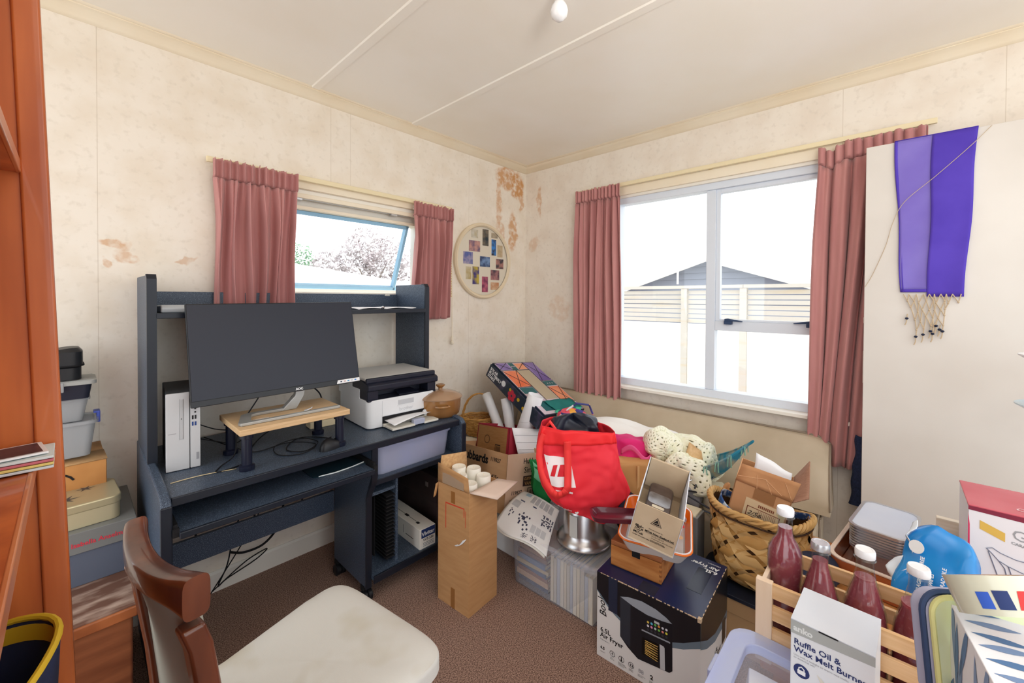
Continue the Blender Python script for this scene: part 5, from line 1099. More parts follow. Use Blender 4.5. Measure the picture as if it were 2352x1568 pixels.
def onbag(x, z, off=.005):
    best = None
    lo, hi = 0.0, 1.0
    for _ in range(26):
        v = (lo+hi)/2; xl, zl, xr, zr = rowat(v); t = min(1, max(0, (x-xl)/(xr-xl))); zz = zl+(zr-zl)*t
        if zz < z: lo = v
        else: hi = v
    xl, zl, xr, zr = rowat(v); t = min(.999, max(.001, (x-xl)/(xr-xl))); q = 2*t-1; c = (1 if q > 0 else -1)*abs(q)**(1/.75); a = -math.acos(max(-1, min(1, c)))
    p = bagp(a/(2*pi), v, off); return p
kx = lambda X, Y: ((1230+X/6.817-1330)*K, (1180-960-Y/6.817)*K)
def bagpoly(name, pts, m, off, n=10):
    """quad patch given in the bag photograph's own proportions, laid on the cloth"""
    P_ = [kx(*p) for p in pts]
    def f(u, v):
        x = (P_[0][0]*(1-u)+P_[1][0]*u)*(1-v)+(P_[3][0]*(1-u)+P_[2][0]*u)*v; z = (P_[0][1]*(1-u)+P_[1][1]*u)*(1-v)+(P_[3][1]*(1-u)+P_[2][1]*u)*v
        return onbag(x, z, off)
    return obj(name, MB().grid(f, n, n), m, rb_)
M_logo = mat('logo_white', (236, 226, 226), .6); M_lred = mat('logo_red', (204, 20, 36), .6)
bagpoly('logo_ground', [(122, 505), (515, 535), (585, 925), (225, 925)], M_logo, .0035)
bagpoly('logo_slash', [(255, 635), (322, 628), (270, 780), (208, 776)], M_lred, .0055, 6)
bagpoly('logo_slash', [(362, 625), (470, 618), (430, 785), (310, 782)], M_lred, .0055, 6)
def strap(name, pts, w, off):
    P_ = [Vector(onbag(*kx(*p), off)) for p in pts]; f = []
    for i in range(len(P_)-1):
        for k in range(6): f.append(P_[i].lerp(P_[i+1], k/6))
    f.append(P_[-1]); b = MB(); n = len(f)
    for i in range(n):
        t = (f[min(i+1, n-1)]-f[max(i-1, 0)]).normalized(); s_ = t.cross(Vector((0, -1, 0))).normalized()*w/2
        b.v += [f[i]-s_, f[i]+s_]
    b.f = [[2*i, 2*i+1, 2*i+3, 2*i+2] for i in range(n-1)]
    return obj(name, b, mat('strap_red', (240, 58, 56), .6), rb_, solid=.003)
strap('handle', [(465, 265), (470, 400), (475, 600), (470, 800), (462, 920), (430, 985)], .029, .012)
strap('handle', [(440, 970), (390, 1020), (310, 1035), (240, 1005), (150, 900), (75, 720), (45, 540), (60, 380), (100, 250), (125, 195)], .026, .012)
obj('back_handle', MB().tube([(-.145, .03, .36), (-.125, .0, .40), (-.105, -.01, .375), (-.12, -.02, .34)], .007, 8), mat('strap_red', (240, 58, 56)), rb_)
M_wl = mat('white_lettering', (246, 236, 236), .6)
def dr(off):
    return lambda p: onbag(p.x, p.z, off)
p0 = kx(195, 985); text(rb_, 'the warehouse', .0155, (p0[0], 0, p0[1]), (1, 0, -.09), (0.05, 0, 1), M_wl, bold=2, drape=dr(.006))
p0 = kx(330, 1275); text(rb_, 'togetherForGood', .0125, (p0[0], 0, p0[1]), (1, 0, -.2), (0.1, 0, 1), M_wl, bold=1, drape=dr(.006), sx=.62)
b = MB(); hp = []
for k in range(20):
    a = 2*pi*k/20; X, Y = 16*sin(a)**3, 13*cos(a)-5*cos(2*a)-2*cos(3*a)-cos(4*a); q = kx(605+X*1.9, 1325-Y*1.9); hp.append(onbag(q[0], q[1], .0065))
decal(rb_, 'heart', hp, M_wl)
cfb = cushf(.125, .075, .072, .45)
bk_ = thing('black_cloth', 'black shiny cloth bulging out of the red bag top', 'cloth', (-1.05, -1.205, .735), (0, 0, -47.1))
obj('bundle', MB().grid(lambda u, v: wob(cfb(u, v)+Vector((.0, .02, -.02+.02*sin(14*u))), 13, .03), 56, 28, cu=True), mat('black_satin', (34, 40, 56), .35, c2=(24, 28, 40), ns=9), bk_)
# ------------------------------------------------------------------ air fryer box and the things on it
af = thing('air_fryer_box', 'large black and white air fryer box on the carpet', 'box', (-1.054, -1.609, 0), (0, 0, 2.8))
w, l, h = .1705, .182, .313
M_wcard = mat('white_printed_card', (228, 226, 224), .5); M_bkc = mat('black_glossy_card', (22, 23, 30), .3, spec=.45); M_slate = mat('slate_band', (108, 124, 138), .5)
M_navyc = mat('navy_glossy_card', (24, 32, 66), .3, c2=(30, 44, 92), ns=3, spec=.45)
obj('carton', MB().box(-w, w, -l, l, 0, h), M_wcard, af, bev=.002)
obj('top_panel', MB().box(-w, w, -l, l, h-.0005, h+.001), M_navyc, af)
crv = [(.182, .247), (.165, .232), (.14, .21), (.11, .193), (.08, .18), (.03, .171), (-.03, .172), (-.07, .182), (-.097, .198), (-.13, .213), (-.155, .230), (-.182, .247)]
FF = lambda pts, o=.0008: [(-w-o, y, z) for y, z in pts]
bq = MB(); bs_ = MB()
for i in range(len(crv)-1):
    (y0, z0), (y1, z1) = crv[i], crv[i+1]
    bq.flat([(-w-.0008, y0, z0), (-w-.0008, y1, z1), (-w-.0008, y1, h), (-w-.0008, y0, h)])
    k0, k1 = (.004+.022*(i/len(crv))), (.004+.022*((i+1)/len(crv)))
    bs_.flat([(-w-.0008, y0, z0-k0), (-w-.0008, y1, z1-k1), (-w-.0008, y1, z1), (-w-.0008, y0, z0)])
obj('black_print', bq, M_bkc, af, smooth=False); obj('slate_band', bs_, M_slate, af, smooth=False)
S3 = [(-w, .247), (-.10, .205), (0, .165), (.10, .15), (w, .15)]
bq = MB(); bs_ = MB()
for i in range(4):
    (x0, z0), (x1, z1) = S3[i], S3[i+1]
    bq.flat([(x0, -l-.0008, z0), (x1, -l-.0008, z1), (x1, -l-.0008, h), (x0, -l-.0008, h)]); bs_.flat([(x0, -l-.0008, z0-.028), (x1, -l-.0008, z1-.028), (x1, -l-.0008, z1), (x0, -l-.0008, z0)])
obj('black_print', bq, M_bkc, af, smooth=False); obj('slate_band', bs_, M_slate, af, smooth=False)
# worn white edges
b = MB(); rn = random.Random(5)
for k in range(26):
    y = -l+.0137*k; r = rn.uniform(.0006, .0022); b.box(-w-.001, -w+r, y, y+rn.uniform(.004, .013), h-r*.8, h+.0014)
b.box(-w-.001, -w+.012, -l-.001, -l+.010, h-.010, h+.002)
for k in range(14): b.box(-w+.024*k, -w+.024*k+rn.uniform(.005, .02), -l-.001, -l+.0012, h-.0012, h+.0014)
obj('worn_edges', b, mat('torn_card_edge', (214, 190, 160), .8), af, kind='stuff', smooth=False)
M_tape = mat('clear_tape', (60, 66, 90), .12, see=.45)
obj('tape_strip', MB().box(-w+.005, -w+.06, -.03, .03, h+.0012, h+.0016), M_tape, af); obj('tape_strip', MB().box(-w-.0014, -w-.001, .10, .135, .19, h), M_tape, af)
obj('tape_strip', MB().box(-.05, .10, -.15, -.10, h+.0012, h+.0016), M_tape, af)
# picture of the fryer
M_fb = mat('fryer_grey_print', (48, 52, 62), .35); M_fd = mat('fryer_dark_print', (26, 27, 34), .3); M_fl = mat('fryer_top_print', (156, 162, 172), .4)
decal(af, 'fryer_picture', FF([(.089, .261), (.045, .258), (-.094, .256), (-.096, .101), (-.086, .09), (.022, .075), (.06, .095), (.088, .119)], .0012), M_fd)
decal(af, 'fryer_side', FF([(.089, .261), (.05, .252), (.05, .098), (.088, .119)], .0014), M_fb)
decal(af, 'fryer_lid', FF([(.089, .262), (.06, .274), (.01, .283), (-.04, .279), (-.075, .268), (-.094, .257), (-.06, .250), (-.01, .245), (.04, .250)], .0016), M_fl)
for i, c in enumerate(((230, 200, 90), (90, 190, 220), (100, 190, 90), (226, 150, 60), (210, 210, 220), (230, 230, 236), (230, 226, 236), (236, 150, 190), (200, 220, 210), (120, 190, 80), (230, 140, 130), (226, 220, 70), (60, 62, 70), (60, 62, 70), (60, 62, 70), (60, 62, 70), (60, 62, 70), (60, 62, 70))):
    r, q = divmod(i, 6); y0, z0 = -.013-.0125*q, .222-.0125*r+.0012*q
    decal(af, 'printed_button', [(-w-.0018, y0+.0042*cos(a*pi/4), z0+.0042*sin(a*pi/4)) for a in range(8)], mat('btn%d' % i, c))
text(af, '888', .012, (-w-.001, -.034, .231), LX, LY, M_white, bold=1)
decal(af, 'trim_bar', FF([(.009, .187), (-.088, .194), (-.088, .189), (.009, .182)], .0018), M_fl)
decal(af, 'window_print', FF([(.008, .160), (-.053, .166), (-.053, .108), (.008, .100)], .0016), mat('window_dark', (14, 14, 16), .2))
b = MB()
for k in range(9): 
    z0 = .108+.0055*k; b.flat([(-w-.002, -.003, z0), (-w-.002, -.047, z0-.004+.003*(k % 3)), (-w-.002, -.047, z0-.001+.003*(k % 3)), (-w-.002, -.003, z0+.003)])
obj('printed_fries', b, mat('fries_gold', (214, 176, 96)), af, smooth=False)
decal(af, 'handle_print', FF([(-.053, .168), (-.066, .168), (-.070, .164), (-.072, .090), (-.056, .084)], .0018), mat('handle_silver_print', (196, 198, 202)))
text(af, '6.5L', .024, (-w, .167, .098), LX, LY, M_ink, bold=1); text(af, 'Air Fryer', .024, (-w, .167, .078), LX, LY, M_ink, bold=1)
text(af, 'Heuwers', .010, (-w, .167, .066), LX, LY, M_grey)
text(af, 'Books', .038, (-w, .142, .158), (0, .15, 1), (0, 1, -.15), M_ink, bold=.5, shear=.3, name='handwriting', sx=.9)
text(af, '6.5', .014, (-w, .166, .034), LX, LY, M_ink, bold=2)
def ringd(y, z, r, t=.0014):
    b = MB()
    for k in range(18):
        a0, a1 = 2*pi*k/18, 2*pi*(k+1)/18; b.flat([(-w-.001, y+r*cos(a0), z+r*sin(a0)), (-w-.001, y+r*cos(a1), z+r*sin(a1)), (-w-.001, y+(r-t)*cos(a1), z+(r-t)*sin(a1)), (-w-.001, y+(r-t)*cos(a0), z+(r-t)*sin(a0))])
    obj('icon_ring', b, M_ink, af, smooth=False)
for y in (.118, .083, .046): ringd(y, .038, .0105)
decal(af, 'bolt_icon', FF([(.120, .046), (.114, .040), (.118, .039), (.115, .031), (.122, .038), (.118, .039)], .0011), M_ink)
decal(af, 'thermometer_icon', FF([(.0845, .046), (.0815, .046), (.0815, .036), (.079, .033), (.083, .030), (.087, .033), (.0845, .036)], .0011), M_ink)
text(af, '12', .013, (-w, .052, .033), LX, LY, M_ink, bold=2); text(af, '88', .019, (-w, .020, .030), LX, LY, M_grey, bold=1); text(af, '2', .020, (-w, -.022, .031), LX, LY, M_ink, bold=2)
text(af, 'CAPACITY', .0045, (-w, .168, .022), LX, LY, M_ink)
for y, s in ((.127, '1500\nWATTS'), (.096, 'ADJUSTABLE\nTEMPERATURE\nCONTROL'), (.055, 'PRESET\nMODES'), (.022, 'LED DIGITAL\nDISPLAY'), (-.018, 'YEAR\nWARRANTY')): text(af, s, .0048, (-w, y, .020), LX, LY, M_ink)
text(af, '6.5L', .026, (.105, -.165, h+.001), (0, 1, 0), (-1, 0, 0), M_white, bold=2); text(af, 'Air Fryer', .026, (.130, -.165, h+.001), (0, 1, 0), (-1, 0, 0), M_white, bold=1.5)
text(af, 'Heuwers', .012, (.150, -.165, h+.001), (0, 1, 0), (-1, 0, 0), M_white)
text(af, '6.5L\nAir Fryer', .022, (.0, -l, .085), (1, 0, 0), LY, M_ink, bold=1)
decal(af, 'side_picture', [(.10, -l-.001, .06), (.15, -l-.001, .06), (.15, -l-.001, .14), (.10, -l-.001, .15)], M_fd)
wx = thing('wooden_box', 'small dovetailed wooden box on the air fryer box', 'box', (-1.075, -1.541, .316), (0, 0, 5.4))
M_owood = mat('honey_wood', (206, 142, 82), .45, c2=(180, 112, 58), ns=7, st=(6, 1, 6))
b = MB(); w2, l2 = .0825, .0945
b.box(-w2, -w2+.008, -l2, l2, 0, .075).box(w2-.008, w2, -l2, l2, 0, .075).box(-w2+.008, w2-.008, -l2, -l2+.008, 0, .075).box(-w2+.008, w2-.008, l2-.008, l2, 0, .075).box(-w2, w2, -l2, l2, 0, .005)
obj('box_body', b, M_owood, wx, bev=.001)
obj('box_lid', MB().box(-w2, w2, -l2, l2, .077, .094), mat('lid_wood', (176, 112, 70), .45, c2=(150, 88, 52), ns=7, st=(6, 1, 6)), wx, bev=.002)
obj('latch', MB().box(-w2-.002, -w2, -.018, .012, .062, .093).box(-w2, -w2+.02, -.018, .012, .094, .0955), M_blackm, wx, bev=.001)
b = MB()
for k in range(4): b.box(-w2-.0006, -w2+.0075, -l2-.0006, -l2+.0075, .008+.017*k, .016+.017*k)
obj('dovetails', b, mat('end_grain', (160, 100, 56), .5), wx)
ot = thing('orange_dish', 'deep white and orange enamel dish on the wooden box', 'dish', (-1.03, -1.57, .412), (6, 3, -70))
b = MB(); o1 = rrect(.25, .30, .04, 6); n = len(o1)
lv = [([(x*.80, y*.80) for x, y in o1], 0), (o1, .058), ([(x*.985, y*.985) for x, y in o1], .060), ([(x*.79, y*.79) for x, y in o1], .004)]
for P_, z in lv: b.v += [Vector((x, y, z)) for x, y in P_]
b.f = [list(range(n))[::-1], list(range(3*n, 4*n))]+[[a*n+i, a*n+(i+1) % n, (a+1)*n+(i+1) % n, (a+1)*n+i] for a in range(3) for i in range(n)]
obj('dish_body', b, mat('white_enamel', (226, 224, 220), .25), ot)
b = MB(); n = len(o1)
b.v = [Vector((x*.83, y*.83, .018)) for x, y in o1]+[Vector((x*.965, y*.965, .0585)) for x, y in o1]; b.f = [[i, (i+1) % n, n+(i+1) % n, n+i] for i in range(n)]
obj('orange_lining', b, mat('orange_enamel', (236, 116, 30), .25), ot)
obj('orange_rim', MB().tube([(x*1.0, y*1.0, .057) for x, y in o1], .0035, 6, closed=True), mat('orange_enamel', (236, 116, 30)), ot)
obj('inner_rim', MB().tube([(x*.975, y*.975, .0595) for x, y in o1], .0025, 6, closed=True), M_white, ot)
for k, (x, y) in enumerate(((.09, .05), (.085, -.02), (-.08, .08), (.095, .085))):
    decal(ot, 'flower_print', [(x+.012*cos(q*pi/4), y+.012*sin(q*pi/4), .034) for q in range(8)], mat('flower_print%d' % (k % 2), [(226, 40, 36), (244, 200, 150)][k % 2]))
mt = thing('maroon_tray', 'long maroon wooden serving tray lying across the orange dish', 'tray', (-1.075, -1.515, .474), (3, 0, -52))
o1 = rrect(.36, .085, .03, 6); n = len(o1); b = MB()
lv = [([(x*.95, y*.85) for x, y in o1], 0), (o1, .020), ([(x*.95, y*.84) for x, y in o1], .0215), ([(x*.86, y*.62) for x, y in o1], .006)]
for P_, z in lv: b.v += [Vector((x, y, z)) for x, y in P_]
b.f = [list(range(n))[::-1], list(range(3*n, 4*n))]+[[a*n+i, a*n+(i+1) % n, (a+1)*n+(i+1) % n, (a+1)*n+i] for a in range(3) for i in range(n)]
obj('tray_body', b, mat('maroon_lacquer', (112, 40, 58), .22, c2=(86, 26, 42), ns=5, st=(.6, 4, 4), coat=.5), mt)
obj('hang_hole', MB().lathe([(.009, .0205), (.009, .0222)], 16, Matrix.Translation((.165, 0, 0))), M_blackm, mt)
mk = thing('nail_carton', 'open pale carton with black printing holding a worn tool block', 'carton', (-1.125, -1.611, .529), (9.9, 13.6, -71.7))
w2, l2, h2 = .0725, .146, .147
M_wback = mat('white_card_back', (220, 222, 230), .6)
b = MB().box(-w2, w2, -l2, l2, 0, .003)
b.box(-w2, w2, -l2, -l2+.003, 0, h2).box(-w2, w2, l2-.003, l2, 0, h2)
obj('carton_ends', b, M_card2, mk)
for s in (-1, 1): obj('carton_side', MB().box(s*w2-.0015, s*w2+.0015, -l2, l2, 0, h2), M_wback, mk)
obj('carton_floor', MB().box(-w2+.003, w2-.003, -l2+.003, l2-.003, .003, .005), M_card2, mk); obj('inner_flap', MB().box(-w2+.004, w2-.004, l2-.012, l2-.004, .03, h2+.002), M_card2, mk)
obj('inner_flap', MB().box(-w2+.004, w2-.004, .02, .025, .005, .03), M_card2, mk)
N_ = -l2-.0004
def tri(r0, r1, z0):
    b = MB(); f = lambda r, k: (.0+r*sin(k*2*pi/3), N_-.0006, z0+r*cos(k*2*pi/3)); 
    for k in range(3): b.flat([f(r0, k), f(r0, k+1), f(r1, k+1), f(r1, k)])
    return b
obj('triangle_logo', tri(.021, .018, .098), M_ink, mk, smooth=False)
decal(mk, 'triangle_logo', [(.013*sin(k*2*pi/3), N_-.0008, .098+.013*cos(k*2*pi/3)) for k in range(3)], M_ink)
decal(mk, 'triangle_gap', [(-.006, N_-.001, .0945), (.006, N_-.001, .0975), (.006, N_-.001, .0995), (-.006, N_-.001, .0965)], M_card2)
b = MB(); rn = random.Random(8)
for i in range(8):
    for j in range(6):
        if rn.random() < .62: b.flat([(-.060+.0034*i, N_-.0006, .045+.0036*j), (-.0572+.0034*i, N_-.0006, .045+.0036*j), (-.0572+.0034*i, N_-.0006, .0482+.0036*j), (-.060+.0034*i, N_-.0006, .0482+.0036*j)])
obj('maker_logo', b, M_ink, mk, smooth=False)
FX = (1, 0, 0)
text(mk, 'MiTek', .0125, (-.062, N_, .033), FX, LY, M_ink, bold=1); text(mk, 'HOME OF GANG-NAIL BUILDING SYSTEMS', .0055, (-.062, N_, .024), FX, LY, M_ink, bold=1)
text(mk, 'Manufactured by:', .0066, (-.018, N_, .066), FX, LY, M_ink); text(mk, 'MiTek New Zealand Ltd.', .0092, (-.028, N_, .053), FX, LY, M_ink, bold=2)
decal(mk, 'rule', [(-.028, N_-.0006, .0505), (.066, N_-.0006, .0505), (.066, N_-.0006, .0512), (-.028, N_-.0006, .0512)], M_ink)
for k, s in enumerate(('PO Box 58-014', 'Greenmount, AUCKLAND', 'www.mitek.co.nz')): text(mk, s, .0062, (-.004, N_, .043-.0075*k), FX, LY, M_ink)
obj('worn_corner', MB().box(-w2, w2, N_-.0002, -l2+.002, 0, .006), mat('torn_card', (222, 206, 180), .85), mk)
ob = thing('worn_tool_block', 'dark worn wooden block with silvery face in the pale carton', 'block', (-1.095, -1.60, .545), (9.9, 13.6, -71.7))
obj('block_body', MB().prism(rrect(.085, .17, .02, 5), 2, 0, .055), mat('dark_worn_wood', (74, 58, 52), .4, c2=(100, 84, 76), ns=16), ob, bev=.006)
obj('silver_face', MB().prism(rrect(.078, .062, .012, 4, 0, -.01), 2, .053, .0565), mat('worn_silver', (170, 172, 178), .3, metal=.6, c2=(110, 100, 96), ns=14), ob, bev=.002)
obj('paper_label', MB().prism(rrect(.042, .014, .005, 4, 0, -.055), 2, .0545, .0562), mat('cream_label', (226, 212, 186)), ob)

# ------------------------------------------------------------------ knitting machine with yarn mast
km = thing('knitting_machine_case', 'cream knitting machine case with grey edge standing behind the air fryer box', 'case', (-.73, -1.555, 0))
M_kcr = mat('cream_enamel', (222, 214, 188), .4)
obj('case_body', MB().box(-.77, -.69, -1.625, -1.46, 0, .40), M_kcr, km, world=True, bev=.006)
obj('grey_edge', MB().box(-.775, -.685, -1.64, -1.622, 0, .405), mat('grey_rail', (132, 132, 134), .35, metal=.3), km, world=True, bev=.003)
obj('top_cap', MB().box(-.772, -.688, -1.63, -1.46, .40, .412), M_kcr, km, world=True, bev=.003)
kg = thing('carriage', 'cream machine carriage with a wooden peg handle beside the brown carton', 'machine part', (-.55, -1.66, .345), (0, 0, 38))
obj('carriage_body', MB().prism([(-.055, 0), (.055, 0), (.055, .095), (.03, .125), (-.04, .12), (-.055, .10)], 0, -.07, .07), M_kcr, kg, bev=.005)
for x in (-.03, .0): obj('dial', MB().lathe([(.009, 0), (.009, .008)], 16, Matrix.Translation((.062, x, .10)) @ Euler((0, pi/2, 0)).to_matrix().to_4x4()), M_blackm, kg)
obj('wooden_peg', MB().lathe([(.007, 0), (.007, .012), (.013, .022), (.012, .038), (.006, .05), (.001, .052)], 18, Matrix.Translation((-.02, -.01, .115)) @ Euler((R(18), R(-20), 0)).to_matrix().to_4x4()), mat('turned_wood', (212, 160, 112), .45), kg)
obj('name_plate', MB().box(-.071, -.0695, -.04, .03, .03, .05), M_grey, kg)
ym = thing('yarn_mast', 'black and chrome wire yarn mast rods lying over the woven basket', 'yarn mast', (-.52, -1.6, .42))
M_rod = mat('black_steel_rod', (70, 74, 84), .3, metal=.7)
Q = dict(a=(-.573, -1.525, .414), b=(-.445, -1.675, .352), c=(-.573, -1.525, .405), d=(-.60, -1.70, .40), e=(-.575, -1.523, .372), f=(-.55, -1.62, .36), g=(-.45, -1.68, .325))
obj('rod', MB().tube([(-.64, -1.53, .445), (-.56, -1.63, .43), (-.48, -1.72, .39)], .004, 8), M_rod, ym, world=True)
obj('rod', MB().tube([(-.65, -1.525, .44), (-.64, -1.66, .395), (-.66, -1.735, .36)], .004, 8), M_rod, ym, world=True)
obj('rod', MB().tube([(-.66, -1.525, .405), (-.62, -1.60, .372), (-.61, -1.70, .365), (-.60, -1.80, .355)], .0035, 8), M_rod, ym, world=True)
obj('spring_loop', MB().tube([(-.62, -1.575, .46), (-.56, -1.575, .50), (-.52, -1.60, .515), (-.51, -1.625, .495), (-.55, -1.60, .455), (-.53, -1.68, .42), (-.50, -1.74, .37)], .004, 8), M_rod, ym, world=True)
obj('chrome_hook', MB().tube([(-.60, -1.545, .50), (-.585, -1.575, .515), (-.57, -1.60, .518), (-.565, -1.602, .507), (-.59, -1.57, .497), (-.62, -1.54, .48)], .003, 8), M_chrome, ym, world=True)
gs = tag(obj('grey_sack', MB().grid(lambda u, v: wob(Vector((-.54, -1.53, .40))+cushf(.07, .06, .06, .8)(u, v), 16, .02), 32, 18, cu=True), mat('grey_cloth', (150, 152, 160), .8)), 'crumpled grey cloth behind the pale printed carton', 'cloth')

# ------------------------------------------------------------------ woven flax basket on its tray and carton
tb2 = thing('tan_carton', 'plain tan carton on the carpet under the woven flax basket', 'carton', (-.66, -1.88, 0))
obj('carton_body', MB().box(-.205, .045, -.22, .22, 0, .19), mat('tan_card', (186, 152, 110), .8, c2=(174, 138, 98), ns=5), tb2, bev=.003)
obj('lid_edge', MB().box(-.209, .05, -.225, .225, .14, .196), mat('tan_card', (186, 152, 110)), tb2, bev=.003)
nt2 = tag(obj('navy_tray', MB().prism(rrect(.265, .46, .05, 5, -.742, -1.88), 2, .197, .212), mat('navy_black_tray', (28, 34, 50), .35), bev=.003), 'dark navy tray between the tan carton and the woven basket', 'tray')
kt = thing('flax_basket', 'woven golden flax basket with plaited rim', 'basket', (-.725, -1.852, .213))
M_flax = mat('golden_flax', (202, 160, 96), .5, c2=(178, 132, 70), ns=5, st=(2, 2, 2)); M_flax2 = mat('pale_flax', (216, 180, 122), .5, c2=(190, 148, 88), ns=6)
def kete(u, v, off=0):
    a = 2*pi*u; c, s_ = cos(a), sin(a); e = .75
    rx = (.085+.03*sin(pi*min(1, v*1.1+.12)))+off; ry = (.125+.045*v**.7+.01*sin(pi*v))+off
    if v < .12: k = .55+.45*(v/.12)**.5; rx *= k; ry *= k
    z = .275*v+.03*(abs(s_)**3)*v*v
    return Vector((rx*(1 if c > 0 else -1)*abs(c)**e, ry*(1 if s_ > 0 else -1)*abs(s_)**e, z))
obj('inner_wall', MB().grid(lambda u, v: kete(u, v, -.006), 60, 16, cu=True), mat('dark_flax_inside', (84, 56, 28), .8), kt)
NS = 14
for fam, mm in ((1, M_flax), (-1, M_flax2)):
    for k in range(NS):
        b = MB(); u0 = k/NS; steps = 34
        for i in range(steps+1):
            v = i/steps; u = u0+fam*v*.30
            cell = (v*.30*2*NS)
            off = .0032*fam*(1 if (int(cell+.5)+k) % 2 == 0 else -1)*(min(1, 2.2*abs(sin(pi*(cell+.5)))))+.0015
            hw = .40/NS
            for s in (-1, 1): b.v.append(kete(u+s*hw*.96, v, off))
        b.f = [[2*i, 2*i+1, 2*i+3, 2*i+2] for i in range(steps)]
        obj('flax_strip', b, mm, kt)
b = MB()
for ph in (0, 2.09, 4.19):
    b.tube([kete(i/120, 1, .004+.006*cos(ph+i*.75))+Vector((0, 0, .002+.009*sin(ph+i*.75))) for i in range(120)], .0075, 6, closed=True)
obj('plaited_rim', b, M_flax2, kt)
obj('rim_shade_line', MB().tube([kete(i/60, .93, .006) for i in range(60)], .003, 6, closed=True), mat('rim_shade_brown', (70, 48, 34), .8), kt)  # dark tube paints the shade line under the plaited rim
blf = tag(obj('blue_floral_cloth', MB().grid(lambda u, v: Vector((-.725, -1.868, .213))+Vector((.0, 0, .012*sin(9*u)))+kete(u, .92+.10*v, -.012-.010*v), 60, 5, cu=True), mat('blue_floral', (52, 92, 156), .7, c2=(190, 206, 226), ns=60, lo=.5, hi=.62), solid=.002), 'blue and white printed cloth lining the woven flax basket', 'cloth')
ylc = tag(obj('yellow_cloth', MB().grid(lambda u, v: wob(Vector((-.72, -1.775, .455))+cushf(.05, .04, .025, .8)(u, v), 20, .012), 24, 12, cu=True), mat('yellow_cloth', (226, 206, 70), .8)), 'small yellow cloth tucked in the flax basket', 'cloth')
kx_ = thing('label_carton', 'open brown carton with a printed label standing in the flax basket', 'carton', (-.657, -1.826, .446), (8.0, 12.2, -81.8))
w2, l2, h2 = .0945, .097, .171
b = MB().box(-w2, w2, -l2, -l2+.004, -.06, h2).box(-w2, w2, l2-.004, l2, -.06, h2).box(-w2, -w2+.004, -l2, l2, -.06, h2).box(w2-.004, w2, -l2, l2, -.06, h2).box(-w2, w2, -l2, l2, -.06, -.055)
M_kb = mat('warm_cardboard', (206, 156, 112), .75, c2=(194, 144, 100), ns=6)
obj('carton_body', b, M_kb, kx_)
flap('front_flap', [(-w2, -l2, h2), (w2, -l2, h2), (w2+.01, -l2+.02, h2+.075), (-w2+.008, -l2+.015, h2+.068)], mat('creased_flap', (196, 144, 100), .8, c2=(180, 128, 86), ns=14), kx_)
flap('side_flap', [(w2, -l2, h2), (w2, l2, h2), (w2+.03, l2-.02, h2+.10), (w2+.045, -l2+.02, h2+.03)], mat('flap_inside', (170, 128, 104), .85, c2=(148, 108, 88), ns=60, st=(1, 10, 1)), kx_)
b = MB()
for a, c in (((-.09, .02), (.0, .045)), ((.0, .045), (.06, .01)), ((.0, .045), (.03, .0)), ((-.03, .05), (-.02, .0)), ((.06, .06), (.09, .01))):
    f = lambda x, z: (x, -l2-.0022+.22*max(0, z)+.0012*0, h2+z); b.tube([f(*a), f(*c)], .0007, 4)
obj('flap_creases', b, mat('crease_line', (226, 182, 140)), kx_)
decal(kx_, 'paper_label', [(-.045, -l2-.0006, .03), (.088, -l2-.0006, .03), (.088, -l2-.0006, .12), (-.045, -l2-.0006, .12)], mat('label_cream', (228, 204, 164), .7))
M_bl = mat('brown_ink', (140, 80, 56), .7); b = MB()
for x0, x1, z0, z1 in ((-.035, .075, .045, .048), (-.035, .075, .085, .088), (-.035, -.032, .045, .088), (.072, .075, .045, .088))+tuple((.005+.0055*k, .0062+.0055*k, .052, .082) for k in range(11)): b.flat([(x0, -l2-.001, z0), (x1, -l2-.001, z0), (x1, -l2-.001, z1), (x0, -l2-.001, z1)])
for k in range(9): b.flat([(.0+.006*k, -l2-.001, .095), (.004+.006*k, -l2-.001, .095), (.004+.006*k, -l2-.001, .107), (.0+.006*k, -l2-.001, .107)])
obj('label_print', b, M_bl, kx_, smooth=False)
text(kx_, '2/56', .026, (-.03, -l2-.0008, .054), FX, LY, M_ink, shear=.3, name='handwriting')
obj('tape_piece', MB().box(-.025, .045, -l2-.0012, -l2-.0004, .125, .172), mat('brown_tape2', (190, 140, 96), .15, see=.3), kx_)
obj('white_paper', MB().grid(lambda u, v: wob((-.05+.13*u, .0+.03*v, .15+.10*v-.03*u), 12, .012), 12, 6), M_paper, kx_, solid=.002)
fl2 = tag(obj('flax_stub', MB().box(-.70, -.60, -2.06, -1.99, .40, .408), M_flax2), 'flat flax scrap sticking out behind the bottles', 'flax scrap')

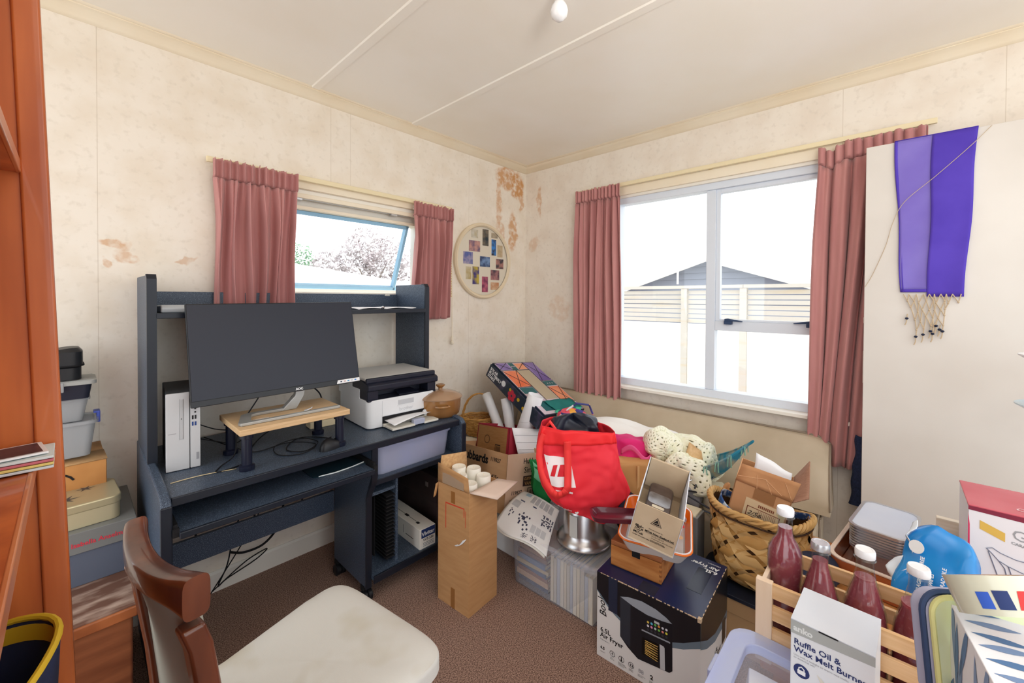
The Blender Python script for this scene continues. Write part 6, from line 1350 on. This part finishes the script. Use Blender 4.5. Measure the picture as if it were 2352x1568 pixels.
# ------------------------------------------------------------------ low table, crate, bottles
lt = thing('low_table', 'low wooden table under the bottle crate by the door', 'table', (-1.0, -2.4, 0))
obj('table_top', MB().box(-1.38, -.63, -2.92, -1.995, .395, .42), M_owood, lt, world=True, bev=.004)
for x in (-1.34, -.67):
    for y in (-2.88, -2.04): obj('leg', MB().box(x-.02, x+.02, y-.02, y+.02, 0, .396), M_owood, lt, world=True, bev=.003)
cr_ = thing('bottle_crate', 'pale pine slatted crate holding sauce bottles', 'crate', (-1.287, -2.225, .421))
M_pin2 = mat('pale_pine', (230, 192, 146), .5, c2=(214, 170, 120), ns=6, st=(3, .6, 12)); M_pin3 = mat('white_pine', (236, 214, 190), .5, c2=(226, 198, 168), ns=6, st=(3, 3, .6))
X0, X1, Y0, Y1 = -.098, .098, -.24, .24
for k in range(4):
    z0 = .001+.0545*k
    for x in (X0, X1-.010): obj('slat', MB().box(x, x+.010, Y0+.02, Y1-.03, z0, z0+.036), M_pin2, cr_, bev=.0015)
    for y in (Y0+.01, Y1-.02): obj('end_slat', MB().box(X0+.012, X1-.012, y, y+.010, z0, z0+.036), M_pin3, cr_, bev=.0015)
for x in (X0-.004, X1-.014):
    for y in (Y0, Y1-.036): obj('corner_post', MB().box(x, x+.018, y, y+.036, 0, .203), M_pin3, cr_, bev=.002)
for k in range(3): obj('floor_slat', MB().box(X0+.012+.06*k, X0+.058+.06*k, Y0+.02, Y1-.02, .0, .008), M_pin2, cr_)
M_sauce = mat('plum_sauce', (156, 70, 80), .2, c2=(180, 104, 108), ns=90, lo=.55, hi=.75, spec=.5, coat=.6)
M_bglass = pane_mat('bottle_glass', (238, 244, 244))
M_capw = mat('white_cap', (238, 239, 242), .3, coat=.3); M_caps = mat('silver_cap', (206, 208, 212), .3, metal=.7)
def bottle(x, y, label, prof, top, cap, emb):
    t = thing('sauce_bottle', label, 'bottle', (x, y, .43), (0, 0, -47), 'sauce bottles in the pine crate')
    obj('glass', MB().lathe(prof, 40, cap=False), M_bglass, t)
    fill = [(max(.0005, r-.0022), z) for r, z in prof if z < top]; fill = [(.0005, fill[0][1]+.002)]+fill+[(fill[-1][0], top), (.0005, top)]
    obj('sauce', MB().lathe(fill, 40, cap=False), M_sauce, t)
    zt_ = prof[-1][1]; cc = obj('cap', MB().lathe([(.0185, zt_-.016), (.0195, zt_-.014), (.0195, zt_-.002), (.018, zt_+.002), (.014, zt_+.0018), (.0135, zt_+.001), (.001, zt_+.001)], 32), cap, t)
    obj('neck_ring', MB().lathe([(prof[-1][0]+.0015, zt_-.022), (prof[-1][0]+.0045, zt_-.020), (prof[-1][0]+.0015, zt_-.017)], 32, cap=False), M_bglass, t)
    if emb:
        b = MB()
        for k in range(10): 
            a0 = -pi/2-.55+k*.11; zz = emb+.006*sin(k*1.9); rr = lambda z: next((p[0]*(1-(z-p[1])/(q[1]-p[1]))+q[0]*((z-p[1])/(q[1]-p[1])) for p, q in zip(prof, prof[1:]) if p[1] <= z <= q[1] and q[1] > p[1]), .03)
            b.tube([((rr(zz+d)+.0006)*cos(a0+e), (rr(zz+d)+.0006)*sin(a0+e), zz+d) for e, d in ((0, -.006), (.03, 0), (.0, .006), (.05, .008))], .0011, 5)
        obj('embossing', b, M_bglass, t)
tall = [(.030, 0), (.036, .002), (.039, .008), (.039, .10), (.0375, .13), (.037, .17), (.0395, .195), (.0405, .222), (.038, .246), (.029, .266), (.020, .280), (.0178, .295), (.0165, .312), (.0165, .352)]
cone = [(.033, 0), (.040, .002), (.0435, .010), (.0435, .06), (.0445, .10), (.044, .135), (.039, .17), (.030, .205), (.0215, .235), (.0175, .255), (.0165, .27), (.0165, .302)]
bottle(-1.297, -2.032, 'tallest sauce bottle with white cap at the crate end', tall, .305, M_capw, 0)
bottle(-1.318, -2.108, 'sauce bottle with silver cap in the pine crate', cone, .262, M_caps, .15)
bottle(-1.292, -2.190, 'white capped sauce bottle right of the silver capped one', [(r, z*1.02) for r, z in cone], .245, M_capw, 0)
bottle(-1.288, -2.280, 'white capped sauce bottle nearest the green pouch', [(r, z*1.01) for r, z in cone], .222, M_capw, 0)
bottle(-1.275, -2.385, 'sauce bottle in the crate below the blue packet', [(r, z*.8) for r, z in cone], .2, M_capw, 0)
nvb = tag(obj('navy_bundle', MB().grid(lambda u, v: wob(Vector((-.93, -2.065, .455))+cushf(.10, .06, .035, .8)(u, v), 12, .02), 36, 18, cu=True), M_navy), 'navy cloth bundle between the crate and the foil trays', 'cloth')
# ------------------------------------------------------------------ foil trays on a brown tray, board, packet, glass box
bt = thing('brown_tray', 'glossy orange brown tray with painted rim highlights under the foil trays', 'tray', (-.72, -2.24, .421), (0, 0, -8))
M_bt = mat('orange_brown_lacquer', (176, 96, 54), .2, c2=(150, 76, 42), ns=5, coat=.5)
obj('tray_floor', MB().prism(rrect(.36, .25, .04, 5), 2, .0, .012), M_bt, bt, bev=.003)
obj('tray_wall', MB().ring(rrect(.38, .27, .05, 6), rrect(.36, .25, .042, 6), .0, .075), M_bt, bt, bev=.003)
obj('rim_highlight', MB().ring(rrect(.384, .274, .052, 6), rrect(.358, .248, .042, 6), .075, .081), mat('rim_highlight', (226, 206, 190), .3), bt, bev=.002)  # pale ring paints the gloss highlight along the tray rim
M_foil = mat('aluminium_foil', (206, 208, 214), .32, metal=.85, bump=.25, bs=120); M_lid = mat('foil_lid_card', (206, 212, 226), .35, c2=(190, 200, 222), ns=3)
for k in range(9):
    t = thing('foil_tray', ORD[k]+' foil food tray from the bottom of the stack on the brown tray' if k < 8 else 'topmost foil food tray with flat pale lid in the stack', 'foil tray', (-.68, -2.22, .435+.0085*k), (0, 0, -8), 'stacked foil trays')
    o1 = rrect(.258, .152, .035, 5); n = len(o1); b = MB()
    for P_, z in (([(x*.86, y*.82) for x, y in o1], 0), ([(x*.955, y*.93) for x, y in o1], .068), (o1, .069), (o1, .074), ([(x*.95, y*.92) for x, y in o1], .0745), ([(x*.855, y*.81) for x, y in o1], .003)): b.v += [Vector((x, y, z)) for x, y in P_]
    b.f = [list(range(n))[::-1], list(range(5*n, 6*n))]+[[a*n+i, a*n+(i+1) % n, (a+1)*n+(i+1) % n, (a+1)*n+i] for a in range(5) for i in range(n)]
    obj('foil_pan', b, M_foil, t)
    if k == 8: obj('tray_lid', MB().prism(rrect(.250, .145, .033, 5), 2, .0745, .077), M_lid, t); obj('lid_crimp', MB().ring(rrect(.262, .156, .036, 5), rrect(.244, .138, .031, 5), .073, .0785), M_foil, t)
tag(obj('pale_board', MB().box(-.775, -.755, -2.78, -2.335, .421, .668), mat('pale_birch', (232, 222, 206), .5, c2=(220, 206, 184), ns=8, st=(1, 1, 12)), bev=.002), 'pale wooden board standing behind the blue packet', 'board')
bl = thing('blue_packet', 'crumpled bright blue plastic packet with white lettering', 'packet', (-1.070, -2.318, .625), (8, 20, -12))
M_blue = mat('bright_blue_film', (26, 136, 206), .22, c2=(20, 116, 190), ns=7, spec=.5)
cfk = cushf(.026, .070, .115, .4)
obj('film', MB().grid(lambda u, v: wob(cfk(u, v), 19, .012), 44, 26, cu=True), M_blue, bl)
obj('crimped_end', MB().grid(lambda u, v: wob((-.026+.01*v, .05+.03*u*v+.012*sin(9*u), .10-.17*u+.02*v), 30, .014), 12, 8), mat('white_film', (226, 234, 242), .25), bl, solid=.002)
obj('white_badge', MB().lathe([(.016, 0), (.016, .001)], 20, Matrix.Translation((-.036, .040, .05)) @ Euler((0, -pi/2, R(-18))).to_matrix().to_4x4()), M_white, bl)
for k, s in enumerate(('FRAGRANCE FREE', 'SOFT WIPES', 'BIODEGRADABLE')): text(bl, s, .0105, (-.036, .012-.020*k, -.05), (0, .1, 1), (0, 1, -.1), M_white, bold=1, off=.006)
gl = thing('glassware_box', 'white glassware box with red top standing near the door', 'box', (-.889, -2.56, .421))
w2, l2, h2 = .096, .18, .378
M_gw = mat('gift_box_white', (226, 224, 228), .4)
obj('carton', MB().box(-w2, w2, -l2, l2, 0, h2), M_gw, gl, bev=.002)
M_rt = mat('glossy_red_top', (186, 66, 84), .2, c2=(206, 110, 120), ns=3)
obj('red_top', MB().box(-w2-.001, w2+.001, -l2-.001, l2+.001, h2-.003, h2+.002), M_rt, gl, bev=.002)
decal(gl, 'red_strip', [(-w2-.0006, l2, h2-.012), (-w2-.0006, .03, h2-.016), (-w2-.0006, .03, h2), (-w2-.0006, l2, h2)], mat('dark_red_strip', (126, 36, 60)))
decal(gl, 'side_strip', [(-w2-.0008, l2, 0), (-w2-.0008, l2-.006, 0), (-w2-.0008, l2-.003, h2-.05), (-w2-.0008, l2, h2-.02)], mat('crimson_strip', (204, 50, 92)))
decal(gl, 'gold_plate', [(-w2-.0008, .160, .345), (-w2-.0008, .118, .327), (-w2-.0008, .118, .305), (-w2-.0008, .160, .323)], M_gold)
text(gl, 'Glass Wave', .03, (-w2+.03, .10, h2+.002), LX, (1, 0, 0), mat('pale_pink_lettering', (232, 190, 196), .3), shear=.3)
text(gl, 'Glass', .036, (-w2, .108, .318), (0, -1, -.14), LY, M_grey, bold=0); text(gl, 'CARAFE', .009, (-w2, .108, .305), (0, -1, -.14), LY, M_grey, bold=2)
b = MB()
for pts in ([(.148, .278), (.140, .270), (.128, .255), (.112, .247), (.09, .240), (.07, .238)], [(.148, .278), (.138, .283), (.125, .275), (.10, .268), (.08, .268)], [(.145, .272), (.130, .22), (.122, .15), (.118, .08)], [(.128, .255), (.118, .24), (.112, .21), (.115, .18), (.122, .185), (.128, .21)], [(.112, .247), (.105, .22), (.103, .18), (.106, .16)]):
    b.tube([(-w2-.0012, y, z) for y, z in pts], .0009, 5)
obj('carafe_drawing', b, mat('drawing_ink', (112, 118, 140)), gl)
st = thing('cake_stand', 'white tiered cake stand with a white box at the right edge', 'cake stand', (-.555, -2.62, 0))
obj('plate', MB().lathe([(.001, 1.148), (.09, 1.150), (.102, 1.158), (.102, 1.162), (.001, 1.156)], 40), M_white, st, world=False)
obj('plate', MB().lathe([(.001, .99), (.085, .992), (.108, 1.006), (.108, 1.010), (.088, 1.0), (.001, .998)], 40), mat('pale_blue_glass', (206, 226, 236), .15), st)
obj('column', MB().lathe([(.10, .0), (.10, .012), (.012, .03), (.012, 1.16)], 24), M_white, st)
wbx = tag(obj('white_canister', MB().lathe([(.058, .0), (.060, .004), (.060, .075), (.064, .076), (.064, .125), (.062, .128), (.001, .128)], 32, Matrix.Translation((-.555, -2.62, 1.0002))), M_white), 'white canister between the tiers of the cake stand', 'canister')

# ------------------------------------------------------------------ clear bin, oil burner box
cbn = thing('clear_bin', 'large clear blue tinted storage bin with lid in the foreground', 'bin', (-1.67, -2.085, 0))
M_bin = mat('blue_clear_plastic', (226, 232, 252), .18, see=.84, spec=.5); M_binr = mat('blue_white_plastic', (222, 230, 254), .2, see=.5, spec=.5)
obj('bin_body', tub_shell(.54, .27, .465, .003, .93, .04), M_bin, cbn)
obj('lid_border', MB().ring(rrect(.565, .295, .05, 6), rrect(.48, .21, .03, 6), .462, .486), M_binr, cbn, bev=.003)
obj('lid_panel', MB().prism(rrect(.484, .214, .03, 6), 2, .468, .472), mat('clear_lid_plastic', (240, 244, 252), .12, see=.93, spec=.5), cbn)
obj('lid_lip', MB().ring(rrect(.572, .302, .053, 6), rrect(.556, .286, .048, 6), .440, .472), M_binr, cbn)
for x in (-.12, .12): obj('lid_clip', MB().box(x-.03, x+.03, .142, .155, .44, .485), M_binr, cbn, bev=.004)
M_bc = mat('bin_white_goods', (244, 246, 252), .6); M_bd = mat('bin_dark_goods', (70, 84, 130), .6)
for k, (x, y, sx, sy, z0, z1, rz, m, lb_, ct_) in enumerate(((.14, .04, .18, .12, .30, .43, 12, M_bc, 'white carton in the clear bin beside the pine crate', 'box'), (-.02, .05, .13, .09, .28, .44, -14, M_bc, 'white carton in the middle of the clear bin', 'box'), (-.15, .0, .14, .18, .26, .36, 20, M_bd, 'dark blue pack in the clear bin', 'pack'),
        (.12, -.07, .18, .08, .3, .38, -6, mat('bin_blue', (120, 140, 200), .6), 'mid blue pack in the clear bin', 'pack'), (-.02, -.08, .10, .08, .3, .43, 28, M_bc, 'tilted white carton in the clear bin near the oil burner box', 'box'))):
    t = thing('packed_carton', lb_, ct_, (-1.67+x, -2.085+y, z0), (8, 5, rz)); obj('carton', MB().box(-sx/2, sx/2, -sy/2, sy/2, 0, z1-z0), m, t, bev=.003); obj('flap', MB().box(-sx/2, 0, -sy/2, sy/2, z1-z0+.001, z1-z0+.003), m, t)
tag(obj('packed_cloth', MB().grid(lambda u, v: wob(Vector((-1.67, -2.085, .15))+cushf(.22, .09, .14, .4)(u, v), 12, .02), 40, 20, cu=True), mat('pale_blue_cloth', (176, 190, 226), .9)), 'pale blue cloth filling the clear bin bottom', 'cloth')
rf_ = thing('oil_burner_box', 'white and grey boxed oil burner standing on the clear bin lid', 'box', (-1.455, -2.150, .488), (0, 0, -2.5))
w2, l2, h2 = .066, .068, .156
M_rw = mat('burner_box_white', (226, 230, 234), .45); M_rg = mat('burner_box_grey', (170, 174, 172), .45); M_nv = mat('navy_lettering', (40, 52, 104), .6)
obj('carton', MB().box(-w2, w2, -l2, l2, 0, h2), M_rw, rf_, bev=.0015)
obj('top_flap', MB().box(-w2, w2+.001, -l2, l2, h2, h2+.002), mat('burner_top', (206, 212, 222), .3, c2=(216, 220, 228), ns=5), rf_)
decal(rf_, 'grey_band', [(-w2-.0006, l2, .128), (-w2-.0006, -l2, .138), (-w2-.0006, -l2, h2), (-w2-.0006, l2, h2)], M_rg)
decal(rf_, 'flap_slot', [(-w2-.0009, .02, .1545), (-w2-.0009, -.012, .1545), (-w2-.0009, -.012, .1575), (-w2-.0009, .02, .1575)], M_blackm)
text(rf_, 'anko', .017, (-w2, .063, .136), LX, LY, mat('pale_lettering', (222, 226, 224)), bold=2)
text(rf_, 'Ruffle Oil &', .0165, (-w2, .062, .108), LX, LY, M_nv, bold=1); text(rf_, 'Wax Melt Burner', .0165, (-w2, .062, .092), LX, LY, M_nv, bold=1)
text(rf_, 'Use with a tealight to warm wax melts\nor essential oils', .0058, (-w2, .062, .083), LX, LY, M_grey)
decal(rf_, 'navy_seal', [(-w2-.0006, .048+.014*cos(k*pi/12), .055+.014*sin(k*pi/12)) for k in range(24)], M_nv)
decal(rf_, 'seal_padlock', [(-w2-.0012, .055, .048), (-w2-.0012, .041, .048), (-w2-.0012, .041, .057), (-w2-.0012, .055, .057)], M_white)
obj('seal_shackle', MB().tube([(-w2-.0012, .0525, .057), (-w2-.0012, .0525, .061), (-w2-.0012, .048, .0645), (-w2-.0012, .0435, .061), (-w2-.0012, .0435, .057)], .0011, 5), M_white, rf_)
decal(rf_, 'printed_base', [(-w2-.0006, .03+.036*cos(k*pi/12), .0+.034*abs(sin(k*pi/12))) for k in range(13)], mat('grey_vase_print', (196, 198, 196)))
decal(rf_, 'printed_dish', [(-w2-.0009, y, z) for y, z in ((.022, .066), (.008, .056), (-.01, .054), (-.03, .044), (-.05, .03), (-.064, .016), (-.05, .012), (-.02, .026), (.004, .04), (.016, .052))], mat('shell_print', (222, 218, 206)))
decal(rf_, 'printed_wax', [(-w2-.0012, y, z) for y, z in ((.008, .05), (-.012, .044), (-.034, .034), (-.052, .022), (-.04, .024), (-.014, .036))], mat('wax_yellow', (232, 206, 130)))

# ------------------------------------------------------------------ stool in the right foreground with pouch, tissue box, tape
stl = thing('stool', 'square wooden stool under the tissue box in the right foreground', 'stool', (-1.72, -2.46, 0))
obj('stool_top', MB().box(-.16, .13, -.2, .205, .625, .65), M_owood, stl, bev=.004)
for x in (-.14, .11):
    for y in (-.18, .185): obj('leg', MB().box(x-.017, x+.017, y-.017, y+.017, 0, .626), M_owood, stl, bev=.003)
pc = thing('green_pouch', 'pale green zip pouch with navy edge behind the tissue box', 'pouch', (-1.548, -2.352, .655), (-8, 0, -52))
M_lime = mat('pale_lime_fabric', (214, 222, 186), .8, c2=(206, 202, 120), ns=5, lo=.5, hi=.72); M_navz = mat('navy_zip', (52, 70, 106), .7)
def pouch(sx, sy, sz, n=6):
    b = MB(); o1 = rrect(sx, sz, .03, n, 0, sz/2); b.prism(o1, 1, -sy/2, sy/2); return b
obj('pouch_back', pouch(.182, .034, .180), mat('lilac_grey_fabric', (170, 172, 196), .85), pc, bev=.006)
obj('front_panel', MB().prism(rrect(.182, .178, .028, 6, .004, .0925), 1, -.024, -.014), M_lime, pc, bev=.004)
obj('zip_edge', MB().tube([(x, -.012, z) for x, z in rrect(.186, .184, .031, 6, 0, .0915)], .0045, 6, closed=True), M_navz, pc)
obj('lime_piping', MB().tube([(x+.004, -.022, z+.0035) for x, z in rrect(.180, .176, .028, 6, 0, .0885)], .004, 6, closed=True), mat('lime_piping', (222, 220, 150), .7), pc)
tbx = thing('tissue_box', 'white tissue box printed with blue leaves in the right foreground', 'tissue box', (-1.705, -2.390, .650), (0, 0, 9))
w2, l2, h2 = .122, .066, .184
obj('carton', MB().box(-w2, w2, -l2, l2, 0, h2), mat('tissue_box_white', (236, 238, 244), .45), tbx, bev=.0015)
M_lf = mat('leaf_blue_print', (120, 146, 186), .5); M_lf2 = mat('leaf_deep_print', (84, 122, 168), .5)
rn = random.Random(2)
def leaf(f, cx, cy, ang, L, wd, m, n=9):
    """blade of a palm leaf on a face; f maps 2-D to the face"""
    P_ = [f(cx+cos(ang)*L*i/n-sin(ang)*s*wd*sin(pi*i/n), cy+sin(ang)*L*i/n+cos(ang)*s*wd*sin(pi*i/n)) for s, rg in ((1, range(n+1)), (-1, range(n-1, 0, -1))) for i in rg]
    decal(tbx, 'printed_leaf', P_, m)
clampf = lambda v, a, b_: max(a, min(b_, v))
ftop = lambda x, y: (clampf(x, -w2+.002, w2-.002), clampf(y, -l2+.002, l2-.002), h2+.0006)
fsd = lambda x, z: (clampf(x, -w2+.002, w2-.002), l2+.0006, clampf(z, .002, h2-.002))
for k in range(8): leaf(ftop, .112-.027*k, .060, R(-75-6*(k % 3)), .062, .0065, M_lf if k % 2 else M_lf2)
for k in range(10): leaf(fsd, .115-.024*k, .205-.03*(k % 3), R(-100+9*(k % 4)), .11, .008, M_lf2 if k % 2 else M_lf)
for k in range(6): leaf(fsd, -.10+.04*k, .10-.02*(k % 2), R(-70), .09, .010, M_lf2)
obj('opening', MB().prism(rrect(.13, .05, .024, 6, -.01, -.015), 2, h2+.0004, h2+.0012), mat('tissue_slot', (206, 206, 214), .7), tbx)
obj('tissue', MB().grid(lambda u, v: wob((-.05+.08*u, -.015+.02*(v-.5), h2+.04*sin(pi*v)*sin(pi*u)+.001), 30, .006), 14, 8), M_paper, tbx)
tp_ = thing('packing_tape', 'roll of clear packing tape with red label on the tissue box', 'tape roll', (-1.6325, -2.362, .868), (0, 0, 0))
q_ = Vector((.7325, .6807, 0)); ax_ = (Vector((0, 0, 1))*cos(R(33))+q_*sin(R(33))); ex_ = Vector((.6807, -.7325, 0)); m_ = Matrix((ex_, ax_.cross(ex_), ax_)).transposed() @ Euler((0, 0, R(47))).to_matrix()
tp_.rotation_euler = m_.to_euler(); WM[tp_.name] = Matrix.Translation(tp_.location) @ m_.to_4x4()
M_tr = mat('clear_tape_roll', (226, 228, 208), .2, c2=(216, 218, 196), ns=4, see=.12, spec=.5, coat=.4)
obj('tape_wall', MB().lathe([(.040, 0), (.055, 0), (.055, .048), (.040, .048), (.040, 0)], 64, cap=False), M_tr, tp_)
obj('cardboard_core', MB().lathe([(.037, .0), (.0405, .0), (.0405, .048), (.037, .048), (.037, 0)], 48, cap=False), M_card, tp_)
def cyl(a0, a1, z0, z1, m, nm, r=.0556, sk=0):
    return obj(nm, MB().grid(lambda u, v: Vector((r*cos(R(a0+(a1-a0)*u+sk*v)), r*sin(R(a0+(a1-a0)*u+sk*v)), z0+(z1-z0)*v)), 14, 3), m, tp_)
cyl(192, 246, .008, .030, mat('label_red', (226, 50, 48), .4), 'red_label', sk=6); cyl(247, 310, .006, .026, mat('label_blue', (60, 150, 206), .4), 'blue_label', sk=6)
cyl(171, 188, .008, .030, M_blueprint, 'dark_label'); cyl(152, 167, .008, .028, mat('label_blue2', (60, 100, 200), .4), 'blue_tab')
def wrap(a_c):
    def f(p): a = R(a_c)+p.x/.0562; return Vector((.0564*cos(a), .0564*sin(a), p.y))
    return f
text(tp_, '48mm', .012, (.012, .020, 0), (-1, 0, 0), (0, -1, 0), M_white, bold=2, drape=lambda p: wrap(222)(Vector((p.x, p.y, 0))))
text(tp_, '75 metres', .006, (.012, .029, 0), (-1, 0, 0), (0, -1, 0), M_white, bold=1.5, drape=lambda p: wrap(222)(Vector((p.x, p.y, 0))))
text(tp_, 'TAPE', .013, (.016, .027, 0), (-1, 0, 0), (0, -1, 0), M_white, bold=2, drape=lambda p: wrap(276)(Vector((p.x, p.y, 0))))
text(tp_, 'CLEAR', .007, (.016, .036, 0), (-1, 0, 0), (0, -1, 0), mat('label_blue', (60, 150, 206)), bold=1, drape=lambda p: wrap(276)(Vector((p.x, p.y, 0))))
